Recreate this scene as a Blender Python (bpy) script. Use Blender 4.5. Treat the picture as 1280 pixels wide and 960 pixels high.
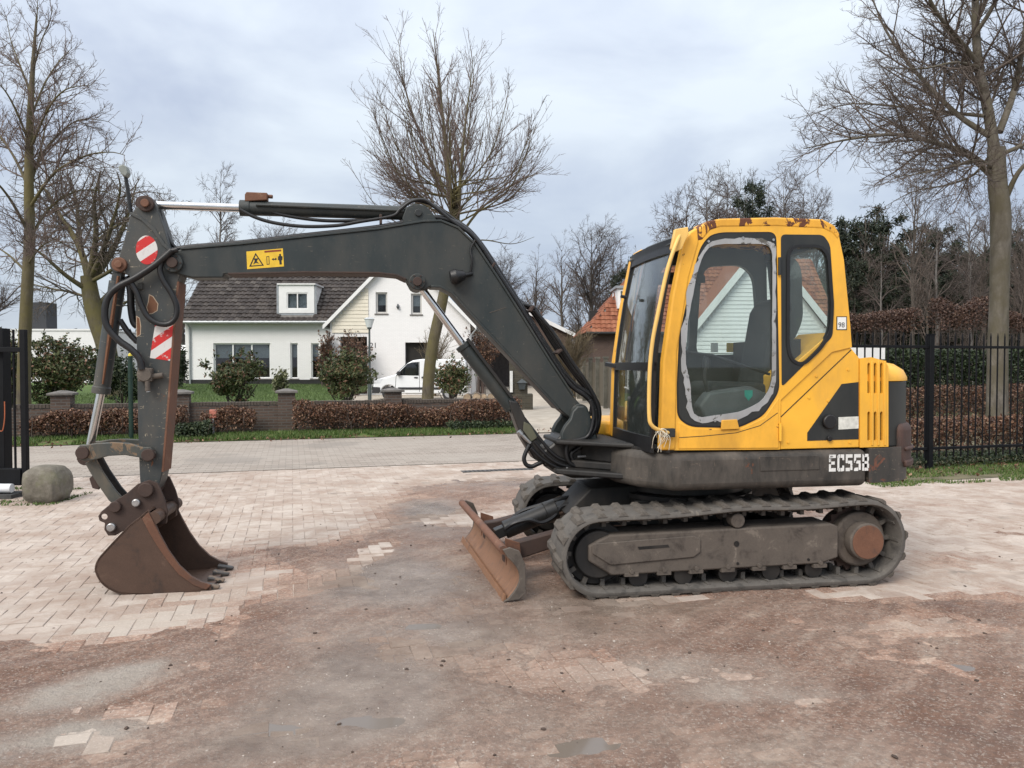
import bpy, bmesh, math, random
import numpy as np
from mathutils import Vector, Matrix
from mathutils.geometry import tessellate_polygon
R_ = math.radians
random.seed(7)
SC = bpy.context.scene
for o in list(bpy.data.objects): bpy.data.objects.remove(o)
COL = SC.collection
# ------------------------------------------------------------------ camera
CAM_H = 1.6; PITCH = R_(1.49); FPX = 960.0
cd = bpy.data.cameras.new('camera'); cam = bpy.data.objects.new('camera', cd); COL.objects.link(cam)
cam.location = (0, 0, CAM_H); cam.rotation_euler = (math.pi/2 - PITCH, 0, 0)
cd.sensor_width = 36.0; cd.lens = 36.0*FPX/1280.0; cd.clip_start = 0.05; cd.clip_end = 5000
SC.camera = cam
# ------------------------------------------------------------------ overcast sky
w = bpy.data.worlds.new('World'); SC.world = w; w.use_nodes = True
nt = w.node_tree; nt.nodes.clear()
def N(t, **k):
    n = nt.nodes.new(t)
    for a, b in k.items(): setattr(n, a, b)
    return n
SUN_EL = R_(42); SUN_AZ = R_(215)        # azimuth of the bright part of the cloud, behind the camera
out = N('ShaderNodeOutputWorld'); bg = N('ShaderNodeBackground'); bg2 = N('ShaderNodeBackground'); add = N('ShaderNodeAddShader')
sky = N('ShaderNodeTexSky', sky_type='NISHITA'); sky.sun_disc = False
sky.sun_elevation = SUN_EL; sky.sun_rotation = SUN_AZ; sky.air_density = 1.0; sky.dust_density = 2.0
bg.inputs['Strength'].default_value = 0.012
tc = N('ShaderNodeTexCoord'); mp = N('ShaderNodeMapping'); mp.inputs['Scale'].default_value = (1.0, 1.0, 2.4)
n1 = N('ShaderNodeTexNoise'); n1.inputs['Scale'].default_value = 2.3; n1.inputs['Detail'].default_value = 6; n1.inputs['Roughness'].default_value = 0.5; n1.inputs['Distortion'].default_value = 0.35
cr = N('ShaderNodeValToRGB')
cr.color_ramp.elements[0].position = 0.39; cr.color_ramp.elements[0].color = (0.235, 0.268, 0.335, 1)
cr.color_ramp.elements[1].position = 0.61; cr.color_ramp.elements[1].color = (0.372, 0.408, 0.445, 1)
L = nt.links.new
L(tc.outputs['Generated'], mp.inputs['Vector']); L(mp.outputs['Vector'], n1.inputs['Vector']); L(n1.outputs['Fac'], cr.inputs['Fac'])
sx = N('ShaderNodeSeparateXYZ'); L(tc.outputs['Generated'], sx.inputs[0])
mr = N('ShaderNodeMath', operation='MULTIPLY_ADD'); zq = N('ShaderNodeMath', operation='POWER'); zq.inputs[1].default_value = 2.0; zm = N('ShaderNodeMath', operation='MAXIMUM'); zm.inputs[1].default_value = 0.0
mr.inputs[1].default_value = 2.3; mr.inputs[2].default_value = 0.93      # an overcast sky grows brighter and whiter to the zenith
zmix = N('ShaderNodeMix', data_type='RGBA'); zmix.inputs[7].default_value = (0.345, 0.345, 0.345, 1)
L(sx.outputs['Z'], zm.inputs[0]); L(zm.outputs[0], zq.inputs[0]); L(zq.outputs[0], mr.inputs[0]); L(mr.outputs[0], bg2.inputs['Strength']); L(zq.outputs[0], zmix.inputs[0]); L(cr.outputs[0], zmix.inputs[6]); L(zmix.outputs[2], bg2.inputs['Color'])
L(sky.outputs[0], bg.inputs['Color']); L(bg.outputs[0], add.inputs[0]); L(bg2.outputs[0], add.inputs[1]); L(add.outputs[0], out.inputs['Surface'])
sl = bpy.data.lights.new('sun', 'SUN'); sl.energy = 1.5; sl.angle = R_(30); sl.color = (1, 0.93, 0.84)
so = bpy.data.objects.new('sun', sl); COL.objects.link(so)
so.rotation_euler = Vector((-math.sin(SUN_AZ)*math.cos(SUN_EL)*-1, math.cos(SUN_AZ)*math.cos(SUN_EL), math.sin(SUN_EL))).to_track_quat('Z', 'Y').to_euler()
SC.view_settings.view_transform = 'Standard'; SC.view_settings.look = 'None'
SC.view_settings.exposure = 0.9; SC.view_settings.gamma = 1; SC.view_settings.use_curve_mapping = False
SC.cycles.max_bounces = 8; SC.cycles.transparent_max_bounces = 16
# ------------------------------------------------------------------ pixel -> direction -> place
def ray(px, py):
    a = (px-640)/FPX; b = -(py-480)/FPX
    return (a, math.cos(PITCH)+b*math.sin(PITCH), -math.sin(PITCH)+b*math.cos(PITCH))
def G(px, py, z=0.0):
    d = ray(px, py); t = (z-CAM_H)/d[2]; return (d[0]*t, d[1]*t)
def AT(px, py, Y):
    d = ray(px, py); t = Y/d[1]; return (d[0]*t, Y, CAM_H+d[2]*t)
MO = (1.38, 6.27); YAW = R_(189.5)
fx = (math.cos(YAW), math.sin(YAW)); fy = (-math.sin(YAW), math.cos(YAW))
def M(px, py, ly):
    d = ray(px, py)
    t = (ly+MO[0]*fy[0]+MO[1]*fy[1])/(d[0]*fy[0]+d[1]*fy[1])
    x, y, z = d[0]*t, d[1]*t, CAM_H+d[2]*t
    return ((x-MO[0])*fx[0]+(y-MO[1])*fx[1], z)
# ------------------------------------------------------------------ materials
class NT:
    def __init__(s, name):
        s.m = bpy.data.materials.new(name); s.m.use_nodes = True; s.t = s.m.node_tree; s.b = s.t.nodes['Principled BSDF']
        s._tc = None
    def n(s, t, **k):
        n = s.t.nodes.new(t)
        for a, b in k.items(): setattr(n, a, b)
        return n
    def l(s, a, b): s.t.links.new(a, b)
    def co(s):
        if s._tc is None: s._tc = s.n('ShaderNodeTexCoord')
        return s._tc.outputs['Object']
    def noise(s, scale, detail=4, rough=0.55, vec=None, dist=0.0, stretch=None):
        n = s.n('ShaderNodeTexNoise'); n.inputs['Scale'].default_value = scale; n.inputs['Detail'].default_value = detail
        n.inputs['Roughness'].default_value = rough; n.inputs['Distortion'].default_value = dist
        v = vec or s.co()
        if stretch:
            mpn = s.n('ShaderNodeMapping'); mpn.inputs['Scale'].default_value = stretch; s.l(v, mpn.inputs['Vector']); v = mpn.outputs['Vector']
        s.l(v, n.inputs['Vector']); return n.outputs['Fac']
    def ramp(s, fac, stops):
        r = s.n('ShaderNodeValToRGB'); e = r.color_ramp.elements
        while len(e) < len(stops): e.new(0.5)
        for q, (p, c) in zip(e, stops):
            q.position = p; q.color = (c, c, c, 1) if isinstance(c, (int, float)) else (*c, 1)
        s.l(fac, r.inputs['Fac']); return r.outputs['Color']
    def mix(s, fac, a, b, blend='MIX'):
        m = s.n('ShaderNodeMix', data_type='RGBA', blend_type=blend)
        for i, x in ((0, fac), (6, a), (7, b)):
            if isinstance(x, (int, float)): m.inputs[i].default_value = x
            elif isinstance(x, tuple): m.inputs[i].default_value = (*x, 1)
            else: s.l(x, m.inputs[i])
        return m.outputs[2]
    def math(s, op, a, b=0.0, clamp=False):
        m = s.n('ShaderNodeMath', operation=op, use_clamp=clamp)
        for i, x in ((0, a), (1, b)):
            if isinstance(x, (int, float)): m.inputs[i].default_value = x
            else: s.l(x, m.inputs[i])
        return m.outputs[0]
    def bump(s, h, strength=0.3, dist=0.01):
        b = s.n('ShaderNodeBump'); b.inputs['Strength'].default_value = strength; b.inputs['Distance'].default_value = dist
        s.l(h, b.inputs['Height']); s.l(b.outputs[0], s.b.inputs['Normal'])
    def set(s, col=None, rough=None, metal=None, spec=None):
        for k, x in (('Base Color', col), ('Roughness', rough), ('Metallic', metal), ('Specular IOR Level', spec)):
            if x is None: continue
            if isinstance(x, tuple): s.b.inputs[k].default_value = (*x, 1)
            elif isinstance(x, (int, float)): s.b.inputs[k].default_value = x
            else: s.l(x, s.b.inputs[k])
        return s.m
MATS = {}
def simple(name, col, rough=0.6, var=0.15, scale=6.0, metal=0.0, bump=0.15, spec=0.5, bs=40.0):
    if name in MATS: return MATS[name]
    t = NT(name)
    f = t.noise(scale, 5)
    c = t.mix(t.ramp(f, [(0.3, 0.0), (0.7, 1.0)]), tuple(x*(1-var) for x in col), tuple(min(1, x*(1+var)) for x in col))
    t.set(c, rough, metal, spec)
    if bump: t.bump(t.noise(bs, 4), bump, 0.006)
    MATS[name] = t.m; return t.m
def painted(name, col, chip=(0.10, 0.045, 0.025), chip_at=0.66, dirt=(0.11, 0.09, 0.07), dirt_amt=0.5, rough=0.45, scale=7.0, scratch=0.0, edge=(0.5, 0.42, 0.3), dat=(0.44, 0.78)):
    t = NT(name)
    f = t.noise(scale, 7, 0.65, dist=0.6)
    big = t.noise(1.7, 4, 0.6)
    c0 = t.mix(t.ramp(t.noise(3.0, 5), [(0.3, 0.0), (0.75, 1.0)]), tuple(x*0.86 for x in col), tuple(min(1, x*1.08) for x in col))
    d = t.math('MULTIPLY', t.ramp(t.noise(2.3, 8, 0.7, stretch=(1.6, 1.6, 0.6)), [(dat[0], 0.0), (dat[1], 1.0)]), dirt_amt)
    c1 = t.mix(d, c0, dirt)
    if scratch:
        s1 = t.noise(9, 3, 0.7, stretch=(1.5, 1, 7)); s2 = t.noise(9, 3, 0.7, stretch=(6, 1, 2.2))
        sc = t.math('MAXIMUM', t.ramp(s1, [(0.655, 0.0), (0.70, 1.0)]), t.ramp(s2, [(0.66, 0.0), (0.70, 1.0)]))
        c1 = t.mix(t.math('MULTIPLY', sc, scratch), c1, edge)
    ff = t.math('ADD', f, t.math('MULTIPLY', t.math('SUBTRACT', big, 0.5), 0.35))
    m = t.ramp(ff, [(chip_at, 0.0), (chip_at+0.015, 1.0)])
    rc = t.mix(t.noise(30, 4), tuple(x*0.6 for x in chip), tuple(x*1.5 for x in chip))
    t.set(t.mix(m, c1, rc), t.mix(m, t.mix(d, (rough,)*3, (0.8,)*3), (0.85, 0.85, 0.85)), 0.0, 0.45)
    t.bump(t.math('SUBTRACT', t.math('MULTIPLY', t.noise(45, 3), 0.15), t.math('MULTIPLY', m, 0.3)), 0.35, 0.004)
    MATS[name] = t.m; return t.m
def rusty(name, a=(0.16, 0.075, 0.045), b=(0.30, 0.20, 0.14), c=(0.06, 0.045, 0.038), rough=0.75, scale=5.0, stretch=None):
    t = NT(name)
    f = t.noise(scale, 8, 0.68, dist=0.5, stretch=stretch)
    col = t.ramp(f, [(0.30, c), (0.46, a), (0.60, tuple(x*1.15 for x in a)), (0.74, b)])
    col = t.mix(t.math('MULTIPLY', t.noise(60, 3, 0.7), 0.55), col, tuple(x*0.5 for x in a))
    t.set(col, t.ramp(f, [(0.3, rough*0.8), (0.7, rough*1.1)]), 0.0, 0.4); t.bump(t.noise(70, 5, 0.7), 0.4, 0.004)
    MATS[name] = t.m; return t.m
def leafmat(name, stops, rough=0.55, trans=0.12):
    t = NT(name); g = t.n('ShaderNodeNewGeometry')
    c = t.ramp(g.outputs['Random Per Island'], stops)
    c = t.mix(t.math('MULTIPLY', t.noise(1.3, 3), 0.5), c, t.mix(1.0, c, (0.45, 0.45, 0.45), 'MULTIPLY'))
    t.set(c, rough, 0.0, 0.35)
    MATS[name] = t.m; return t.m
def bark(name, a, b, moss=None, scale=9.0):
    t = NT(name)
    f = t.noise(scale, 7, 0.7, stretch=(1, 1, 0.35), dist=0.5)
    c = t.ramp(f, [(0.3, a), (0.7, b)])
    if moss:
        c = t.mix(t.math('MULTIPLY', t.ramp(t.noise(1.6, 6, 0.65), [(0.36, 0.0), (0.6, 1.0)]), 0.85), c, moss)
    t.set(c, 0.9, 0.0, 0.2); t.bump(f, 0.7, 0.03)
    MATS[name] = t.m; return t.m
def glassmat(name, tint=(0.85, 0.93, 0.92), refl=1.0, rough=0.02, dirt=0.0, dirtcol=(0.35, 0.38, 0.36)):
    t = NT(name); t.t.nodes.remove(t.b)
    o = [n for n in t.t.nodes if n.type == 'OUTPUT_MATERIAL'][0]
    tr = t.n('ShaderNodeBsdfTransparent'); tr.inputs[0].default_value = (*tint, 1)
    gl = t.n('ShaderNodeBsdfGlossy'); gl.inputs['Roughness'].default_value = rough
    lw_ = t.n('ShaderNodeLayerWeight'); lw_.inputs['Blend'].default_value = .5; fac_ = t.math('ADD', t.math('MULTIPLY', t.math('POWER', lw_.outputs['Facing'], 5.0), .9), .045)
    mx = t.n('ShaderNodeMixShader'); t.l(t.math('MULTIPLY', fac_, refl, True), mx.inputs[0]); t.l(tr.outputs[0], mx.inputs[1]); t.l(gl.outputs[0], mx.inputs[2])
    last = mx.outputs[0]
    if dirt:
        df = t.n('ShaderNodeBsdfDiffuse'); df.inputs[0].default_value = (*dirtcol, 1)
        m2 = t.n('ShaderNodeMixShader'); t.l(t.math('MULTIPLY', t.ramp(t.noise(5, 7, 0.7), [(0.30, 0.25), (0.75, 1.0)]), dirt), m2.inputs[0])
        t.l(last, m2.inputs[1]); t.l(df.outputs[0], m2.inputs[2]); last = m2.outputs[0]
    t.l(last, o.inputs[0]); MATS[name] = t.m; return t.m
def brickmat(name, c1, c2, mortar, sw=0.21, sh=0.065, wall=True, rough=0.85, var=0.35, bump=0.5, ms=0.012):
    t = NT(name); v = t.co()
    if wall:
        sp = t.n('ShaderNodeSeparateXYZ'); t.l(v, sp.inputs[0]); cb = t.n('ShaderNodeCombineXYZ')
        t.l(t.math('ADD', sp.outputs['X'], sp.outputs['Y']), cb.inputs['X']); t.l(sp.outputs['Z'], cb.inputs['Y']); v = cb.outputs[0]
    b = t.n('ShaderNodeTexBrick'); b.inputs['Scale'].default_value = 1.0; b.inputs['Brick Width'].default_value = sw; b.inputs['Row Height'].default_value = sh
    b.inputs['Mortar Size'].default_value = ms; b.inputs['Mortar Smooth'].default_value = 0.3; b.inputs['Bias'].default_value = 0.0
    for k, x in (('Color1', c1), ('Color2', c2), ('Mortar', mortar)): b.inputs[k].default_value = (*x, 1)
    t.l(v, b.inputs['Vector'])
    c = t.mix(t.math('MULTIPLY', t.noise(2.5, 7, 0.65), var), b.outputs['Color'], tuple(x*0.5 for x in c1))
    t.set(c, rough, 0.0, 0.3)
    t.bump(t.math('SUBTRACT', t.math('MULTIPLY', t.noise(40, 3), 0.3), b.outputs['Fac']), bump, 0.01)
    MATS[name] = t.m; return t.m

YEL = painted('yellow_paint', (0.86, 0.45, 0.045), chip=(0.13, 0.05, 0.025), chip_at=0.80, dirt=(0.46, 0.25, 0.06), dirt_amt=0.6, rough=0.38)
YELCH = painted('yellow_paint_chipped', (0.84, 0.43, 0.045), chip=(0.12, 0.045, 0.022), chip_at=0.66, dirt=(0.28, 0.14, 0.03), dirt_amt=0.55, rough=0.42, scale=9)
YELRAIL = painted('faded_yellow_paint', (0.80, 0.50, 0.14), chip=(0.16, 0.08, 0.04), chip_at=0.74, dirt_amt=0.3, scale=16)
ROOFY = painted('roof_yellow_rusted', (0.82, 0.41, 0.04), chip=(0.11, 0.04, 0.02), chip_at=0.535, dirt=(0.28, 0.13, 0.03), dirt_amt=0.5, scale=6)
GREY = painted('boom_grey_paint', (0.021, 0.0285, 0.0295), chip=(0.10, 0.05, 0.03), chip_at=0.78, dirt=(0.058, 0.055, 0.048), dirt_amt=0.7, dat=(.40, .72), rough=0.45, scratch=0.1)
ARMG = painted('arm_grey_paint', (0.040, 0.046, 0.047), chip=(0.14, 0.06, 0.03), chip_at=0.665, dirt=(0.12, 0.10, 0.075), dirt_amt=0.6, rough=0.5, scratch=0.5)
DKG = painted('cab_charcoal_paint', (0.020, 0.0225, 0.0225), chip_at=0.9, dirt=(0.07, 0.065, 0.055), dirt_amt=0.35, rough=0.4)
SKIRT = painted('skirt_black_paint', (0.013, 0.013, 0.012), chip=(0.12, 0.052, 0.03), chip_at=0.74, dirt=(0.115, 0.098, 0.082), dirt_amt=0.9, dat=(.34, .66), rough=0.6, scale=4.5, scratch=0.22, edge=(0.3, 0.22, 0.16))
BLK = painted('black_steel', (0.009, 0.009, 0.009), chip=(0.05, 0.032, 0.025), chip_at=0.72, dirt=(0.055, 0.046, 0.038), dirt_amt=0.7, rough=0.6)
GREASE = painted('greasy_black_steel', (0.012, 0.012, 0.012), chip_at=0.85, dirt=(0.06, 0.05, 0.04), dirt_amt=0.55, rough=0.4)
RUST = rusty('rusty_steel')
BUCK = rusty('worn_bucket_steel', a=(0.078, 0.045, 0.031), b=(0.18, 0.115, 0.08), c=(0.034, 0.026, 0.023), rough=0.6, scale=4)
BLADE = rusty('worn_blade_steel', a=(0.24, 0.125, 0.07), b=(0.40, 0.27, 0.175), c=(0.10, 0.058, 0.038), rough=0.55, scale=7, stretch=(2, 3, 0.5))
DUSTY = rusty('dusty_steel', a=(0.108, 0.09, 0.075), b=(0.27, 0.23, 0.19), c=(0.035, 0.027, 0.023), rough=0.85, scale=8)
DKRUST = rusty('dark_rusty_steel', a=(0.055, 0.034, 0.027), b=(0.11, 0.08, 0.06), c=(0.03, 0.022, 0.02))
RUB = rusty('dusty_rubber', a=(0.115, 0.105, 0.094), b=(0.30, 0.265, 0.22), c=(0.036, 0.034, 0.032), rough=0.9, scale=9)
LUGM = rusty('muddy_rubber', a=(0.115, 0.10, 0.085), b=(0.26, 0.21, 0.165), c=(0.035, 0.032, 0.03), rough=0.95, scale=11)
HOSE = simple('hose_rubber', (0.008, 0.008, 0.009), 0.45, 0.3, 20)
CHROME = simple('chrome_rod', (0.62, 0.61, 0.60), 0.16, 0.1, 14, metal=1.0, bump=0.0)
STEEL = simple('bare_steel', (0.40, 0.40, 0.40), 0.35, 0.2, 30, metal=0.8)
SEAL = painted('peeling_silver_sealant', (0.36, 0.37, 0.38), chip=(0.10, 0.095, 0.085), chip_at=0.60, dirt=(0.16, 0.14, 0.12), dirt_amt=0.6, scale=14)
SCRGL = glassmat('windscreen_glass', (0.92, 0.96, 0.95), 1.7, dirt=0.05)
CABGL = glassmat('cab_glass', (0.92, 0.96, 0.95), 1.0, dirt=0.05)
HOUSEGL = glassmat('house_glass', (0.66, 0.70, 0.72), 1.6)
# ------------------------------------------------------------------ mesh tools
def tag(o, label=None, cat=None, group=None, kind=None):
    for k, x in (('label', label), ('category', cat), ('group', group), ('kind', kind)):
        if x: o[k] = x
    return o
def thing(name, label, cat, loc=(0, 0, 0), rz=0.0, group=None):
    o = bpy.data.objects.new(name, None); COL.objects.link(o); o.location = loc; o.rotation_euler = (0, 0, rz); o.empty_display_size = 0.2
    return tag(o, label, cat, group)
def link(name, me, mat, parent=None):
    if mat is not None and not me.materials: me.materials.append(mat)
    o = bpy.data.objects.new(name, me); COL.objects.link(o)
    if parent is not None: o.parent = parent
    return o
def arrmesh(name, v, f, mat=None, smooth=False):
    """v (n,3) float array; f (m,k) int array"""
    me = bpy.data.meshes.new(name); v = np.asarray(v, np.float32); f = np.asarray(f, np.int32); k = f.shape[1]
    me.vertices.add(len(v)); me.vertices.foreach_set('co', v.ravel())
    me.loops.add(f.size); me.loops.foreach_set('vertex_index', f.ravel())
    me.polygons.add(len(f)); me.polygons.foreach_set('loop_start', np.arange(0, f.size, k, dtype=np.int32))
    me.polygons.foreach_set('use_smooth', np.full(len(f), smooth, bool))
    me.update(calc_edges=True); me.validate()
    if mat is not None: me.materials.append(mat)
    return me
def catmull(p, n=6, closed=False):
    p = [Vector(q) for q in p]; out = []; m = len(p)
    rng = range(m if closed else m-1)
    for i in rng:
        if closed: a, b, c, d = p[i-1], p[i], p[(i+1) % m], p[(i+2) % m]
        else: a, b, c, d = p[max(i-1, 0)], p[i], p[i+1], p[min(i+2, m-1)]
        for k in range(n):
            t = k/n
            out.append(0.5*((2*b)+(c-a)*t+(2*a-5*b+4*c-d)*t*t+(3*b-a-3*c+d)*t**3))
    if not closed: out.append(p[-1])
    return out
def curve2(p, n=5, closed=True):
    return [(q.x, q.y) for q in catmull([(a, b, 0) for a, b in p], n, closed)]
class MB:
    def __init__(s): s.v = []; s.f = []
    def add(s, v, f):
        k = len(s.v); s.v += [tuple(x) for x in v]; s.f += [tuple(i+k for i in q) for q in f]; return s
    def prism(s, pts, y0, y1):          # outline in X,Z; depth along Y
        n = len(pts)
        return s.add([(x, y0, z) for x, z in pts]+[(x, y1, z) for x, z in pts],
            [tuple(range(n)), tuple(range(2*n-1, n-1, -1))]+[(i, i+n, (i+1) % n+n, (i+1) % n) for i in range(n)])
    def plan(s, pts, z0, z1, top=None):  # outline in X,Y; height along Z
        n = len(pts); t = top or pts
        return s.add([(x, y, z0) for x, y in pts]+[(x, y, z1) for x, y in t],
            [tuple(range(n-1, -1, -1)), tuple(range(n, 2*n))]+[(i, (i+1) % n, (i+1) % n+n, i+n) for i in range(n)])
    def panel(s, outer, holes, y0, y1):
        loops = [outer]+list(holes); flat = [p for l in loops for p in l]; n = len(flat)
        tri = tessellate_polygon([[Vector((x, z, 0)) for x, z in l] for l in loops])
        f = [tuple(t) for t in tri]+[tuple(i+n for i in t[::-1]) for t in tri]; k = 0
        for l in loops:
            m = len(l); f += [(k+i, k+(i+1) % m, k+(i+1) % m+n, k+i+n) for i in range(m)]; k += m
        return s.add([(x, y0, z) for x, z in flat]+[(x, y1, z) for x, z in flat], f)
    def box(s, a, b):
        x0, y0, z0 = a; x1, y1, z1 = b
        return s.add([(x0, y0, z0), (x1, y0, z0), (x1, y1, z0), (x0, y1, z0), (x0, y0, z1), (x1, y0, z1), (x1, y1, z1), (x0, y1, z1)],
            [(3, 2, 1, 0), (4, 5, 6, 7), (0, 1, 5, 4), (1, 2, 6, 5), (2, 3, 7, 6), (3, 0, 4, 7)])
    def tube(s, path, r, n=10, cap=True, closed=False):
        path = [Vector(p) for p in path]; m = len(path); rr = r if isinstance(r, (list, tuple)) else [r]*m
        v = []; up = None
        for i, p in enumerate(path):
            if closed: t = path[(i+1) % m]-path[i-1]
            else: t = path[min(i+1, m-1)]-path[max(i-1, 0)]
            t = t.normalized() if t.length > 1e-9 else Vector((0, 0, 1))
            if up is None: up = t.orthogonal().normalized()
            up = (up-t*up.dot(t)); up = up.normalized() if up.length > 1e-6 else t.orthogonal().normalized()
            q = t.cross(up)
            for k in range(n):
                a = 2*math.pi*k/n; v.append(p+(up*math.cos(a)+q*math.sin(a))*rr[i])
        f = [(i*n+k, i*n+(k+1) % n, (i+1) % m*n+(k+1) % n, (i+1) % m*n+k) for i in range(m if closed else m-1) for k in range(n)]
        if cap and not closed: f += [tuple(range(n-1, -1, -1)), tuple(range((m-1)*n, m*n))]
        return s.add(v, f)
    def cyl(s, p0, p1, r, n=20): return s.tube([p0, p1], r, n)
    def bar(s, p0, p1, wx, wz, up=(0, 0, 1)):
        p0, p1 = Vector(p0), Vector(p1); t = (p1-p0).normalized(); u = Vector(up); q = t.cross(u).normalized(); u = q.cross(t)
        v = [p+q*a*wx/2+u*b*wz/2 for p in (p0, p1) for a, b in ((-1, -1), (1, -1), (1, 1), (-1, 1))]
        return s.add(v, [(3, 2, 1, 0), (4, 5, 6, 7), (0, 1, 5, 4), (1, 2, 6, 5), (2, 3, 7, 6), (3, 0, 4, 7)])
    def build(s, name, mat, parent=None, bevel=0.0, angle=38, seg=2, smooth=True, wn=False):
        me = bpy.data.meshes.new(name); me.from_pydata(s.v, [], s.f); me.validate()
        bm = bmesh.new(); bm.from_mesh(me); bmesh.ops.recalc_face_normals(bm, faces=bm.faces); bm.to_mesh(me); bm.free()
        if smooth:
            me.polygons.foreach_set('use_smooth', [True]*len(me.polygons)); me.set_sharp_from_angle(angle=R_(angle))
        o = link(name, me, mat, parent)
        if bevel:
            b = o.modifiers.new('bevel', 'BEVEL'); b.width = bevel; b.segments = seg; b.limit_method = 'ANGLE'; b.angle_limit = R_(35); b.harden_normals = False
        return o
def rot2(p, a): return (p[0]*math.cos(a)-p[1]*math.sin(a), p[0]*math.sin(a)+p[1]*math.cos(a))
def inset_px(pts, d):
    """grow (d>0) an outline about its own edges"""
    n = len(pts); out = []
    area = sum(pts[i][0]*pts[(i+1) % n][1]-pts[(i+1) % n][0]*pts[i][1] for i in range(n)); sg = 1 if area > 0 else -1
    for i in range(n):
        a, b, c = pts[i-1], pts[i], pts[(i+1) % n]
        def nr(p, q):
            dx, dy = q[0]-p[0], q[1]-p[1]; l = math.hypot(dx, dy) or 1; return (dy/l*sg, -dx/l*sg)
        n1, n2 = nr(a, b), nr(b, c); mx, my = n1[0]+n2[0], n1[1]+n2[1]; l2 = (mx*mx+my*my) or 1; k = min(2*d/l2, 2*d) if d > 0 else max(2*d/l2, 2*d)
        out.append((b[0]+mx*k, b[1]+my*k))
    return out
def rc(p, r=8.0, n=5):
    out = []
    for i in range(len(p)):
        a, b, c = Vector(p[i-1]), Vector(p[i]), Vector(p[(i+1) % len(p)]); d1 = min(r, (a-b).length*.45); d2 = min(r, (c-b).length*.45)
        s = b+(a-b).normalized()*d1; e = b+(c-b).normalized()*d2
        for k in range(n+1): t = k/n; q = s*(1-t)**2+b*2*t*(1-t)+e*t*t; out.append((q.x, q.y))
    return out
def chaikin(p, k=2):
    for _ in range(k):
        q = []
        for i in range(len(p)):
            a, b = p[i], p[(i+1) % len(p)]; q += [(a[0]*.75+b[0]*.25, a[1]*.75+b[1]*.25), (a[0]*.25+b[0]*.75, a[1]*.25+b[1]*.75)]
        p = q
    return p
def text_mesh(s, size, depth=0.0):
    c = bpy.data.curves.new('text', 'FONT'); c.body = s; c.size = size; c.extrude = depth; c.align_x = 'CENTER'; c.align_y = 'CENTER'
    o = bpy.data.objects.new('text', c); COL.objects.link(o); bpy.context.view_layer.update()
    me = bpy.data.meshes.new_from_object(o.evaluated_get(bpy.context.evaluated_depsgraph_get()))
    bpy.data.objects.remove(o); return me
# ================================================================== THE EXCAVATOR (local: +X forward, +Y towards its left side, Z up)
ex = thing('excavator', 'yellow and charcoal tracked excavator with worn bucket standing on muddy brick yard', 'excavator', (MO[0], MO[1], 0), YAW)
def px(pts, ly): return [M(a, b, ly) for a, b in pts]
def P3(a, b, ly): q = M(a, b, ly); return (q[0], ly, q[1])
def disc(c, r, n=24, rz=None): return [(c[0]+r*math.cos(2*math.pi*k/n), c[1]+(rz or r)*math.sin(2*math.pi*k/n)) for k in range(n)]
# ---------- tracks
def track_path(n=150):
    rc, rr = (-1.04, 0.318), 0.283; fc, fr = (0.945, 0.290), 0.255
    pts = []
    for k in range(25): a = math.pi/2+math.pi*k/24; pts.append((rc[0]+rr*math.cos(a), rc[1]+rr*math.sin(a)))
    for k in range(1, 30): t = k/30; pts.append((rc[0]+(fc[0]-rc[0])*t, 0.035))
    for k in range(25): a = -math.pi/2+math.pi*k/24; pts.append((fc[0]+fr*math.cos(a), fc[1]+fr*math.sin(a)))
    tr = (rc[0], rc[1]+rr); tf = (fc[0], fc[1]+fr)
    for k in range(1, 30):
        t = k/30; sag = -0.014*math.sin(math.pi*min(1, t/0.52))**2*(t < 0.52)-0.014*math.sin(math.pi*max(0, (t-0.52)/0.48))**2*(t >= 0.52)+0.012*math.sin(math.pi*t)
        pts.append((tf[0]+(tr[0]-tf[0])*t, tf[1]+(tr[1]-tf[1])*t+sag))
    d = [0]
    for i in range(len(pts)): a, b = pts[i], pts[(i+1) % len(pts)]; d.append(d[-1]+math.hypot(b[0]-a[0], b[1]-a[1]))
    out = []
    for k in range(n):
        s_ = d[-1]*k/n; i = max(j for j in range(len(d)-1) if d[j] <= s_); t = (s_-d[i])/max(1e-9, d[i+1]-d[i]); a, b = pts[i], pts[(i+1) % len(pts)]
        out.append((a[0]+(b[0]-a[0])*t, a[1]+(b[1]-a[1])*t))
    return out, d[-1]
TP, TLEN = track_path(152)
def tnorm(i):
    a, b = TP[i-1], TP[(i+1) % len(TP)]; t = Vector((b[0]-a[0], b[1]-a[1])).normalized(); return t, Vector((-t.y, t.x))*-1
cen = Vector((sum(p[0] for p in TP)/len(TP), sum(p[1] for p in TP)/len(TP)))
lug = MB()
for (ya, yb, off) in ((-0.195, 0.012, -0.012), (-0.012, 0.195, 0.030)):
    b0 = [(-0.040+off, ya), (0.040+off, ya), (0.034+off+0.012, yb), (-0.034+off+0.012, yb)]
    tp = [(-0.020+off, ya+.008), (0.018+off, ya+.008), (0.016+off+0.012, yb-.006), (-0.014+off+0.012, yb-.006)]
    lug.add([(x, y, -0.006) for x, y in b0]+[(x, y, 0.018) for x, y in tp], [(3, 2, 1, 0), (4, 5, 6, 7), (0, 1, 5, 4), (1, 2, 6, 5), (2, 3, 7, 6), (3, 0, 4, 7)])
lug_me = bpy.data.meshes.new('tread_lug'); lug_me.from_pydata(lug.v, [], lug.f); lug_me.materials.append(LUGM)
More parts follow.
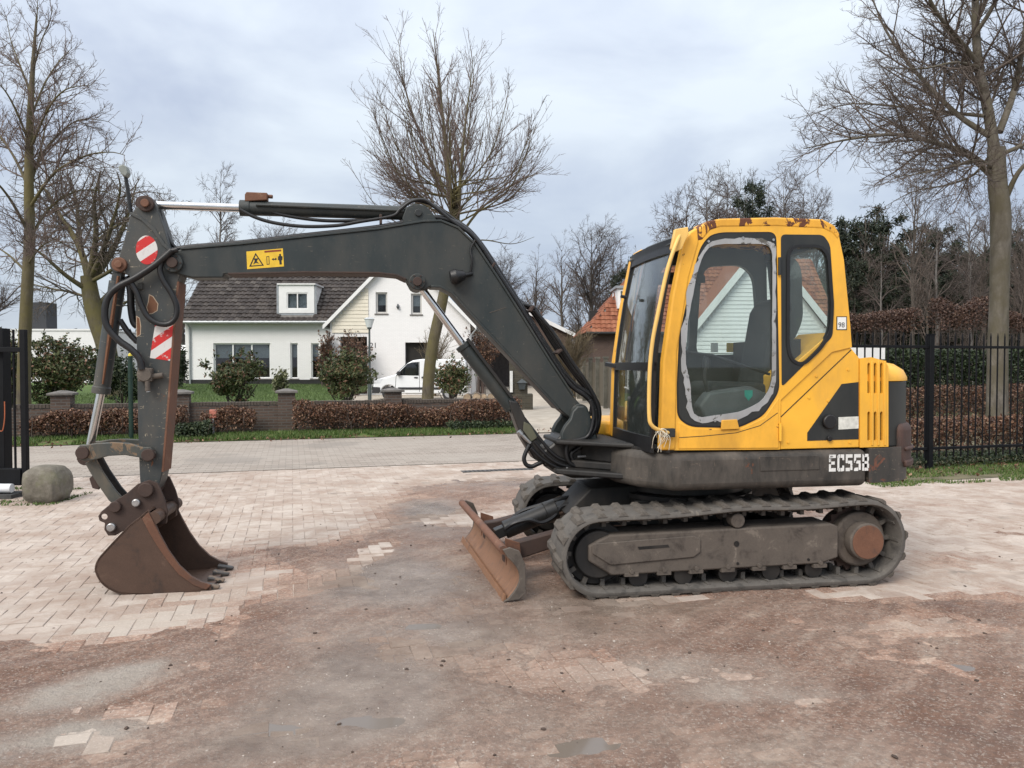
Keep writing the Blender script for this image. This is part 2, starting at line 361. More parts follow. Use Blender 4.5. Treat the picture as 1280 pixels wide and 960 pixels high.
for sy in (1, -1):
    yc = 0.765*sy; b = MB(); n = len(TP); sec = [(-0.195, 0.004), (-0.185, 0.022), (0.185, 0.022), (0.195, 0.004), (0.195, -0.010), (0.17, -0.022), (-0.17, -0.022), (-0.195, -0.010)]
    v = []
    for i, p in enumerate(TP):
        t, nn = tnorm(i)
        if nn.dot(Vector(p)-cen) < 0: nn = -nn
        for (u, h) in sec: v.append((p[0]+nn.x*h, yc+u, p[1]+nn.y*h))
    m = len(sec)
    b.add(v, [(i*m+k, i*m+(k+1) % m, (i+1) % n*m+(k+1) % m, (i+1) % n*m+k) for i in range(n) for k in range(m)])
    tk = b.build('track', RUB, ex, angle=50)
    g = MB()
    for i in range(0, n, 4):
        t, nn = tnorm(i)
        if nn.dot(Vector(TP[i])-cen) < 0: nn = -nn
        p = Vector(TP[i]); g.bar((p.x-nn.x*.021, yc-.165, p.y-nn.y*.021), (p.x-nn.x*.021, yc+.165, p.y-nn.y*.021), 0.022, 0.018, (nn.x, 0, nn.y))
        for q in (-0.045, 0.045): g.bar((p.x-nn.x*.02, yc+q, p.y-nn.y*.02), (p.x-nn.x*.075, yc+q, p.y-nn.y*.075), 0.05, 0.03, (t.x, 0, t.y))
    tag(g.build('guide_teeth', RUB, tk), kind='stuff')
    for i in range(0, n, 4):
        t, nn = tnorm(i)
        if nn.dot(Vector(TP[i])-cen) < 0: nn = -nn
        o = bpy.data.objects.new('tread_lug', lug_me); COL.objects.link(o); o.parent = tk
        mt = Matrix(((t.x, 0, nn.x, TP[i][0]+nn.x*0.022), (0, sy, 0, yc), (t.y, 0, nn.y, TP[i][1]+nn.y*0.022), (0, 0, 0, 1)))
        if mt.to_3x3().determinant() < 0: mt = mt @ Matrix.Scale(-1, 4, (1, 0, 0))
        o.matrix_local = mt
    # side frame
    yo = 0.915*sy; yi = 0.64*sy
    fr = MB(); fo = [(0.955, 0.395), (0.87, 0.43), (-0.78, 0.452), (-0.835, 0.43), (-0.835, 0.205), (-0.70, 0.165), (0.86, 0.150), (1.02, 0.255), (1.02, 0.36)]
    fr.prism(fo, yo, yi)
    sf = fr.build('track_frame', DUSTY, ex, 0.012)
    rp = MB(); rp.prism([(1.0, .378), (.27, .405), (.22, .38), (.22, .29), (.27, .255), (.87, .225), (1.0, .31)], yo, yo+0.012*sy); rp.build('cover_plate', DUSTY, sf, 0.01)
    h = MB()
    h.prism([(0.68, .345), (0.46, .352), (0.45, .333), (0.67, .326)], yo+.012*sy, yo+.0145*sy); h.build('slot', GREASE, sf)
    for (hx, hz, hr) in ((-0.05, .335, .020), (-0.06, .195, .010), (-.6, .2, .01)):
        q = MB(); q.cyl((hx, yo, hz), (hx, yo+.004*sy, hz), hr, 16); q.build('bolt_hole', GREASE, sf)
    for k in range(7):
        q = MB(); bxx = 0.72-k*0.235; q.cyl((bxx, yo-.004, .175), (bxx, yo+.018*sy, .175), .016, 6); q.box((bxx-.05, yo-.05*sy, .140), (bxx+.05, yo+.010*sy, .165)); q.build('bolt_lug', DUSTY, sf)
    # rollers under the frame, idler, sprocket, drive motor
    for k in range(5):
        q = MB(); q.cyl((0.66-k*.33, yo-.03*sy, .125), (0.66-k*.33, yi, .125), .068, 20); q.build('bottom_roller', GREASE, ex)
    q = MB(); q.cyl((-.06, yo-.06*sy, .497), (-.06, yi, .497), .045, 20); q.cyl((-.06, yo+.005*sy, .497), (-.06, yo-.08*sy, .497), .052, 20); q.build('top_roller', DUSTY, ex, .006)
    q = MB(); q.bar((-.06, yo-.12*sy, .40), (-.06, yo-.12*sy, .50), .10, .05, (0, 1, 0)); q.build('roller_bracket', BLK, ex)
    idl = MB(); idl.cyl((.945, yo-.03*sy, .290), (.945, yi+.03*sy, .290), .165, 36); idl.cyl((.945, yo-.10*sy, .290), (.945, yi+.10*sy, .290), .225, 36); idl.build('idler_wheel', BLK, ex, .01)
    sp = MB(); teeth = []
    for k in range(42): a = 2*math.pi*k/42; r = .252 if k % 2 else .222; teeth.append((-1.04+r*math.cos(a), .318+r*math.sin(a)))
    sp.prism(teeth, yc+.02, yc-.02); sp.build('sprocket', DKRUST, ex)
    mh = MB(); mh.cyl((-1.04, yc-.13*sy, .318), (-1.04, yc+.10*sy, .318), .20, 40); mh.build('motor_housing', DUSTY, ex, .015)
    mm = MB(); mm.cyl((-1.04, yc+.10*sy, .318), (-1.04, .955*sy, .318), .135, 40); mc = mm.build('drive_motor', DUSTY, ex, .012)
    cap = MB(); cap.cyl((-1.04, .955*sy, .318), (-1.04, .962*sy, .318), .122, 40); cap.build('motor_cap', RUST, mc, .003)
    q = MB(); q.bar((.85, .6*sy, .455), (.42, .6*sy, .452), .05, .04); q.build('grease_pipe', BLK, ex)
# ---------- lower centre frame and turntable
b = MB(); b.plan([(.50, .32), (.25, .45), (-.35, .45), (-.5, .32), (-.5, -.32), (-.35, -.45), (.25, -.45), (.5, -.32)], .30, .56)
for sy in (1, -1):
    b.bar((.45, .3*sy, .40), (.62, .70*sy, .36), .16, .14); b.bar((-.45, .3*sy, .40), (-.62, .70*sy, .36), .16, .14)
b.build('centre_frame', BLK, ex, .015)
b = MB(); b.tube([(0, 0, .55), (0, 0, .60), (0, 0, .601), (0, 0, .70)], [.56, .56, .50, .50], 48); b.build('turntable', GREASE, ex, .008)
b = MB(); b.prism([(1.02, .44), (.82, .64), (.42, .66), (.42, .46), (.70, .40)], .22, -.22); b.build('blade_bracket', BLK, ex, .015)
# ---------- dozer blade
prof = []
for k in range(11):
    t = k/10; prof.append((1.70-0.115*math.sin(math.pi*t)*(1.0)+0.02*t, 0.0+0.345*t))
front = [(x, z+.008) for x, z in prof]; back = [(x-.022, z+.008) for x, z in prof[::-1]]
b = MB(); b.prism(front+back, .90, -.90); bl = b.build('dozer_blade', BLADE, ex, .003)
b = MB(); b.cyl((1.705, .90, .352), (1.705, -.90, .352), .030, 16); b.build('blade_top_roll', RUST, bl)
b = MB(); b.prism([(1.712, .004), (1.700, .05), (1.69, .05), (1.69, .004)], .905, -.905); b.build('cutting_edge', BLADE, bl)
for sy in (1, -1):
    b = MB(); b.prism([(1.71, .008), (1.60, .02), (1.555, .06), (1.56, .25), (1.60, .345), (1.665, .372), (1.715, .36)]+[(x+.004, z) for x, z in prof[::-1][1:-1]], .90*sy, .925*sy); b.build('end_plate', DUSTY, bl, .004)
    b = MB(); b.prism([(1.60, .28), (1.50, .29), (.9, .42), (.55, .43), (.55, .34), (.9, .32), (1.46, .17), (1.60, .13)], .44*sy, .34*sy); b.build('push_arm', DKRUST, bl, .01)
    b = MB(); b.prism([(1.61, .34), (1.50, .30), (1.48, .14), (1.60, .07)], .50*sy, .49*sy); b.build('gusset', RUST, bl, .003)
b = MB(); b.cyl((1.46, 0, .290), (1.10, 0, .425), .072, 24); b.cyl((1.13, 0, .414), (1.04, 0, .445), .086, 24)
b.bar((1.535, 0, .262), (1.45, 0, .294), .09, .08); bc = b.build('blade_cylinder', GREASE, ex, .006)
bl.matrix_local = Matrix.Translation((1.7, -.9, 0)) @ Matrix.Rotation(.055, 4, 'Z') @ Matrix.Translation((-1.7, .9, 0))
b = MB(); b.cyl((1.10, 0, .405), (.72, 0, .548), .030, 18); b.build('piston_rod', CHROME, bc)
b = MB(); b.tube(catmull([(1.46, .06, .31), (1.40, .09, .36), (1.28, .10, .385), (1.18, .10, .36), (1.08, .08, .40), (1.0, .05, .48), (.85, .1, .5)]), .016, 8); b.build('hose', HOSE, bc)
b = MB(); b.tube(catmull([(1.42, -.06, .33), (1.32, -.09, .41), (1.15, -.06, .47), (.98, -.05, .52), (.8, -.1, .52)]), .016, 8); b.build('hose', HOSE, bc)
# ---------- revolving frame: skirt, nose, counterweight
def tail(xc, a, bb, n=18, p=2.5, y0=1, y1=-1):
    o = []
    for k in range(n+1):
        t = math.pi/2*(y0+(y1-y0)*k/n); s_, c_ = math.sin(t), math.cos(t)
        o.append((xc-a*abs(c_)**(2/p), bb*math.copysign(abs(s_)**(2/p), s_)))
    return o
SK0, SK1 = 0.715, 0.985
tl = tail(-1.06, .62, .925)
b = MB(); b.plan([(-1.06, -.92), (.42, -.92), (.66, -.60), (.72, -.2), (.72, .45), (.62, .70), (.42, .925), (-1.06, .925)], SK0, SK1); sk = b.build('side_skirt', SKIRT, ex, .055, seg=4)
b = MB(); b.plan([(-1.068, .92)]+tl+[(-1.068, -.92)], SK0+.025, SK1+.005); cw = b.build('counterweight', painted('counterweight_rusted', (0.03, 0.03, 0.028), chip=(0.13, 0.055, 0.035), chip_at=0.60, dirt=(0.10, 0.08, 0.065), dirt_amt=0.8, scale=6, scratch=0.4), ex, .05, seg=4)
t2 = tail(-1.10, .635, .90, y0=.80, y1=-.80)
RUSTW = rusty('counterweight_rust', a=(0.075, 0.042, 0.034), b=(0.17, 0.13, 0.105), c=(0.03, 0.029, 0.028), scale=9)
b = MB(); b.plan(t2, .83, 1.16); b.build('bumper', RUSTW, cw, .07, seg=4)
t3 = tail(-1.10, .652, .915, y0=.74, y1=-.74); b = MB(); b.plan(t3, .835, .885); b.plan(t3, .955, .985); b.build('bumper_rib', RUSTW, cw, .012)
b = MB(); b.prism(px([(950, 570.5), (1024, 569.5), (1024, 587), (950, 589)], .926), .915, .930); b.build('cover_plate', SKIRT, sk, .003)
WORN = painted('worn_white_stencil_paint', (0.72, 0.72, 0.70), chip=(0.05, 0.045, 0.04), chip_at=0.60, dirt=(0.4, 0.38, 0.34), dirt_amt=0.5, scale=26)
# stencilled lettering
def strokes(ch):
    return {'E': [(0, 0, .28, .44), (0, .56, .28, 1), (.34, .80, 1, 1), (.34, .41, .85, .59), (.34, 0, 1, .2), (.28, .86, .36, 1), (.28, 0, .36, .14)],
            'C': [(0, .06, .28, .94), (.12, .8, .42, 1), (.12, 0, .42, .2), (.5, .8, 1, 1), (.5, 0, 1, .2), (.74, .66, 1, .8), (.74, .2, 1, .34)],
            '5': [(0, .8, 1, 1), (0, .48, .28, .8), (.34, .44, .95, .62), (.70, .06, 1, .44), (0, 0, .62, .2)],
            'B': [(0, 0, .28, .44), (0, .54, .28, 1), (.34, .82, .9, 1), (.34, .42, .9, .58), (.34, 0, .9, .18), (.72, .58, .98, .84), (.72, .16, 1, .42)]}[ch]
xa, xb = M(1036, 580, .93)[0], M(1088, 580, .93)[0]; za, zb = M(1060, 589, .93)[1], M(1060, 568, .93)[1]
for i, ch in enumerate('EC55B'):
    b = MB(); cw_ = (xb-xa)/5
    for (u0, v0, u1, v1) in strokes(ch):
        u0, u1 = 0.06+u0*.8, 0.06+u1*.8
        b.prism([(xa+cw_*(i+u0), za+(zb-za)*v0), (xa+cw_*(i+u1), za+(zb-za)*v0), (xa+cw_*(i+u1), za+(zb-za)*v1), (xa+cw_*(i+u0), za+(zb-za)*v1)], .9255, .9275)
    o = b.build('letter', WORN, sk, smooth=False); o['label'] = 'worn white stencilled letter ' + ch
# nose that carries the boom swing post
b = MB(); nz = [(1.10, .24), (1.10, -.24), (.70, -.42), (.60, -.42), (.60, .62), (.70, .55)]
b.plan(nz, .755, .80); b.plan(nz, .985, 1.02); b.plan([(x-.12 if x > .9 else x, y*.8) for x, y in nz], .80, .86)
b.plan([(.88, .20), (.88, -.20), (.62, -.40), (.62, .58)], .86, .985); b.build('swing_nose', BLK, ex, .012)
b = MB(); b.plan([(.70, .45), (.70, -.9), (.45, -.92), (.45, .92)], .985, 1.0); b.build('floor_plate', BLK, ex)
# yellow right-front deck seen beyond the boom foot
b = MB(); b.plan([(.62, -.15), (.70, -.3), (.62, -.85), (-.3, -.90), (-.3, -.15)], 1.0, 1.13); b.build('deck_cover', YEL, ex, .03)
b = MB(); b.plan([(.40, -.2), (.40, -.82), (-.3, -.88), (-.3, -.2)], 1.13, 1.27, [(.25, -.2), (.25, -.78), (-.3, -.84), (-.3, -.2)]); b.build('right_hood', YEL, ex, .05)
# ---------- engine hood
HZ = 1.615
hp = [(-.90, .875)]+tail(-1.10, .60, .875)+[(-.90, -.875)]
hp2 = [(-.90, .84)]+tail(-1.06, .38, .80)+[(-.90, -.84)]
b = MB(); b.plan([(-.90, .87)]+tail(-1.10, .595, .87)+[(-.90, -.87)], .99, 1.475); b.build('hood_lower', DKG, ex, .01)
lv = [hp, [(x*1.0, y) for x, y in hp], [(x+.025*(x < -1.1), y*.985) for x, y in hp], [(x+.09*(x < -1.1), y*.95) for x, y in hp], [(x+.2*(x < -1.1), y*.88) for x, y in hp]]
zz = [1.475, 1.50, 1.555, 1.60, 1.625]; b = MB(); n = len(hp)
v = [(x, y, z) for l, z in zip(lv, zz) for x, y in l]
b.add(v, [(i*n+k, i*n+(k+1) % n, (i+1)*n+(k+1) % n, (i+1)*n+k) for i in range(4) for k in range(n)]+[tuple(range(n-1, -1, -1)), tuple(range(4*n, 5*n))])
b.build('hood_top', YEL, ex, angle=60)
# side body panel behind the cab (yellow) with the charcoal wedge, louvres
XL, XR = M(975, 500, .9)[0], M(1074, 500, .9)[0]
b = MB(); b.prism(px([(976, 470), (1040, 415), (1064, 434), (1075, 447), (1075, 559.5), (976, 562)], .9), .89, .45); bp = b.build('side_panel', YEL, ex, .006)
b = MB(); b.prism(px([(1009, 541), (1052, 480), (1073, 477.5), (1073, 549), (1009, 551)], .89), .8895, .8925); b.build('charcoal_wedge', DKG, bp)
b = MB(); c = M(1035, 527, .89); b.cyl((c[0], .89, c[1]), (c[0], .925, c[1]), .052, 28); b.build('fuel_cap', HOSE, bp, .008)
b = MB(); c = M(1036, 548, .89); b.cyl((c[0], .885, c[1]), (c[0], .91, c[1]), .02, 12); b.build('cap_lock', HOSE, bp, .003)
b = MB(); b.prism(px([(1048, 521.5), (1073, 520.5), (1073, 535.5), (1048, 537)], .893), .8925, .8950); b.build('white_label', simple('label_white', (.6, .6, .55), .4, .2, 30), bp)
b = MB(); b.bar((*[M(976, 521, .89)[0], .8905], M(976, 521, .89)[1]), (M(1064, 437, .89)[0], .8905, M(1064, 437, .89)[1]), .004, .006); b.build('panel_seam', GREASE, bp)
for (bx_, by_) in ((1011, 497), (1035, 501), (1060, 462), (1020, 470), (985, 553), (1062, 553)):
    q = MB(); c = M(bx_, by_, .89); q.cyl((c[0], .888, c[1]), (c[0], .896, c[1]), .009, 8); q.build('bolt', YEL, bp)
lo = px([(1075.5, 448), (1090, 446.5), (1106, 451), (1111, 458), (1111, 558.5), (1075.5, 559.5)], .9)
def slot(x, y0, y1, wd=1.7): return px([(x-wd, y0+2), (x, y0), (x+wd, y0+2), (x+wd, y1-2), (x, y1), (x-wd, y1-2)], .9)
holes = [slot(x, a, b_) for x in (1086.5, 1094.5, 1102.3) for a, b_ in ((453, 493), (514, 552))]
b = MB(); b.panel(lo, holes, .896, .872); lp = b.build('louvre_panel', YEL, ex)
b = MB(); b.prism(inset_px(lo, -.012), .868, .84); b.build('louvre_backing', GREASE, lp)
for x in (1090.5, 1098.4, 1106.5):
    q = MB(); a0, a1 = M(x, 451, .9), M(x, 557, .9); q.bar((a0[0], .897, a0[1]), (a1[0], .897, a1[1]), .016, .010, (0, 1, 0)); q.build('louvre_rib', YEL, lp, .003)

# ---------- cab
CN, CF = .90, -.12                                       # near and far side planes
cabo = [(843, 563), (846, 440), (861, 345), (868, 308), (874, 288), (886, 277), (900, 274), (970, 272.5), (1027, 275), (1041, 281), (1048, 291), (1055, 325), (1063, 407), (1065, 434), (1040, 440), (976, 500), (975, 562)]
doorhole = [(846.5, 522), (846, 481), (849, 421), (864, 351), (875, 310), (886, 295), (900, 290.5), (970, 290), (974, 489), (954, 520), (923, 535), (862, 533.5)]
rearhole = [(978, 295), (1028, 295.5), (1036, 307), (1041, 381), (1039, 420), (979, 481)]
doorhole = rc(doorhole, 10); rearhole = rc(rearhole, 5)
cab = MB(); cab.panel(px(cabo, CN), [px(doorhole, CN), px(rearhole, CN)], CN, CN-.05); cb = cab.build('cab_side', YEL, ex, .006)
glassdoor = [(893, 305.5), (957, 305), (965, 314), (964.5, 479), (953, 501), (927, 514), (872, 522), (864.5, 513), (863, 481), (856, 451), (860, 400), (872, 337), (881, 314)]
doorframe = [(848, 521), (847.5, 481), (850.5, 421), (865.5, 351), (876.5, 310.5), (887, 296.5), (901, 292), (969, 291.5), (972.5, 488), (953, 518.5), (922, 533), (863, 531.5)]
glassdoor = rc(glassdoor, 12); doorframe = rc(doorframe, 10)
b = MB(); b.panel(px(doorframe, CN), [px(inset_px(glassdoor, 3.5), CN)], CN+.004, CN-.045); dr = b.build('door', DKG, ex, .004)
b = MB(); jag = random.Random(5)
def jagged(pts, d, j):
    dens = []
    for i in range(len(pts)):
        a, c = pts[i], pts[(i+1) % len(pts)]; k = max(1, int(math.hypot(c[0]-a[0], c[1]-a[1])/9))
        dens += [(a[0]+(c[0]-a[0])*t/k, a[1]+(c[1]-a[1])*t/k) for t in range(k)]
    return [(p[0]+jag.uniform(-j, j), p[1]+jag.uniform(-j, j)) for p in inset_px(dens, d)]
base = [(893, 305.5), (957, 305), (965, 314), (964.5, 479), (953, 501), (927, 514), (872, 522), (864.5, 513), (863, 481), (856, 451), (860, 400), (872, 337), (881, 314)]
base = rc(base, 12, 3); outer_s = [(x+(3.5*math.sin(x*.31+y*.17)-1 if y < 480 else 2.0*math.sin(x*.4))*(1 if x > 910 else -1)*.6, y+(6*max(0, math.sin(x*.09+1.2)) if y > 505 else 0)) for x, y in jagged(base, 7.0, 1.4)]; inner_s = jagged(base, .3, .35)
inner_s = [p for p in inner_s]
# keep the silver strip inside the door frame
outer_s = [(min(max(x, 851 if y > 440 else 851), 969.5), max(min(y, 530), 293.5)) for x, y in outer_s]
b.panel(px(outer_s, CN), [px(inner_s, CN)], CN+.008, CN+.001); b.build('sealant_strip', SEAL, dr)
b = MB(); b.prism(px(inset_px(base, 3), CN-.01), CN-.006, CN-.012); b.build('door_glass', CABGL, dr, smooth=False)
for (sx_, sy_) in ((885, 302), (928, 297.5), (966, 300), (866, 345), (857, 398), (968, 388), (967, 440), (968, 340), (859, 470), (862, 500), (893, 526), (966, 478)):
    q = MB(); c = M(sx_, sy_, CN); q.cyl((c[0], CN+.006, c[1]), (c[0], CN+.013, c[1]), .009, 10); q.build('screw', STEEL, dr)
# lower door skin, its handle plate and hinges
b = MB(); b.prism(px([(848, 527), (863, 535.5), (923, 537), (955, 522), (973, 497), (973, 560), (848, 561)], CN), CN-.001, CN+.006); ds = b.build('door_lower_panel', YELCH, dr, .004)
b = MB(); b.tube([P3(x_, y_, CN+.006) for x_, y_ in ((849, 547), (880, 545), (920, 541), (950, 532), (972, 516))], .0025, 6); b.build('press_line', GREASE, dr)
b = MB(); b.prism(px([(901, 525), (920, 524), (923, 536), (900, 537)], CN), CN+.006, CN+.020); b.build('door_latch', YELCH, dr, .004)
for (hx, hy) in ((973.5, 333), (974.5, 540)):
    q = MB(); a0, a1 = M(hx, hy-11, CN), M(hx, hy+11, CN); q.cyl((a0[0], CN+.012, a0[1]), (a1[0], CN+.012, a1[1]), .011, 12); q.build('hinge', DKG if hy < 400 else YEL, dr)
# charcoal rear quarter with its window
greyq = [(976, 293), (1029, 293.5), (1037.5, 306), (1042.5, 381), (1040.5, 421), (977, 484)]
rw_ = [(986, 316), (993, 309), (1025, 309), (1034, 319), (1038.6, 381), (1037, 414), (1025, 434), (1003, 455), (990, 450), (985.5, 434)]
rw = rc(rw_, 9); greyq = rc(greyq, 6)
b = MB(); b.panel(px(greyq, CN), [px(inset_px(rw, 1.5), CN)], CN+.003, CN-.045); rq = b.build('rear_quarter', DKG, ex, .003)
b = MB(); b.panel(px(inset_px(rw, 3.2), CN), [px(inset_px(rw, -.8), CN)], CN+.010, CN-.03); b.build('window_seal', HOSE, rq, .003)
b = MB(); b.prism(px(inset_px(rw, 1), CN), CN-.006, CN-.012); b.build('rear_side_glass', CABGL, rq, smooth=False)
# black gasket round the door opening
b = MB(); b.panel(px(inset_px(doorhole, .2), CN), [px(inset_px(doorframe, -.3), CN)], CN+.0015, CN-.045); b.build('door_gasket', HOSE, ex)
# number sticker
b = MB(); b.prism(px([(1045.5, 395.5), (1058.5, 395.5), (1058.5, 412.5), (1045.5, 412.5)], CN), CN-.001, CN+.002); st = b.build('number_sticker', HOSE, ex)
b = MB(); b.prism(px([(1046.5, 396.5), (1057.5, 396.5), (1057.5, 411.5), (1046.5, 411.5)], CN), CN+.002, CN+.003); b.build('sticker_face', simple('sticker_white', (.75, .75, .72), .4, .05, 20), st)
me = text_mesh('98', .052, .0004); me.materials.append(simple('ink_black', (.01, .01, .012), .5, .05, 20))
o = link('lettering', me, None, st); c = M(1051.5, 406.5, CN); o.matrix_local = Matrix.Translation((c[0], CN+.0036, c[1])) @ Matrix(((-1, 0, 0, 0), (0, 0, 1, 0), (0, 1, 0, 0), (0, 0, 0, 1)))
# far side wall and rear wall of the cab
shift = lambda pts, ly: px(pts, CN)                        # same local X,Z as the near side
def loc(pts): return px(pts, CN)
fo = loc(cabo); rnd = lambda p: rc(p, 12); fh = px(rnd([(870, 444), (876, 350), (884, 333), (928, 331), (943, 346), (946, 385), (946, 417), (928, 443)]), CF); fh2 = px(rnd([(958, 322), (992, 320), (1002, 335), (1004, 400), (985, 442), (960, 442)]), CF)
fh3 = px(rnd([(812, 441), (824, 345), (831, 332), (858, 331), (865, 345), (861, 441)]), CF)
b = MB(); b.panel(fo, [fh, fh2, fh3], CF, CF-.05); b.build('cab_far_side', DKG, ex, .004)
b = MB(); b.prism(fh, CF-.02, CF-.026); b.build('far_window_glass', CABGL, ex, smooth=False)
b = MB(); b.prism(fh3, CF-.02, CF-.026); b.build('far_window_glass', CABGL, ex, smooth=False)
b = MB(); b.prism(fh2, CF-.02, CF-.026); b.build('far_window_glass', CABGL, ex, smooth=False)
rA, rB = loc([(1050, 300)])[0], loc([(1064, 430)])[0]
b = MB(); fz = [(rA[0], rA[1]), (rB[0], rB[1])]
for (y0, y1) in ((CN-.05, CN-.16), (CF+.10, CF)):
    b.prism([(rA[0]+.03, 2.50), (rA[0]-.02, 2.50), (rB[0]-.01, 1.70), (rB[0]+.04, 1.70)], y0, y1)
b.box((rA[0]-.02, CF, 2.46), (rA[0]+.05, CN-.05, 2.56)); b.box((rB[0]-.02, CF, 1.55), (rB[0]+.06, CN-.05, 1.75)); b.build('rear_wall', DKG, ex, .006)
b = MB(); b.prism([(rA[0]+.002, 2.48), (rA[0]-.004, 2.48), (rB[0]+.002, 1.74), (rB[0]+.008, 1.74)], CN-.15, CF+.09); b.build('rear_glass', CABGL, ex, smooth=False)
# roof: rounded slab following the side outline
ro = loc([(868, 302), (872, 286), (884, 276.5), (900, 273.2), (970, 271.5), (1028, 274), (1043, 281.5), (1050, 293), (1047, 300), (1040, 291.5), (1028, 286), (970, 283), (900, 284), (888, 288), (878, 300)])
b = MB(); b.prism(ro, CN+.004, CF-.054); b.build('cab_roof', ROOFY, ex, .012, seg=3)
# front: pillars, windscreen frame
pil = [(826, 563), (829.5, 451), (841, 370), (855, 303), (862, 290), (872, 284), (874, 303), (862, 345.5), (847, 439), (845, 563)]
b = MB(); b.prism(px(pil, CN+.008), CN+.008, CN-.07); b.build('front_pillar', YELCH, ex, .014, seg=3)
lp_ = px(pil, CN+.008); b = MB(); b.prism([(x+.045, z) for x, z in lp_], CF+.02, CF-.055); b.build('front_pillar', YELCH, ex, .012, seg=3)
fl = px([(826, 562), (829.5, 451), (841, 370), (854, 305)], CN)   # front line of the cab in side view
def fz_at(z):
    for (a, b_) in zip(fl, fl[1:]):
        if a[1] <= z <= b_[1]: t = (z-a[1])/(b_[1]-a[1]); return a[0]+(b_[0]-a[0])*t
    return fl[-1][0] if z > fl[-1][1] else fl[0][0]
BULGE = .075
def scr(z, y):                                           # bowed windscreen surface
    u = (y-(CN+CF)/2)/((CN-CF)/2); return fz_at(z)+BULGE*(1-u*u)**.6*.6+.012
def screen(z0, z1, y0, y1, th, nz=8, ny=12):
    m_ = MB(); v = []
    for s_ in (0, th):
        for i in range(nz+1):
            for j in range(ny+1):
                z = z0+(z1-z0)*i/nz; y = y0+(y1-y0)*j/ny; v.append((scr(z, y)+s_, y, z))
    k = (nz+1)*(ny+1); f = []
    for i in range(nz):
        for j in range(ny):
            a = i*(ny+1)+j; f += [(a, a+1, a+ny+2, a+ny+1), (a+k, a+ny+1+k, a+ny+2+k, a+1+k)]
    edge = [j for j in range(ny+1)]+[i*(ny+1)+ny for i in range(1, nz+1)]+[nz*(ny+1)+j for j in range(ny-1, -1, -1)]+[i*(ny+1) for i in range(nz-1, 0, -1)]
    f += [(edge[i], edge[i]+k, edge[(i+1) % len(edge)]+k, edge[(i+1) % len(edge)]) for i in range(len(edge))]
    return m_.add(v, f)
ZT = fl[-1][1]+.02; ZD = M(790, 458, .4)[1]; ZB = 1.03
YN, YF = CN-.055, CF+.03
screen(ZD+.025, ZT-.05, YN-.02, YF+.03, .006).build('windscreen_upper', SCRGL, ex, smooth=True)
screen(ZB+.05, ZD-.025, YN-.02, YF+.03, .006).build('windscreen_lower', SCRGL, ex, smooth=True)
wf = MB()
for (z0, z1, y0, y1) in ((ZT-.07, ZT+.03, YN, YF), (ZD-.03, ZD+.03, YN, YF), (ZB-.05, ZB+.06, YN, YF), (ZB, ZT, YN, YN-.03), (ZB, ZT, YF+.05, YF)):
    m_ = screen(z0, z1, y0, y1, .022); wf.add(m_.v, m_.f)
wf.build('windscreen_frame', HOSE, ex)
b = MB(); b.bar((scr(ZD, YF)+.02, YF+.1, ZD), (scr(ZD, YF)+.06, YF-.10, ZD+.015), .03, .035); b.build('screen_catch', HOSE, ex, .005)
for (a0, a1) in (((783, 372), (776, 370)), ((801, 379), (792, 377))):
    q = MB(); q.cyl(P3(*a0, .2), P3(*a1, .2), .013, 8); q.build('screen_knob', HOSE, ex)
b = MB(); b.tube([(scr(ZT, .1)+.0, .15, ZT-.04), (scr(ZD, .3)+.03, .34, ZD+.05)], .006, 6); b.build('wiper_arm', HOSE, ex)
rf = MB()
zf = ZT+.0
rf.add([(fz_at(ZT)+.075, YN, ZT-.01), (fz_at(ZT)+.075, YF, ZT-.01), (fz_at(ZT)-.10, YF, ZT+.12), (fz_at(ZT)-.10, YN, ZT+.12), (fz_at(ZT)+.03, YN, ZT-.04), (fz_at(ZT)+.03, YF, ZT-.04), (fz_at(ZT)-.12, YF, ZT+.06), (fz_at(ZT)-.12, YN, ZT+.06)], [(0, 1, 2, 3), (7, 6, 5, 4), (0, 4, 5, 1), (1, 5, 6, 2), (2, 6, 7, 3), (3, 7, 4, 0)])
rf.build('roof_visor', DKG, ex, .02, seg=3)
# grab rail on the near front pillar
b = MB(); b.tube(catmull([P3(850, 293, .95), P3(843, 310, .99), P3(833, 342, 1.0), P3(822, 394, 1.0), P3(815.5, 428, 1.0), P3(812, 467, 1.0), P3(811.5, 518, 1.0), P3(815, 532, .995), P3(826, 538.5, .97), P3(836, 541, .93)], 6), .0135, 12); gr = b.build('grab_rail', YELRAIL, ex)
b = MB(); b.prism(px([(843, 287), (859, 284), (860, 292), (851, 312), (841, 316), (838, 311)], .95), .965, .93); b.build('rail_bracket', YELRAIL, gr, .004)
b = MB(); b.box((M(840, 541, .93)[0]-.02, .90, M(840, 541, .93)[1]-.03), (M(830, 541, .93)[0], .945, M(830, 541, .93)[1]+.03)); b.build('rail_clamp', DKG, gr, .005)
rg = random.Random(3)
b = MB()
for k in range(16):
    c = P3(826+rg.uniform(-4, 5), 540+rg.uniform(-3, 3), .985); e = (c[0]+rg.uniform(-.05, .06), c[1]+rg.uniform(-.02, .03), c[2]-rg.uniform(.0, .13))
    b.tube(catmull([c, ((c[0]+e[0])/2+rg.uniform(-.03, .03), c[1]+.03, (c[2]+e[2])/2+rg.uniform(0, .03)), e], 4), .0022, 5)
for k in range(5):
    c = P3(829, 541, .97); b.tube([(c[0]+.026*math.cos(2*math.pi*i/14), c[1]-.02+k*.006, c[2]+.026*math.sin(2*math.pi*i/14)) for i in range(14)], .004, 5, closed=True)
b.build('twine_knot', simple('twine', (.55, .5, .40), .9, .2, 40), gr)
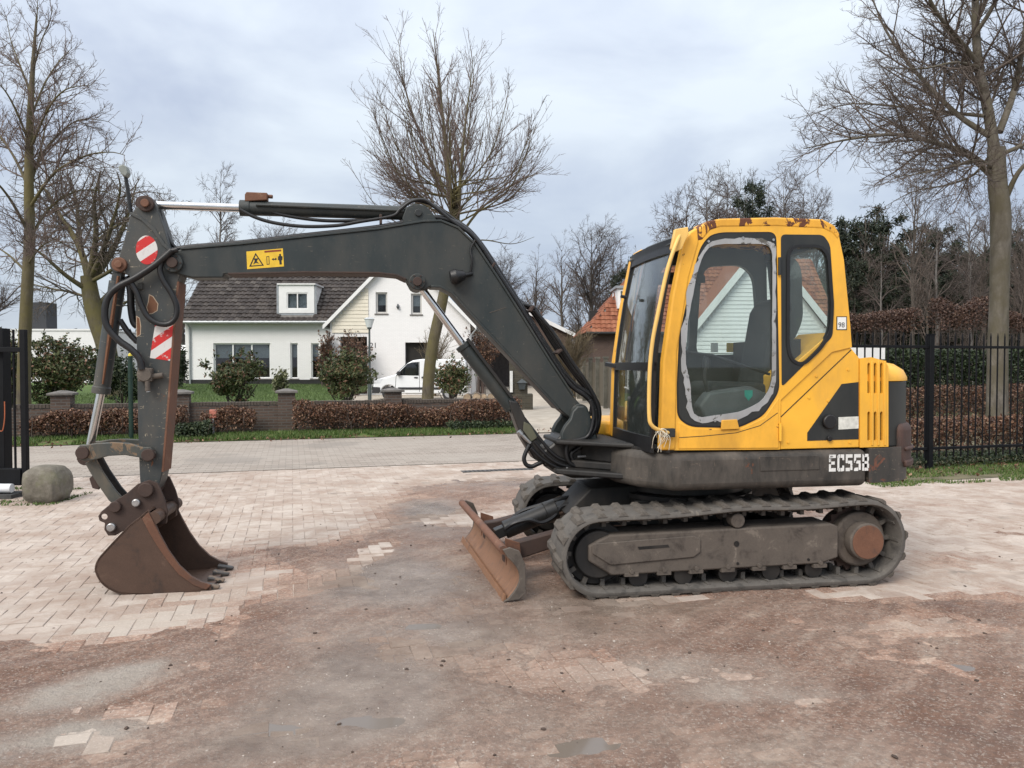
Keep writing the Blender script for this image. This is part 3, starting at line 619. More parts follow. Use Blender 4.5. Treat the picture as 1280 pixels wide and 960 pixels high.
# interior
SEATM = simple('seat_fabric', (.018, .019, .02), .8, .3, 20)
b = MB(); b.box((-.55, .15, 1.0), (.35, .80, 1.04)); b.build('cab_floor', BLK, ex)
b = MB(); b.prism([(.02, 1.36), (-.40, 1.30), (-.42, 1.42), (-.38, 1.46), (0, 1.47), (.05, 1.42)], .68, .22); s_ = b.build('seat', SEATM, ex, .03, seg=3)
b = MB(); b.prism([(-.36, 1.44), (-.46, 1.44), (-.62, 2.02), (-.60, 2.10), (-.52, 2.10), (-.46, 2.0)], .66, .24); b.build('seat_back', SEATM, s_, .04, seg=3)
b = MB(); b.box((-.35, .3, 1.04), (-.02, .6, 1.33)); b.build('seat_base', BLK, s_, .02)
b = MB(); b.prism([(.20, 1.30), (.12, 1.40), (-.20, 1.44), (-.34, 1.38), (-.32, 1.16), (.1, 1.14)], .83, .70); con = b.build('control_console', simple('console_grey', (.07, .075, .078), .6, .15, 10), ex, .02, seg=3)
b = MB(); c = M(936, 494, .835); b.prism([(c[0]+.03, c[1]+.035), (c[0]-.03, c[1]+.035), (c[0]-.03, c[1]-.005), (c[0], c[1]-.04), (c[0]+.03, c[1]-.005)], .83, .833); b.build('green_sticker', simple('sticker_green', (.01, .25, .19), .4, .1, 20), con)
b = MB(); b.tube(catmull([(.10, .76, 1.40), (.13, .76, 1.50), (.12, .76, 1.58)]), .016, 8); b.tube([(.12, .76, 1.57), (.115, .76, 1.62), (.11, .76, 1.66)], [.022, .03, .02], 10); b.build('joystick', HOSE, con)
b = MB(); b.prism([(.12, 1.28), (.05, 1.42), (-.25, 1.42), (-.32, 1.14), (.1, 1.14)], .16, .02); con2 = b.build('control_console', MATS['console_grey'], ex, .02)
b = MB(); b.tube(catmull([(.06, .09, 1.40), (.10, .09, 1.52), (.09, .09, 1.62)]), .016, 8); b.tube([(.09, .09, 1.6), (.085, .09, 1.65), (.08, .09, 1.69)], [.022, .03, .02], 10); b.build('joystick', HOSE, con2)
b = MB(); b.tube([P3(858, 440, .80), P3(890, 444, .80), P3(962, 468, .80)], .010, 8); b.build('lock_bar', HOSE, ex)
for y in (.35, .52):
    q = MB(); q.tube([(.30, y, 1.04), (.34, y, 1.25), (.33, y, 1.42)], .013, 8); q.box((.27, y-.05, 1.05), (.40, y+.05, 1.075)); q.build('travel_pedal', HOSE, ex)
b = MB(); b.prism(loc([(878, 320), (950, 318), (955, 326), (955, 335), (880, 338)]), CF+.02, CF+.002); b.build('blind_roll', HOSE, ex)
b = MB(); b.box((-.58, CF+.02, 1.02), (-.50, CN-.08, 1.78)); b.build('rear_bulkhead', BLK, ex)
b = MB(); b.prism(loc([(870, 480), (960, 480), (960, 555), (860, 555)]), CF+.03, CF+.0); b.build('far_lower_trim', BLK, ex)
YL = simple('decal_yellow', (.70, .45, .03), .45, .1, 20); INK = MATS['ink_black']
for (x0, x1, mt) in ((897, 906, MATS['sticker_white']), (917, 932, YL)):
    a = M(x0, 428, .0); c = M(x1, 440, .0); q = MB(); q.prism([(a[0], a[1]), (c[0], a[1]), (c[0], c[1]), (a[0], c[1])], CF-.010, CF-.013); q.build('cab_sticker', mt, ex)
# ---------- boom, cylinders, arm, linkage, bucket
BW = .105
bo = [(209, 324), (214, 315), (226, 311.5), (300, 305.5), (380, 296.5), (473, 286.5), (530, 277), (551, 276.5), (572, 285), (593, 305), (620, 345), (647, 387), (685, 448), (716, 495), (729, 509), (732, 518), (726, 524), (712, 522), (700, 512), (642, 449), (582, 384), (566, 366), (551, 358.5), (539, 357.5), (531, 362), (521, 363), (513, 359), (508, 350), (496, 344), (473, 341.5), (380, 340.5), (280, 342.5), (279, 347), (240, 347), (216, 341), (209, 333)]
b = MB(); b.prism(px(bo, BW), BW, -BW); bm_ = b.build('boom', GREY, ex, .008)
# top and bottom flanges of the box section stand proud of the web
fl_top = [(226, 311.5), (300, 305.5), (380, 296.5), (473, 286.5), (530, 277), (551, 276.5), (572, 285), (593, 305), (620, 345), (647, 387), (685, 448), (716, 495)]
tp3 = px(fl_top, BW)
def ribbon(pts, th, y0, y1):
    dn = []
    for i, p in enumerate(pts):
        a, c = pts[max(i-1, 0)], pts[min(i+1, len(pts)-1)]; d = Vector((c[0]-a[0], c[1]-a[1])).normalized(); dn.append((p[0]-d.y*th, p[1]+d.x*th))
    return MB().prism(list(pts)+dn[::-1], y0, y1)
ribbon([(p[0], p[1]-.004) for p in tp3], -.016, BW+.010, -BW-.010).build('top_flange', GREY, bm_, .003)
ribbon([(p[0]+.004, p[1]+.004) for p in px([(700, 511), (642, 448), (582, 383), (566, 365), (551, 357.5), (539, 357)], BW)], -.016, BW+.008, -BW-.008).build('bottom_flange', GREY, bm_, .003)
ribbon([(p[0], p[1]+.006) for p in px([(508, 349), (496, 343.5), (473, 341), (380, 340), (285, 342)], BW)], -.014, BW+.008, -BW-.008).build('bottom_flange', DKRUST, bm_, .003)
for (c, r, mt) in (((521.5, 352.5), 10.5, GREY), ((217, 329), 11.5, GREY), ((724, 516), 12, GREY)):
    q = M(*c, BW); rr = r/960*5.7; e = MB(); e.cyl((q[0], BW+.03, q[1]), (q[0], -BW-.03, q[1]), rr, 28); hub = e.build('pivot_boss', mt, bm_, .006)
    e = MB(); e.cyl((q[0], BW+.03, q[1]), (q[0], BW+.052, q[1]), rr*.55, 18); e.build('pin', DKRUST, hub, .004)
    for k in range(6):
        a = k*math.pi/3; e = MB(); e.cyl((q[0]+rr*.78*math.cos(a), BW+.028, q[1]+rr*.78*math.sin(a)), (q[0]+rr*.78*math.cos(a), BW+.038, q[1]+rr*.78*math.sin(a)), .006, 6); e.build('bolt', DKRUST, hub)
e = MB(); q0, q1 = M(594, 379, BW), M(554, 414, BW)
e.bar((M(612, 391, BW)[0], BW+.0005, M(612, 391, BW)[1]), (M(633, 384, BW)[0], BW+.0005, M(633, 384, BW)[1]), .004, .004); e.build('weld_line', DUSTY, bm_)
# boom lamp
e = MB(); a = P3(563, 347, BW+.07); c = P3(580, 344, BW+.05); e.tube([a, ((a[0]*2+c[0])/3, a[1], (a[2]*2+c[2])/3), c], [.050, .060, .036], 20); e.cyl(P3(576, 345, BW+.05), P3(590, 342, BW), .018, 10); wl = e.build('work_lamp', HOSE, bm_, .004)
e = MB(); e.tube(catmull([P3(588, 340, BW+.01), P3(590, 325, BW+.02), P3(588, 312, BW+.015), P3(594, 300, BW+.02)]), .008, 6); e.build('lamp_cable', HOSE, wl)
# warning decal
DY = BW+.0015
e = MB(); e.prism(px([(308, 314.5), (353.5, 310.5), (355, 333), (309, 336.5)], BW), BW-.001, DY); wd = e.build('warning_decal', YL, bm_)
def dec(pts, mt=INK, nm='decal_mark'): q = MB(); q.prism(px(pts, BW), DY, DY+.0008); q.build(nm, mt, wd, smooth=False)
tri = [(311.5, 333.5), (319.5, 316), (330, 332)]
q = MB(); q.panel(px(tri, BW), [px([(313.8, 332), (319.7, 319), (327.6, 331)], BW)], DY, DY+.0008); q.build('triangle_mark', INK, wd, smooth=False)
dec([(317, 323), (323, 323), (321, 326.5), (324, 329.5), (320, 328.5), (316.5, 330.5), (318.5, 326)])
q = MB(); q.panel(px([(333, 320.5), (336.5, 320), (337, 330.5), (333.5, 331)], BW), [px([(333.8, 321.2), (335.8, 321), (336.2, 329.8), (334.2, 330)], BW)], DY, DY+.0008); q.build('decal_mark', INK, wd, smooth=False)
dec([(339.5, 324), (342, 322.5), (342, 323.6), (344, 323.4), (344, 322.2), (346.5, 323.8), (344, 325.4), (344, 324.6), (342, 324.8), (342, 326)])
dec([(349, 317.5), (351.2, 317.3), (351.3, 319.8), (353.2, 320.5), (353, 325), (352, 325.3), (352.3, 330.5), (349.5, 330.8), (349, 325.5), (347.6, 325), (347.5, 320.8), (349, 320)])
dec([(330.5, 313.6), (351.5, 311.9), (351.6, 314.2), (330.7, 315.9)], rusty('decal_worn_red', a=(.25, .05, .02), b=(.6, .4, .05), c=(.1, .03, .02), scale=60))
# boom cylinder
def cyl_on(name, p_eye0, p_rod, p_barrel_end, p_eye1, r_rod, r_bar, mt, ly=0.0, parent=ex, rodmat=CHROME, eye=.055):
    A, B_, C_, D_ = [Vector(P3(*p, ly)) for p in (p_eye0, p_rod, p_barrel_end, p_eye1)]
    e = MB(); e.tube([B_, B_+(C_-B_)*.06, B_+(C_-B_)*.061, C_], [r_bar*1.12, r_bar*1.12, r_bar, r_bar], 28); d_ = (D_-C_).normalized(); e.bar(C_, D_, r_bar*1.2, r_bar*1.3, (0, 1, 0)); e.cyl((D_.x, -.05, D_.z), (D_.x, .05, D_.z), eye, 18)
    o = e.build(name, mt, parent, .005)
    e = MB(); e.cyl(A, B_, r_rod, 22); e.build('piston_rod', rodmat, o)
    e = MB(); e.cyl((A.x, -.06, A.z), (A.x, .06, A.z), eye, 20); e.build('rod_eye', DKRUST, o, .004)
    return o
bcyl = cyl_on('boom_cylinder', (521.5, 353), (578, 430), (640, 510), (690, 574), .029, .058, GREY)
e = MB(); e.bar(P3(584, 423, .065), P3(640, 497, .065), .022, .022); e.build('cylinder_pipe', BLK, bcyl)
e = MB(); e.prism(px([(636, 500), (648, 503), (668, 545), (684, 566), (692, 578), (684, 584), (668, 574), (652, 548), (640, 515)], .09), .085, -.085); e.build('cylinder_guard', GREASE, bcyl, .01)
e = MB(); e.prism(px([(655, 527), (663, 531), (672, 547), (664, 552), (654, 538)], .1), .088, .098); e.build('guard_plate', painted('mossy_plate', (.07, .075, .045), chip_at=.7, dirt=(.14, .13, .09), dirt_amt=.8), bcyl, .003)
e = MB(); e.cyl(P3(650, 541, .11), P3(663, 554, .11), .014, 10); e.cyl(P3(648, 539, .11), P3(652, 543, .11), .022, 8); e.cyl(P3(676, 556, .11), P3(680, 560, .11), .014, 8); e.build('hose_fitting', STEEL, bcyl)
# arm cylinder along the top of the boom
acyl = cyl_on('arm_cylinder', (182, 256), (300, 260), (508, 266.5), (523, 268.5), .030, .053, GREY)
e = MB(); e.prism(px([(306, 243), (308, 240), (334, 241), (334, 250), (306, 251.5)], .04), .045, -.035); e.cyl(P3(334, 245.5, .0), P3(341, 246, .0), .015, 10); e.build('valve_block', RUST, acyl, .006)
e = MB(); e.cyl(P3(320, 256, .062), P3(505, 263.5, .062), .011, 8); e.build('cylinder_pipe', GREY, acyl)
e = MB(); e.prism(px([(505, 284), (503, 272), (508, 259), (518, 254), (532, 257), (541, 267), (548, 279), (530, 281)], .085), .085, .065); e.prism(px([(505, 284), (503, 272), (508, 259), (518, 254), (532, 257), (541, 267), (548, 279), (530, 281)], .085), -.065, -.085); brk = e.build('cylinder_bracket', GREY, bm_, .006)
q = M(523, 266, .085); e = MB(); e.cyl((q[0], .085, q[1]), (q[0], .100, q[1]), .028, 16); e.build('pin', DKG, brk, .004)
# arm (stick)
AW = .095
ao = [(174, 256), (178, 248), (186, 247), (193, 252), (197, 262), (206, 289), (212, 308), (222, 324), (228, 338), (222.5, 352), (216.5, 420), (210, 508), (203, 590), (200, 603), (193, 618), (184, 622), (176, 615), (174.5, 594), (172.5, 540), (170.5, 420), (168, 364), (161, 344), (152, 340), (146, 333), (148, 323), (155, 300), (163, 268)]
e = MB(); e.prism(px(ao, AW), AW, -AW); am = e.build('arm', ARMG, ex, .006)
e = MB(); e.prism([(x-.010, z) for x, z in px([(222.5, 352), (216.5, 420), (210, 508), (203, 590)], AW)]+[(x+.006, z) for x, z in px([(203, 590), (210, 508), (216.5, 420), (222.5, 352)], AW)], AW+.006, -AW-.006); e.build('inner_flange', RUST, am, .003)
e = MB(); e.prism(px([(162, 268), (164, 265), (178, 272), (194, 285), (206, 304), (213, 311), (211, 314), (203, 307), (191, 289), (177, 276)], AW), AW+.012, AW-.002); e.build('edge_flange', ARMG, am, .003)
for (c, r, mt) in (((183, 255), 9.5, DKRUST), ((150, 331), 8.5, RUST), ((185, 613), 9, DKRUST)):
    q = M(*c, AW); rr = r/960*5.75; e = MB(); e.cyl((q[0], AW+.025, q[1]), (q[0], -AW-.025, q[1]), rr, 26); hb = e.build('pivot_boss', mt, am, .006)
    e = MB(); e.cyl((q[0], AW+.025, q[1]), (q[0], AW+.045, q[1]), rr*.5, 16); e.build('pin', RUST, hb, .003)
# torn paint patches on the arm are bare rusty steel
BARE = rusty('bare_orange_rust', a=(.16, .07, .035), b=(.26, .15, .09), c=(.09, .04, .025), scale=14); TORN = simple('torn_paint_edge', (.45, .35, .25), .7, .2, 30)
def rpatch(pts):
    e = MB(); e.prism(px(inset_px(pts, .9), AW), AW-.002, AW+.0012); p_ = e.build('torn_edge', TORN, am, smooth=False)
    e = MB(); e.prism(px(pts, AW), AW-.002, AW+.0022); e.build('bare_patch', BARE, p_, smooth=False)
rpatch([(187, 369), (191, 371), (195, 377), (197, 380), (196, 388), (191, 391), (186, 392), (184, 384), (186, 377)])
rpatch([(171, 396), (174, 398), (175.5, 408), (175, 418), (171.5, 420)])
e = MB(); e.prism(px([(173, 353), (179, 353), (179, 362), (173, 362)], AW), AW, AW+.02); e.build('clamp_block', ARMG, am, .004)
# red-white hazard plates
t = NT('hazard_stripes'); spz = t.n('ShaderNodeSeparateXYZ'); t.l(t.co(), spz.inputs[0])
fr_ = t.math('FRACT', t.math('MULTIPLY', t.math('ADD', t.math('MULTIPLY', spz.outputs['X'], .72), spz.outputs['Z']), 6.6)); fr_ = t.math('FRACT', t.math('ADD', fr_, .12))
wear = t.ramp(t.noise(22, 6, .7), [(.58, 0.), (.62, 1.)])
t.set(t.mix(t.math('MULTIPLY', wear, .75), t.mix(t.math('GREATER_THAN', fr_, .5), (.62, .60, .58), (.52, .02, .018)), (.55, .50, .48)), .45)
MATS['hazard_stripes'] = t.m
e = MB(); q = M(183.5, 312.5, AW); e.prism(disc(q, .073, 32, .103), AW-.001, AW+.002); hz = e.build('hazard_plate', t.m, am); hz['label'] = 'oval red and white striped reflector'
e = MB(); e.prism(px([(194, 406), (219.5, 404), (217, 428), (212.5, 451), (187.5, 447.5), (190, 430)], AW), AW-.001, AW+.002); hz = e.build('hazard_plate', t.m, am); hz['label'] = 'peeling red and white striped reflector sheet'
# mirror on a stalk and the pipe tap on the arm
e = MB(); e.tube([P3(163.5, 266, .0), P3(160, 240, .0), P3(157, 220, .0)], .014, 8); ms = e.build('mirror_stalk', HOSE, am)
e = MB(); e.prism(px([(150, 210), (156, 207), (161, 210), (163, 218), (160, 223), (154, 220)], .0), .05, -.02); e.build('mirror_head', simple('mirror_shell', (.22, .24, .22), .5, .2, 12), ms, .008)
e = MB(); c = P3(182, 468, AW+.03); e.cyl((c[0], AW, c[2]), (c[0], AW+.07, c[2]), .05, 14); e.box((c[0]-.05, AW+.01, c[2]-.05), (c[0]+.045, AW+.06, c[2]+.045)); e.cyl(P3(184, 472, AW+.05), P3(185, 489, AW+.05), .018, 12); e.cyl(P3(188, 471, AW+.03), P3(204, 469, AW+.03), .02, 12); tp = e.build('pipe_tap', DUSTY, am, .005)
e = MB(); e.cyl(P3(184, 478, AW+.05), P3(185.5, 490, AW+.05), .015, 8); e.build('tap_stem', STEEL, tp)
# hoses at the elbow
def hose(pts, r, parent, ly=AW+.06, mt=HOSE, n=7, nm='hose'):
    e = MB(); e.tube(catmull([P3(a, b_, (c_[0] if c_ else ly)) for a, b_, *c_ in pts], n), r, 10); return e.build(nm, mt, parent)
hose([(215, 313), (205, 322), (190, 334), (168, 348), (147, 359), (135, 372), (131, 390), (134, 408), (148, 425), (163, 436), (174, 448), (178, 462)], .024, am)
hose([(222, 312), (207, 318), (200, 335), (204, 350), (215, 368), (221, 384), (219, 398), (210, 405), (197, 404), (185, 396), (177, 382), (171, 366), (163, 352)], .020, am, AW+.05)
hose([(158, 346), (163, 362), (164, 385), (167, 402), (172, 408)], .026, am, .0)
hose([(150, 400), (160, 415), (172, 428)], .020, am, .03)
hose([(199, 262), (203, 280), (211, 300), (220, 310)], .014, am, .03)
# hoses along the top of the boom
hose([(222, 311), (240, 308.5), (300, 303.5), (380, 294.5), (473, 284), (528, 274), (550, 272.5), (574, 281), (596, 301), (622, 341), (650, 384), (688, 445), (712, 480), (734, 497), (743, 512), (742, 530), (735, 545)], .019, bm_, .06)
hose([(228, 310), (300, 304), (380, 295), (473, 284.5), (530, 274), (552, 272), (577, 281), (598, 301), (626, 342), (654, 386), (692, 446), (716, 478), (742, 497), (749, 514), (746, 538), (736, 552)], .019, bm_, .015)
hose([(300, 262), (320, 272), (345, 279), (380, 283), (420, 282), (450, 277), (490, 270), (500, 262), (514, 252), (530, 250), (545, 260), (566, 277), (590, 294), (604, 313)], .013, acyl, .07)
hose([(330, 262), (360, 270), (410, 276), (470, 274), (492, 266), (512, 251), (536, 254), (556, 266), (576, 281)], .013, acyl, .03)
hose([(640, 368), (650, 379), (668, 385), (675, 396), (690, 420), (716, 462), (733, 482), (740, 500), (738, 520)], .017, bm_, -.03)
hose([(668, 388), (690, 414), (712, 448), (730, 474), (744, 498), (749, 520), (744, 540)], .017, bm_, .03)
hose([(642, 372), (660, 384), (672, 399), (694, 434), (720, 470), (742, 500), (746, 524), (740, 545)], .019, bm_, -.07)
for (a, c) in (((476, 270), (476, 282)), ((617, 330), (612, 337)), ((665, 383), (661, 390)), ((700, 437), (694, 442))):
    e = MB(); A = P3(*a, 0); C_ = P3(*c, 0); e.bar(A, C_, .16, .02, (0, 0, 1) if abs(A[0]-C_[0]) > .03 else (1, 0, 0)); e.build('hose_clamp', DKRUST, bm_, .004)
# yellow bucket cylinder, link, push bars
kcyl = cyl_on('bucket_cylinder', (110, 571), (126, 492), (147, 352), (150, 332), .028, .056, ARMG, ly=0.0)
e = MB(); e.tube([P3(128.5, 480, .058), P3(137, 420, .058), P3(148, 345, .058)], [.007, .016, .011], 6); e.build('bare_streak', BARE, kcyl)
e = MB(); e.tube([P3(149, 348, -.05), P3(138, 420, -.06), P3(129, 485, -.06)], .014, 8); e.build('cylinder_pipe', BLK, kcyl)
LK = painted('link_worn_paint', (.055, .06, .055), chip=(.16, .11, .07), chip_at=.57, dirt=(.17, .13, .085), dirt_amt=.8, scale=12)
for sy in (1, -1):
    y0, y1 = (.112, .145) if sy > 0 else (-.145, -.112)
    lko = px([(96, 560), (100, 556), (108, 556), (120, 554), (140, 553), (160, 554), (178, 559), (188, 559), (194, 566), (192, 574), (184, 578), (174, 572), (156, 569), (136, 570), (118, 575), (106, 577), (98, 574)], .145)
    e = MB(); e.prism(lko, y0, y1); ln = e.build('rocker_link', LK, ex, .006)
    for c in ((103.5, 566), (185.5, 568.5)):
        q = M(*c, .145); e = MB(); e.cyl((q[0], y0-.004*sy, q[1]), (q[0], y1+.02 if sy > 0 else y0-.02, q[1]), .045, 22); e.build('link_pin', DKRUST, ln, .005)
    e = MB(); e.prism(px([(106, 579), (118, 572), (128, 590), (143, 612), (152, 622), (146, 634), (136, 626), (122, 606), (112, 590)], .08), (.05 if sy > 0 else -.08), (.08 if sy > 0 else -.05)); e.build('push_link', LK if sy > 0 else BLK, ex, .005)
e = MB(); e.prism(px([(112, 598), (116, 594), (126, 601), (124, 612), (116, 610)], .06), .07, .045); e.build('link_ear', DKRUST, ex, .003)
# quick hitch plates
ho = [(133, 634), (142, 627), (158, 617), (172, 605), (186, 600), (197, 604), (205, 622), (210, 640), (207, 655), (196, 655), (186, 648), (176, 651), (163, 657), (152, 665), (144, 669.5), (135, 669.5), (130, 662), (131, 654), (124, 651), (122.5, 645), (127, 639)]
for (y0, y1) in ((.165, .145), (-.145, -.165)):
    hp_ = px(ho, .165); e = MB(); e.panel(hp_, [disc(M(130, 646, .165), .022, 12)], y0, y1); hi = e.build('hitch_plate', DKRUST, ex, .004)
    for c, r, mt in (((145, 633), .04, DKRUST), ((171, 628), .028, STEEL), ((140, 658.5), .030, STEEL), ((183, 612), .052, DKRUST)):
        q = M(*c, .165); e = MB(); e.cyl((q[0], y0-.004 if y0 > 0 else y1+.004, q[1]), (q[0], y0+.03 if y0 > 0 else y1-.03, q[1]), r, 18); e.build('hitch_pin', mt, hi, .006)
e = MB()
for c, r in (((145, 633), .03), ((140, 658.5), .03), ((185, 613), .04)):
    q = M(*c, .165); e.cyl((q[0], .15, q[1]), (q[0], -.15, q[1]), r, 16)
e.build('hitch_shaft', DKRUST, ex)
# bucket
KB = .30
shell = [(185, 637), (176, 645), (161, 657), (147, 671), (133, 686), (122, 699), (118, 711), (121, 721), (128, 731), (140, 739), (155, 743.5), (190, 744.5), (222, 742.5), (262, 738.5)]
sp_ = [(q.x, q.y) for q in catmull([(*M(a, c, KB), 0) for a, c in shell], 4)]
ribbon(sp_, -.018, KB, -KB).build('bucket', BUCK, ex, .002)
kb = bpy.data.objects['bucket']
side = shell+[(264, 731), (252, 727), (239, 720), (224, 706), (211, 688), (200, 668), (194, 654)]
so_ = px(side, KB)
for sy in (1, -1):
    e = MB(); e.prism(so_, KB*sy, (KB-.018)*sy); e.build('side_plate', BUCK, kb, .003)
    e = MB(); edge = px([(264, 731), (252, 727), (239, 720), (224, 706), (211, 688), (200, 668), (192, 652), (186, 640), (178, 648), (186, 664), (196, 681), (209, 700), (224, 718), (242, 731), (258, 737)], KB); e.prism(edge, (KB+.010)*sy, (KB-.003)*sy); e.build('side_cutter', rusty('cutter_rust', a=(.13, .06, .036), b=(.21, .13, .09), c=(.075, .045, .034)) if sy > 0 else MATS['cutter_rust'], kb, .003)
lip = [M(250, 740, KB), M(268, 737.5, KB)]
e = MB(); a, c = M(240, 742, KB), M(264, 739, KB); e.prism([(a[0], a[1]), (c[0], c[1]), (c[0], c[1]+.025), (a[0], a[1]+.03)], KB, -KB); e.build('lip_plate', BUCK, kb, .004)
for k in range(4):
    y = KB-.045-k*(2*KB-.09)/3; e = MB(); c = M(263, 739.5, KB); z0 = c[1]
    e.add([(c[0]+.06, y-.035, z0-.004), (c[0]+.06, y+.035, z0-.004), (c[0]-.055, y+.026, z0+.012), (c[0]-.055, y-.026, z0+.012), (c[0]+.06, y-.035, z0+.055), (c[0]+.06, y+.035, z0+.055), (c[0]-.055, y+.026, z0+.028), (c[0]-.055, y-.026, z0+.028)], [(3, 2, 1, 0), (4, 5, 6, 7), (0, 1, 5, 4), (1, 2, 6, 5), (2, 3, 7, 6), (3, 0, 4, 7)])
    e.build('tooth', painted('tooth_steel', (.035, .033, .032), chip=(.16, .12, .09), chip_at=.5, dirt_amt=.5) if k == 0 else MATS['tooth_steel'], kb, .01)
for sy in (1, -1):
    e = MB(); e.prism(px([(207, 655), (196, 662), (180, 652), (172, 648), (176, 640), (196, 636), (208, 640)], .165), .142*sy, .118*sy); e.build('bucket_ear', BUCK, kb, .006)
e = MB(); q = M(192, 648, KB); e.cyl((q[0], KB, q[1]), (q[0], -KB, q[1]), .045, 18); e.build('bucket_crossbar', BUCK, kb)
# ---------- swing post and the boom foot
plate = [(713, 524), (716, 514), (722, 507.5), (731, 508), (737, 515), (741, 528), (747, 548), (745, 556), (712, 556), (702, 552), (702, 541), (706, 533)]
for (y0, y1) in ((.19, .13), (-.13, -.19)): e = MB(); e.prism(px(plate, .19), y0, y1); e.build('boom_foot_bracket', GREY, ex, .012)
low = [(702, 543), (690, 556), (680, 563), (676, 570), (684, 582), (698, 592), (716, 598), (742, 598), (752, 590), (752, 556), (730, 552)]
e = MB(); e.prism(px(low, .17), .165, -.165); e.build('swing_post', GREASE, ex, .02)
q = M(733, 575, 0); e = MB(); e.cyl((q[0], 0, .74), (q[0], 0, 1.06), .085, 24); e.build('swing_pin', DKG, ex, .01)
hose([(738, 500), (742, 520), (735, 545), (714, 552), (708, 562), (712, 578), (728, 583), (760, 578)], .016, ex, .21)
hose([(744, 512), (744, 535), (728, 556), (714, 568), (722, 580), (745, 584), (768, 576)], .016, ex, .19)
hose([(662, 556), (657, 566), (655, 574), (658, 581), (665, 583), (672, 580), (680, 577), (690, 576)], .017, ex, .12)
hose([(664, 560), (676, 572), (692, 582), (712, 588), (740, 588)], .016, ex, .16)
hose([(668, 552), (684, 570), (700, 580), (720, 585)], .014, ex, .18)
hose([(672, 545), (690, 566), (708, 576), (735, 577), (765, 572)], .014, ex, .18)
for (a, c) in (((722, 571), (738, 570)), ((740, 590), (740, 596)), ((709, 584), (709, 590))):
    e = MB(); e.cyl(P3(*a, .22), P3(*c, .22), .010, 8); e.build('hose_fitting', STEEL, ex)
# ================================================================== THE PLACE
RA = R_(16.0); RU = (math.cos(RA), math.sin(RA)); RN = (-math.sin(RA), math.cos(RA))     # the road's direction and its normal (away from the yard)
def RP(u, v, z=0.0): return (RU[0]*u+RN[0]*v, RU[1]*u+RN[1]*v, z)
def uv(x, y): return (x*RU[0]+y*RU[1], x*RN[0]+y*RN[1])
V0 = uv(-3.0, 11.75)[1]; V1 = uv(-4.5, 16.25)[1]; VW = V1+1.75          # near kerb, far kerb, garden wall line
def sheet(name, pts, mat, nx=1): 
    b = MB(); b.add(pts, [tuple(range(len(pts)))]); o = b.build(name, mat, smooth=False); return tag(o, kind='structure')
# far ground
t = NT('soil_and_grass'); c = t.ramp(t.noise(.15, 8, .6), [(.35, (.055, .07, .025)), (.55, (.10, .09, .05)), (.7, (.16, .13, .09))]); t.set(c, .95, 0, .2); t.bump(t.noise(6, 5), .5, .05)
g = MB(); g.plan([(-900, -300), (900, -300), (900, 1500), (-900, 1500)], -.5, -.045); tag(g.build('ground', t.m, smooth=False), kind='structure')
# road of worn grey clinker
t = NT('worn_grey_road'); bt = t.n('ShaderNodeTexBrick'); bt.inputs['Scale'].default_value = 1; bt.inputs['Brick Width'].default_value = .21; bt.inputs['Row Height'].default_value = .105; bt.inputs['Mortar Size'].default_value = .006
bt.inputs['Color1'].default_value = (.25, .212, .18, 1); bt.inputs['Color2'].default_value = (.35, .305, .265, 1); bt.inputs['Mortar'].default_value = (.13, .11, .095, 1)
t.l(t.co(), bt.inputs['Vector'])
c = t.mix(t.ramp(t.noise(.9, 8, .65, stretch=(.35, 1, 1)), [(.35, 0.), (.7, .9)]), bt.outputs['Color'], (.34, .305, .265))
c = t.mix(t.ramp(t.noise(.5, 6, .6), [(.55, 0.), (.62, .5)]), c, (.20, .18, .16))
t.set(c, t.ramp(t.noise(.6, 5), [(.35, .75), (.65, .95)]), 0, .2); t.bump(t.math('ADD', t.math('MULTIPLY', bt.outputs['Fac'], -.4), t.noise(25, 5)), .35, .008)
rb = MB(); rb.add([(-70, V0, 0), (70, V0, 0), (70, V1, 0), (-70, V1, 0)], [(0, 1, 2, 3)]); o = rb.build('road', t.m, smooth=False); o.rotation_euler.z = RA; o.location.z = .001; tag(o, kind='structure')
# ------------------------------------------------------------------ yard: sand bed, pavers, mud
def fbm_grid(X, Y, seed, base=.5, octs=5, gain=.55):
    rg = np.random.default_rng(seed); out = np.zeros_like(X); amp = 1; tot = 0; fr = base
    for k in range(octs):
        tab = rg.random((128, 128)); x = X*fr+31.7*k+500; y = Y*fr+17.3*k+500
        xi = np.floor(x).astype(int); yi = np.floor(y).astype(int); u = x-xi; v = y-yi; u = u*u*(3-2*u); v = v*v*(3-2*v)
        a = tab[xi % 128, yi % 128]; b_ = tab[(xi+1) % 128, yi % 128]; c_ = tab[xi % 128, (yi+1) % 128]; d = tab[(xi+1) % 128, (yi+1) % 128]
        out += amp*((a*(1-u)+b_*u)*(1-v)+(c_*(1-u)+d*u)*v); tot += amp; amp *= gain; fr *= 2.03
    return out/tot-.5
def blob(X, Y, c, rx, ry=None, ang=0):
    ry = ry or rx; dx = X-c[0]; dy = Y-c[1]; ca, sa = math.cos(ang), math.sin(ang)
    p = (dx*ca+dy*sa)/rx; q = (-dx*sa+dy*ca)/ry; return np.exp(-(p*p+q*q))
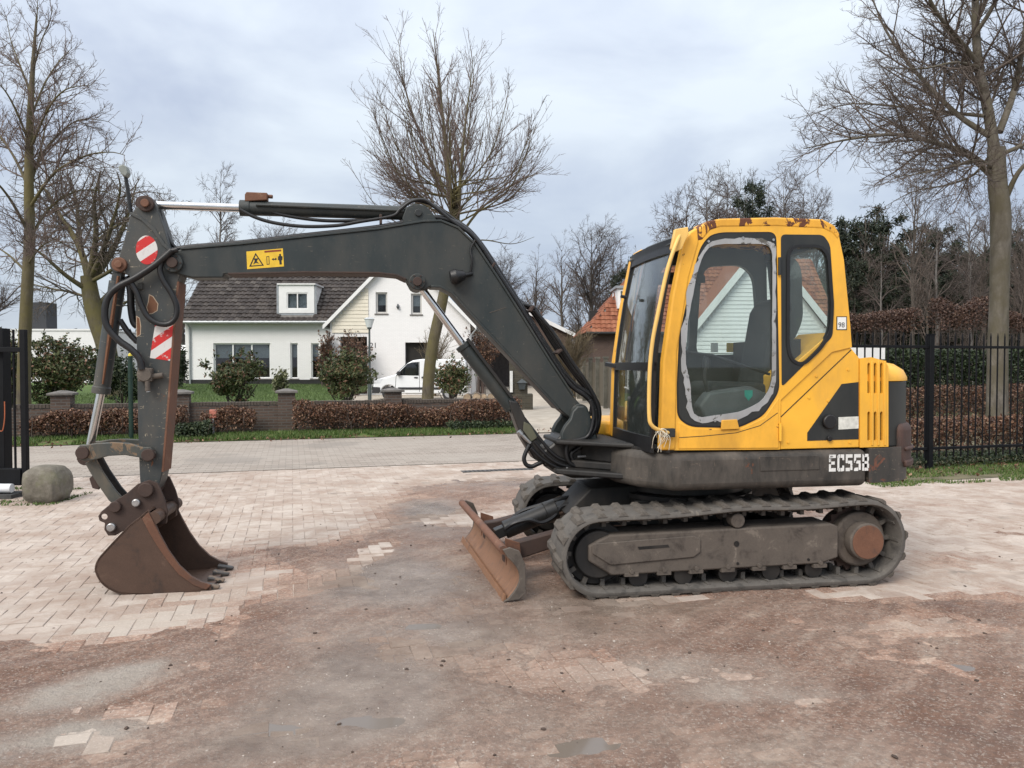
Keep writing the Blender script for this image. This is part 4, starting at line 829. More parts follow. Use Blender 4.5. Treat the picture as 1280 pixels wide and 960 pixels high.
# places of mud: (pixel on the ground) -> ground point, radii in metres, height in metres
MUDS = [((600, 815), .9, .45, 0, .010), ((640, 930), 2.2, 1.2, 0, .024), ((330, 930), 1.5, .9, 0, .020), ((900, 880), 2.2, 1.1, 0, .022), ((1150, 900), 1.6, .9, 0, .018), ((60, 862), .9, .34, .1, .019), ((0, 812), .6, .22, .1, .010), ((560, 780), 1.2, 1.0, .5, .022),
        ((400, 700), .62, .40, .9, .016), ((330, 780), .7, .30, .8, .018), ((560, 690), .9, .9, .7, .022), ((540, 640), .6, 1.1, .1, .016), ((700, 770), 1.3, .6, 0, .024), ((640, 610), 1.3, .9, .2, .016), ((900, 770), 1.6, .5, .12, .018),
        ((1060, 790), 1.2, .4, .1, .014), ((740, 700), 1.6, 1.2, .1, .016), ((240, 880), .9, .5, .9, .018), ((300, 690), .4, .3, 0, .008), ((170, 655), .5, .3, .3, .007), ((1230, 760), .9, .35, .1, .010), ((1190, 700), .7, .3, .2, .006), ((1000, 640), 2.2, .9, .2, .006)]
BARE = [((468, 690), .15, .62, -.12, .026), ((322, 722), .12, .42, -.35, .016), ((590, 650), .55, .32, .2, .024), ((80, 780), 1.0, .22, .12, .020), ((260, 800), .30, .17, .5, .008), ((830, 748), .42, .12, .1, .026), ((1070, 745), .5, .14, .1, .018), ((1180, 790), .55, .10, .1, .010), ((960, 775), .4, .07, 0, .012)]
PUDS = [((350, 914), .20, .06, .05), ((735, 935), .14, .045, .3), ((1212, 836), .10, .04, 0), ((533, 784), .12, .06, .1), ((470, 905), .12, .05, .0)]
def mud_base(X, Y):
    h = np.full_like(X, -.0125)
    for (p, rx, ry, a, k) in MUDS: h += k*blob(X, Y, G(*p), rx, ry, a)
    h = np.minimum(h, .0085)
    for (p, rx, ry, a, k) in BARE: h -= k*blob(X, Y, G(*p), rx, ry, a)
    return h
def mud_h(X, Y, dips=True):
    h = np.full_like(X, -.0125)
    for (p, rx, ry, a, k) in MUDS: h += k*blob(X, Y, G(*p), rx, ry, a)
    h = np.minimum(h, .0085)
    for (p, rx, ry, a, k) in BARE: h -= k*blob(X, Y, G(*p), rx, ry, a)
    h += .034*fbm_grid(X, Y, 3, .8, 6, .72); h += .019*fbm_grid(X*.55+Y*.8, Y*.9-X*.3, 14, 2.6, 4, .65)
    tr = fbm_grid(X*.5+Y*.9, Y*.6, 9, 1.1, 3); h += .006*tr
    for (p, rx, ry, a) in (PUDS if dips else []): h -= .010*blob(X, Y, G(*p), rx*1.1, ry*1.2, a)
    h += .006*fbm_grid(X, Y, 5, 7, 3, .7)
    return np.clip(h, -.06, .035)
def wet_f(X, Y):
    wet = np.zeros_like(X)
    for (p, rx, ry, a, k) in (((430, 860), .75, .6, .6, 1.), ((480, 720), .50, .8, -.15, .95), ((560, 740), .7, .6, .4, .8), ((540, 640), .45, 1.0, .1, .9), ((640, 600), 1.3, .9, .1, .8), ((640, 790), .9, .25, 0, .6), ((760, 760), .9, .3, 0, .7), ((930, 800), .7, .14, .1, .5), ((1000, 940), .8, .25, 0, .6), ((720, 900), .9, .3, .2, .35), ((350, 930), .6, .3, 0, .6)):
        wet += 1.12*k*blob(X, Y, G(*p), rx, ry, a)
    wet = np.clip(wet+1.3*fbm_grid(X, Y, 41, 1.4, 6, .68), 0, 1)
    return wet
def pale_f(X, Y):
    pale = np.zeros_like(X)
    for (p, rx, ry, a, k) in (((190, 775), .40, .16, .75, 1.7), ((110, 860), .36, .17, .9, 1.5), ((60, 930), .3, .16, .5, 1.4), ((250, 745), .3, .10, .3, 1.0), ((850, 840), .9, .26, .1, .55), ((800, 750), .4, .1, .1, .6), ((1170, 780), .5, .1, .1, .7), ((520, 815), .3, .09, .1, .45), ((930, 870), .6, .1, 0, .5)):
        pale += k*blob(X, Y, G(*p), rx, ry, a)
    pale = np.clip(pale*(1+3.2*fbm_grid(X, Y, 43, 3, 5, .7))-.12, 0, 1)
    return pale
PVA = RA
sh = MB(); yl = RP(-30, V0-.0); 
sand = MB(); sand.add([RP(-16, -6, -.0035), RP(18, -6, -.0035), RP(18, V0-.02, -.0035), RP(-16, V0-.02, -.0035)], [(0, 1, 2, 3)])
yard = tag(sand.build('yard_paving', simple('joint_sand', (.33, .27, .225), .95, .35, 5, bump=.4), smooth=False), kind='structure')
WB = .105; bx0, by0, bx1, by1 = -11.5, 1.2, 13.5, 15.0
cells = []
for i in range(-140, 200):
    for j in range(-60, 190):
        d = (i-j) % 4
        if d == 0: c = ((i+1)*WB, (j+.5)*WB); ori = 0
        elif d == 3: c = ((i+.5)*WB, (j+1)*WB); ori = 1
        else: continue
        x, y = rot2(c, PVA)
        if not (bx0 < x < bx1 and by0 < y < by1): continue
        if uv(x, y)[1] > V0-.09: continue
        cells.append((x, y, ori))
cells = np.array(cells); rgb_ = np.random.default_rng(4)
bh = mud_h(cells[:, 0], cells[:, 1], False)
bz = rgb_.normal(0, .0016, len(cells))+.006*fbm_grid(cells[:, 0], cells[:, 1], 21, .4, 3)
def mudcol(t, pos, wetv, palev):
    mpn = t.n('ShaderNodeMapping'); mpn.inputs['Rotation'].default_value = (0, 0, R_(-52)); t.l(pos, mpn.inputs['Vector'])
    st = t.noise(3.2, 8, .7, vec=mpn.outputs['Vector'], stretch=(.35, 2.2, 1))
    f1 = t.math('ADD', t.math('MULTIPLY', t.noise(1.1, 9, .68, vec=pos, dist=.4), .5), t.math('MULTIPLY', st, .5))
    c = t.ramp(f1, [(.38, (.165, .082, .055)), (.46, (.26, .15, .104)), (.53, (.345, .222, .165)), (.60, (.47, .355, .28))])
    c = t.mix(t.math('MULTIPLY', t.ramp(t.noise(26, 6, .75, vec=pos), [(.47, 0.), (.57, 1.)]), .55), c, (.13, .083, .062))
    c = t.mix(t.math('MULTIPLY', t.ramp(t.noise(7, 7, .7, vec=pos), [(.45, 0.), (.75, 1.)]), .5), c, (.17, .11, .08))
    c = t.mix(palev, c, t.mix(t.noise(6, 6, .7, vec=pos), (.33, .275, .228), (.48, .425, .37)))
    c = t.mix(t.math('MULTIPLY', t.ramp(t.noise(60, 4, .7, vec=pos), [(.555, 0.), (.60, 1.)]), .6), c, (.50, .43, .37))
    c = t.mix(t.math('MULTIPLY', wetv, .88), c, t.mix(t.ramp(t.noise(3, 7, .7, vec=pos), [(.35, 0.), (.65, 1.)]), (.115, .087, .069), (.235, .192, .158)))
    return c
t = NT('worn_clay_paver'); oi = t.n('ShaderNodeObjectInfo'); ge = t.n('ShaderNodeNewGeometry')
rnd = t.math('FRACT', t.math('ADD', oi.outputs['Random'], ge.outputs['Random Per Island']))
pos = ge.outputs['Position']
c = t.ramp(rnd, [(0., (.34, .275, .235)), (.35, (.41, .345, .297)), (.7, (.46, .395, .343)), (1., (.37, .315, .272))])
c = t.mix(t.ramp(t.noise(.8, 8, .68, vec=pos), [(.40, 0.), (.70, .7)]), c, (.54, .485, .43))
c = t.mix(t.ramp(t.noise(2.2, 9, .75, vec=pos, dist=.6), [(.43, 0.), (.62, .8)]), c, (.275, .195, .15))
c = t.mix(t.ramp(t.noise(14, 7, .75, vec=pos), [(.45, 0.), (.68, .6)]), c, (.36, .29, .24))
fg = t.n('ShaderNodeAttribute', attribute_name='film'); fo_ = t.n('ShaderNodeAttribute', attribute_name='film', attribute_type='OBJECT')
film = t.math('ADD', fg.outputs['Fac'], fo_.outputs['Fac'])
film = t.ramp(t.math('ADD', t.math('MULTIPLY', film, .66), t.math('MULTIPLY', t.noise(5, 8, .74, vec=pos), .7)), [(.50, 0.), (.80, .95)])
def both(nm):
    g_ = t.n('ShaderNodeAttribute', attribute_name=nm); o_ = t.n('ShaderNodeAttribute', attribute_name=nm, attribute_type='OBJECT'); return t.math('ADD', g_.outputs['Fac'], o_.outputs['Fac'])
c = t.mix(film, c, mudcol(t, pos, both('wet'), both('pale')))
c = t.mix(t.ramp(t.noise(90, 3, .6, vec=pos), [(.58, 0.), (.78, .55)]), c, (.22, .175, .145))
t.set(c, .85, 0, .3); t.bump(t.noise(110, 5, .75, vec=pos), .6, .006); PAV = t.m
L_, W_ = .2068/2, .1018/2; cf = .0035
pv = np.array([(-L_, -W_, -.02), (L_, -W_, -.02), (L_, W_, -.02), (-L_, W_, -.02), (-L_, -W_, -cf), (L_, -W_, -cf), (L_, W_, -cf), (-L_, W_, -cf), (-L_+cf, -W_+cf, 0), (L_-cf, -W_+cf, 0), (L_-cf, W_-cf, 0), (-L_+cf, W_-cf, 0)])
pf = np.array([(8, 9, 10, 11), (4, 5, 9, 8), (5, 6, 10, 9), (6, 7, 11, 10), (7, 4, 8, 11), (0, 1, 5, 4), (1, 2, 6, 5), (2, 3, 7, 6), (3, 0, 4, 7)])
pav_me = arrmesh('paver', pv, pf, PAV)
px_ = 640+FPX*cells[:, 0]/np.maximum(cells[:, 1], .1); py_ = 455+FPX*CAM_H/np.maximum(cells[:, 1], .1)
inview = (px_ > 5) & (px_ < 1275) & (py_ < 955)
cand = np.where(inview & (bh < bz-.003))[0]; cand = cand[np.argsort(np.hypot(cells[cand, 0], cells[cand, 1]))][:300]
single = np.zeros(len(cells), bool); single[cand] = True
filmv = np.clip((mud_base(cells[:, 0], cells[:, 1])+.0115)/.0105+.65*fbm_grid(cells[:, 0], cells[:, 1], 71, 2.2, 4, .65), 0, 1)
bwet = wet_f(cells[:, 0], cells[:, 1]); bpale = pale_f(cells[:, 0], cells[:, 1]); filmv = np.maximum(filmv, np.clip(bpale*2.5, 0, 1))
for k in cand:
    o = bpy.data.objects.new('paver', pav_me); COL.objects.link(o); o.parent = yard
    o['film'] = float(filmv[k]); o['wet'] = float(bwet[k]); o['pale'] = float(bpale[k]); o.location = (cells[k, 0], cells[k, 1], bz[k]); o.rotation_euler = (rgb_.normal(0, .008), rgb_.normal(0, .008), PVA+cells[k, 2]*math.pi/2+rgb_.normal(0, .012))
rest = np.where(~single & (bh < .009))[0]
ang = PVA+cells[rest, 2]*math.pi/2+rgb_.normal(0, .012, len(rest)); ca, sa = np.cos(ang)[:, None], np.sin(ang)[:, None]
tx, ty = rgb_.normal(0, .008, (len(rest), 1)), rgb_.normal(0, .008, (len(rest), 1))
vx, vy, vz = pv[None, :, 0], pv[None, :, 1], pv[None, :, 2]
vv = np.stack([cells[rest, 0][:, None]+vx*ca-vy*sa, cells[rest, 1][:, None]+vx*sa+vy*ca, bz[rest][:, None]+vz+tx*vx+ty*vy], -1).reshape(-1, 3)
ff = (pf[None]+(np.arange(len(rest))*12)[:, None, None]).reshape(-1, 4)
fme = arrmesh('paver_field', vv, ff, PAV); fa = fme.attributes.new('film', 'FLOAT', 'POINT'); fa.data.foreach_set('value', np.repeat(filmv[rest], 12).astype(np.float32)); 
for nm_, ar_ in (('wet', bwet), ('pale', bpale)): fa = fme.attributes.new(nm_, 'FLOAT', 'POINT'); fa.data.foreach_set('value', np.repeat(ar_[rest], 12).astype(np.float32))
tag(link('paver_field', fme, None, yard), kind='stuff')
# mud sheet: where it stands above the pavers they vanish, where it dips they show
gx = np.arange(-8.0, 10.5, .036); gy = np.concatenate([np.arange(1.3, 7, .030), np.arange(7, 11.9, .05)])
X, Y = np.meshgrid(gx, gy); H = mud_h(X, Y)
nx_, ny_ = len(gx), len(gy); idx = np.arange(nx_*ny_).reshape(ny_, nx_)
fq = np.stack([idx[:-1, :-1], idx[:-1, 1:], idx[1:, 1:], idx[1:, :-1]], -1).reshape(-1, 4)
keep = (H.ravel()[fq].max(1) > -.014) & (uv(X.ravel()[fq[:, 0]], Y.ravel()[fq[:, 0]])[1] < V0+.35)
fq = fq[keep]; used = np.unique(fq); rem = np.full(nx_*ny_, -1); rem[used] = np.arange(len(used))
wet = wet_f(X, Y); pale = pale_f(X, Y)
P_ = np.stack([X.ravel(), Y.ravel(), H.ravel()], -1)[used]
t = NT('red_brown_mud')
aw = t.n('ShaderNodeAttribute', attribute_name='wet'); ap = t.n('ShaderNodeAttribute', attribute_name='pale')
c = mudcol(t, t.co(), aw.outputs['Fac'], ap.outputs['Fac'])
spk = t.n('ShaderNodeTexVoronoi'); spk.inputs['Scale'].default_value = 42; t.l(t.co(), spk.inputs['Vector'])
sel = t.math('MULTIPLY', t.math('LESS_THAN', spk.outputs['Distance'], .20), t.math('GREATER_THAN', t.noise(3.0, 4, .6), .52))
c = t.mix(t.math('MULTIPLY', sel, .4), c, (.42, .37, .32))
t.set(c, t.mix(aw.outputs['Fac'], t.ramp(t.noise(4, 6, .7), [(.35, .55), (.55, .92)]), t.ramp(t.noise(5, 6, .65), [(.42, .04), (.60, .30)])), 0, .45)
hn = t.math('ADD', t.noise(14, 8, .72), t.math('MULTIPLY', t.noise(70, 5, .7), .35))
bn = t.n('ShaderNodeBump'); bn.inputs['Distance'].default_value = .05; t.l(hn, bn.inputs['Height']); t.l(t.mix(aw.outputs['Fac'], (1.0,)*3, (.3,)*3), bn.inputs['Strength']); t.l(bn.outputs[0], t.b.inputs['Normal'])
mme = arrmesh('mud', P_, rem[fq], t.m, True)
for nm, ar in (('wet', wet), ('pale', pale)):
    at_ = mme.attributes.new(nm, 'FLOAT', 'POINT'); at_.data.foreach_set('value', ar.ravel()[used].astype(np.float32))
tag(link('mud', mme, None), kind='stuff')
# puddles: flat water lying in dips of the mud
WAT = NT('muddy_water').set((.155, .128, .105), .07, 0, .5)
pname = ['puddle']*len(PUDS)
for (p, rx, ry, a) in PUDS:
    c = G(*p); th = np.linspace(0, 2*math.pi, 40, endpoint=False); rr = 1.0+.0*th
    lx = c[0]+rx*1.5*np.cos(th)*math.cos(a)-ry*1.6*np.sin(th)*math.sin(a); ly_ = c[1]+rx*1.5*np.cos(th)*math.sin(a)+ry*1.6*np.sin(th)*math.cos(a)
    hc = float(mud_h(np.array([c[0]]), np.array([c[1]]))[0]); hs = mud_h(lx, ly_)
    lev = max(hc+.0035, min(hc+.006, float(np.percentile(hs, 25))-.0005))
    b = MB(); b.add([(x, y, lev) for x, y in zip(lx, ly_)], [tuple(range(40))]); tag(b.build('puddle', WAT, smooth=False), kind='structure')
# clods and pebbles
rs = np.random.default_rng(12)
def scatter_stones(name, n, smin, smax, mat, region):
    ico = bmesh.new(); bmesh.ops.create_icosphere(ico, subdivisions=1, radius=1); iv = np.array([v.co[:] for v in ico.verts]); fi = np.array([[v.index for v in f.verts] for f in ico.faces]); ico.free()
    x = rs.uniform(region[0], region[1], n); y = region[2]+(region[3]-region[2])*rs.random(n)**1.3; z = np.maximum(mud_h(x, y), -.004)
    s = smin+(smax-smin)*rs.random(n)**3; sc = s[:, None, None]*rs.uniform(.55, 1.3, (n, 1, 3))*np.array([1, 1, .6]); jit = 1+.25*rs.normal(size=(n, len(iv), 1))
    a = rs.uniform(0, 6.28, n); v = iv[None]*sc*jit; vx = v[..., 0]*np.cos(a)[:, None]-v[..., 1]*np.sin(a)[:, None]; vy = v[..., 0]*np.sin(a)[:, None]+v[..., 1]*np.cos(a)[:, None]
    v = np.stack([vx+x[:, None], vy+y[:, None], v[..., 2]+z[:, None]+s[:, None]*.25], -1).reshape(-1, 3)
    f = (fi[None]+(np.arange(n)*len(iv))[:, None, None]).reshape(-1, 3)
    return tag(link(name, arrmesh(name, v, f, mat), None), kind='stuff')
scatter_stones('pale_grit', 9000, .001, .0055, leafmat('pale_grit_stone', [(0, (.30, .25, .21)), (.5, (.45, .40, .35)), (1, (.58, .53, .48))]), (-5, 6, 1.6, 7.5))
scatter_stones('dark_clods', 900, .002, .014, leafmat('dark_clod', [(0, (.05, .036, .03)), (1, (.10, .07, .055))], .9), (-4.5, 5.5, 2.2, 8.5))
# ------------------------------------------------------------------ plants: leaf clouds, grass, bare trees
def leaf_mesh(C_, size, rg, mat, aspect=.5, up=0.0, name='foliage'):
    n = len(C_); d = rg.normal(size=(n, 3)); d[:, 2] += up; d /= np.linalg.norm(d, axis=1)[:, None]
    q = rg.normal(size=(n, 3)); q -= d*(q*d).sum(1)[:, None]; q /= np.linalg.norm(q, axis=1)[:, None]
    s = (size*rg.uniform(.6, 1.35, n))[:, None]; nn = np.cross(d, q)
    v = np.stack([C_-d*s*.5, C_+q*s*aspect*.5+nn*s*.06, C_+d*s*.5, C_-q*s*aspect*.5+nn*s*.06], 1).reshape(-1, 3)
    return arrmesh(name, v, np.arange(n*4).reshape(n, 4), mat)
def shrub_pts(rg, n, rad, lumps=14, shell=.55):
    """points in a lumpy crown about the origin: radii rad"""
    lc = rg.normal(size=(lumps, 3)); lc /= np.linalg.norm(lc, axis=1)[:, None]; lc *= rg.uniform(.35, .72, (lumps, 1)); lr = rg.uniform(.28, .48, lumps)
    k = rg.integers(0, lumps, n); d = rg.normal(size=(n, 3)); d /= np.linalg.norm(d, axis=1)[:, None]
    p = lc[k]+d*(lr[k]*(shell+(1-shell)*rg.random(n)))[:, None]
    return p*np.array(rad)
def branch_mesh(sets, mat, name):
    """sets: list of (P (B,n,3), R (B,n), sides)"""
    VV = []; FF3 = []; off = 0
    for P, R, s in sets:
        B_, n, _ = P.shape
        if B_ == 0: continue
        T = np.gradient(P, axis=1); T /= np.linalg.norm(T, axis=2)[..., None]+1e-9
        ref = np.where(np.abs(T[:, :1, 2:3]) > .9, np.array([1., 0, 0]), np.array([0, 0, 1.])); ref = np.broadcast_to(ref, T.shape)
        U = np.cross(T, ref); U /= np.linalg.norm(U, axis=2)[..., None]+1e-9; W = np.cross(T, U)
        a = np.arange(s)*2*math.pi/s
        V = P[:, :, None]+R[:, :, None, None]*(U[:, :, None]*np.cos(a)[:, None]+W[:, :, None]*np.sin(a)[:, None])
        VV.append(V.reshape(-1, 3)); ix = off+np.arange(B_*n*s).reshape(B_, n, s); nx = np.roll(ix, -1, 2)
        FF3.append(np.stack([ix[:, :-1], nx[:, :-1], nx[:, 1:], ix[:, 1:]], -1).reshape(-1, 4)); off += B_*n*s
    return arrmesh(name, np.concatenate(VV), np.concatenate(FF3), mat, True)
def resample(pts, rad, n):
    pts = np.array(pts, float); c = np.array([tuple(q) for q in catmull([tuple(p) for p in pts], 6)]); d = np.r_[0, np.cumsum(np.linalg.norm(np.diff(c, axis=0), axis=1))]
    t_ = np.linspace(0, d[-1], n); P = np.stack([np.interp(t_, d, c[:, k]) for k in range(3)], -1)
    R = np.interp(np.linspace(0, 1, n), np.linspace(0, 1, len(rad)), rad); return P, R
def sprout(P, R, rg, per_m, tmin, ratio, lmin, lmax, ang, upw, wig, n, rk=.62, rmin=.004, tip=.35, flat=None, tmax=1.0):
    B_, m, _ = P.shape
    seg = np.linalg.norm(np.diff(P, axis=1), axis=2); Ln = seg.sum(1)
    cnt = np.maximum(1, rg.poisson(Ln*per_m)); pi = np.repeat(np.arange(B_), cnt); N_ = len(pi)
    t_ = tmin+(tmax-tmin)*rg.random(N_); f = t_*(m-1); i0 = np.minimum(f.astype(int), m-2); w_ = (f-i0)[:, None]
    base = P[pi, i0]*(1-w_)+P[pi, i0+1]*w_; r0 = R[pi, i0]*(1-w_[:, 0])+R[pi, i0+1]*w_[:, 0]
    T = P[pi, i0+1]-P[pi, i0]; T /= np.linalg.norm(T, axis=1)[:, None]+1e-9
    q = rg.normal(size=(N_, 3));
    if flat is not None: q[:, 2] *= flat
    q -= T*(q*T).sum(1)[:, None]; q /= np.linalg.norm(q, axis=1)[:, None]+1e-9
    a = np.radians(rg.normal(ang, 9, N_))[:, None]; D = T*np.cos(a)+q*np.sin(a)
    ln = np.clip(Ln[pi]*ratio*(1.15-.75*t_)*rg.uniform(.55, 1.25, N_), lmin, lmax)
    pts = [base]; p = base
    for k in range(n-1):
        D = D+rg.normal(size=(N_, 3))*wig+np.array([0, 0, upw]); D /= np.linalg.norm(D, axis=1)[:, None]; p = p+D*(ln/(n-1))[:, None]; pts.append(p)
    PP = np.stack(pts, 1); rr = np.maximum(np.minimum(r0*rk, ln*.016+.002), rmin); RR = rr[:, None]*np.linspace(1, tip, n)[None]
    return PP, np.maximum(RR, rmin*.6)
BK_GREY = bark('grey_mossy_bark', (.065, .056, .048), (.215, .192, .163), (.105, .092, .06), 5.0)
BK_MOSS = bark('green_mossy_bark', (.06, .05, .038), (.14, .12, .09), (.125, .108, .045))
BK_DARK = bark('dark_bark', (.05, .042, .036), (.11, .095, .08))
BK_BIRCH = bark('birch_bark', (.09, .08, .075), (.24, .225, .21))
TWIG = simple('twig_bark', (.105, .082, .068), .9, .3, 2.0, bump=0)
TWIGR = simple('reddish_twig_bark', (.13, .095, .08), .9, .3, 2.0, bump=0)
TWIGF = simple('far_twig_bark', (.095, .075, .066), .9, .25, 1.0, bump=0)
def limbs3(limbs, Y, rg):
    Ps, Rs = [], []
    for (pts, r0, r1, yd) in limbs:
        n = len(pts); p3 = []
        for k, (a, c) in enumerate(pts): p3.append(AT(a, c, Y+yd*k/(n-1)))
        P, R = resample(p3, [r0*.8, (r0*.42+r1*.5), r1], 16); Ps.append(P); Rs.append(R)
    return np.array(Ps), np.array(Rs)
def make_tree(name, label, trunk, limbs, Y, seed, bk, tw, lv, group=None, base_z=0.0, flare=1.35):
    rg = np.random.default_rng(seed)
    tp_ = [AT(a, c, Y) for a, c in trunk[0]]; tp_[0] = (tp_[0][0], tp_[0][1], base_z-.05)
    org = Vector(tp_[0]); org.z = base_z
    root = thing(name, label, 'tree', org, 0, group)
    P, R = resample(tp_, trunk[1], 22); R[0] *= flare; R[1] *= 1.12
    P -= np.array(org); LP, LR = limbs3(limbs, Y, rg); LP = LP-np.array(org)
    link('trunk', branch_mesh([(P[None], R[None], 12), (LP, LR, 8)], bk, 'trunk'), None, root)
    sets = []; par = (np.concatenate([LP]), np.concatenate([LR]))
    for k, a in enumerate(lv):
        p2, r2 = sprout(par[0], par[1], rg, *a)
        sets.append((p2, r2, 5 if k == 0 else 3)); par = (p2, r2)
    link('crown', branch_mesh(sets, tw, 'crown'), None, root)
    return root
# sprout args: per_m, tmin, ratio, lmin, lmax, angle, up, wiggle, n
make_tree('street_tree', 'big bare tree with pale mottled trunk and drooping limbs behind metal fence', ([(1246, 560), (1247, 450), (1250, 330), (1251, 268), (1247, 232), (1245, 185)], [.215, .20, .185, .20, .17]),
    [([(1245, 200), (1234, 132), (1223, 80), (1219, 0), (1223, -120), (1226, -210)], .15, .02, .3), ([(1238, 218), (1206, 191), (1166, 178), (1122, 168), (1062, 174), (1004, 186)], .085, .008, -1.6), ([(1237, 170), (1200, 146), (1165, 112), (1130, 72), (1102, 28), (1086, -20)], .08, .008, 1.2),
     ([(1231, 145), (1190, 141), (1130, 134), (1062, 130), (1008, 146)], .05, .006, 2.0), ([(1224, 82), (1196, 46), (1170, 14), (1146, -40), (1130, -100)], .07, .01, -1.2), ([(1223, 84), (1195, 78), (1152, 86), (1100, 84)], .045, .006, -1.5), ([(1249, 165), (1268, 112), (1281, 40), (1292, -50), (1300, -120)], .10, .012, .4),
     ([(1259, 244), (1274, 214), (1300, 192), (1350, 170)], .075, .01, -.6), ([(1254, 192), (1290, 176), (1340, 150), (1390, 130)], .06, .01, .8), ([(1236, 196), (1215, 220), (1180, 232), (1140, 240), (1100, 262)], .04, .005, 2.2), ([(1221, 40), (1245, 0), (1262, -60), (1280, -110)], .06, .01, -1), ([(1219, 0), (1190, -40), (1160, -90)], .05, .01, 1.2), ([(1240, 210), (1225, 200), (1200, 205), (1160, 215), (1115, 222)], .04, .005, -2.5)],
    16.5, 11, BK_GREY, TWIG, [(6.5, .12, .45, .35, 1.7, 42, .035, .10, 7, .6, .0075), (9, .10, .5, .18, .85, 45, .02, .14, 5, .62, .0048), (9, .15, .55, .08, .36, 45, .02, .15, 4, .7, .0038)])
make_tree('street_tree', 'tall slender bare tree with green mossy trunk beside black gate', ([(30, 545), (30, 460), (33, 380), (37, 300), (36, 220), (38, 140), (42, 70), (46, 20)], [.155, .135, .12, .10, .065, .02]),
    [([(37, 300), (60, 262), (92, 240), (122, 238), (150, 246)], .05, .006, 1.4), ([(36, 262), (66, 218), (104, 196), (136, 190), (156, 194)], .05, .006, -1.5), ([(37, 225), (62, 180), (98, 150), (136, 152)], .045, .006, 1.8), ([(37, 190), (58, 140), (82, 112), (118, 106)], .04, .005, -1.5), ([(38, 150), (56, 104), (76, 74), (90, 60)], .035, .005, 1.2), ([(41, 90), (50, 56), (62, 26), (66, 6)], .025, .005, -.6),
     ([(35, 290), (12, 248), (-14, 220), (-50, 205)], .05, .006, -1.4), ([(36, 235), (14, 190), (-12, 160), (-40, 150)], .045, .006, 1.5), ([(37, 180), (20, 138), (2, 108), (-22, 92)], .04, .006, -1), ([(39, 120), (26, 84), (14, 52), (8, 20)], .03, .005, 1), ([(33, 340), (10, 318), (-20, 300)], .04, .006, 1), ([(35, 330), (54, 306), (80, 296)], .03, .005, -2), ([(36, 240), (48, 200), (58, 150), (62, 110)], .03, .005, .6), ([(42, 70), (46, 30), (47, -10)], .025, .005, 0)],
    17.5, 23, BK_MOSS, TWIGR, [(7.5, .08, .45, .35, 1.4, 40, .05, .09, 6, .6, .007), (9.5, .1, .5, .16, .65, 42, .04, .13, 5, .62, .005), (9, .15, .5, .08, .3, 42, .03, .15, 3, .7, .004)])
rgc = random.Random(31); lm = []
for k in range(38):
    t_ = rgc.random(); sx0 = 566+rgc.uniform(-3, 7); sy0 = 300-75*rgc.random()
    an = R_(rgc.uniform(-72, 76)); ln = (205-66*abs(an)/1.15)*rgc.uniform(.6, 1.04); ln *= .8 if sy0 < 250 else 1
    e = (sx0+math.sin(an)*ln, sy0-math.cos(an)*ln*1.0-26*abs(math.sin(an))); mid = (sx0+(e[0]-sx0)*.58+math.sin(an)*10, sy0+(e[1]-sy0)*.42+14*abs(math.sin(an)))
    lm.append(([(sx0-.3*(sx0-568), sy0+12), (sx0, sy0), mid, e], rgc.uniform(.022, .042), .005, rgc.uniform(-2.6, 2.6)))
lm += [([(568, 290), (561, 220), (553, 140), (544, 60), (541, 36)], .09, .006, .3), ([(571, 290), (575, 230), (580, 170), (588, 105), (592, 70)], .075, .006, -.4), ([(566, 262), (530, 180), (506, 110), (498, 48)], .055, .005, .8), ([(572, 300), (600, 262), (640, 232), (690, 208)], .05, .005, .6), ([(570, 310), (602, 300), (640, 305), (668, 296)], .03, .004, 1)]
make_tree('street_tree', 'bare fan-crowned tree with leaning mossy trunk in front of white van', ([(533, 520), (538, 450), (551, 385), (566, 312), (570, 262)], [.165, .155, .15, .125, .10]), lm, 20.5, 5, BK_MOSS, TWIGR,
    [(3.4, .28, .42, .4, 1.5, 25, .05, .07, 6, .6, .0065), (4.8, .15, .5, .2, .7, 32, .04, .12, 4, .65, .0045), (3, .2, .5, .1, .3, 35, .03, .14, 3, .7, .0036)])
make_tree('oak_tree', 'gnarled spreading bare oak with twisted trunk standing behind the left garden', ([(140, 490), (134, 440), (122, 402), (114, 372), (110, 345)], [.42, .38, .36, .34, .28]),
    [([(112, 350), (98, 306), (74, 268), (58, 238), (40, 225)], .2, .02, 1.5), ([(111, 350), (120, 296), (118, 250), (126, 214)], .2, .02, -1.5), ([(114, 352), (140, 314), (160, 268), (170, 232)], .2, .02, 1), ([(112, 364), (82, 344), (50, 316), (20, 300)], .14, .02, -2), ([(120, 384), (152, 352), (190, 332), (232, 322)], .13, .015, 2), ([(112, 350), (134, 300), (150, 240), (146, 215)], .14, .02, -2.5), ([(110, 352), (100, 300), (96, 255), (88, 222)], .15, .02, 3),
     ([(118, 376), (92, 366), (60, 360), (30, 352)], .08, .012, 2), ([(128, 400), (150, 382), (172, 372), (200, 372)], .08, .012, -2), ([(122, 300), (150, 280), (190, 262), (205, 250)], .08, .012, 2), ([(114, 352), (150, 330), (185, 290), (196, 262)], .11, .012, -3)],
    31.0, 17, BK_MOSS, TWIG, [(3.6, .15, .5, .6, 2.6, 48, .02, .16, 7, .6, .016), (4.6, .1, .5, .3, 1.2, 48, .01, .2, 5, .62, .010), (4.5, .1, .55, .2, .55, 45, .01, .2, 3, .7, .0075)])
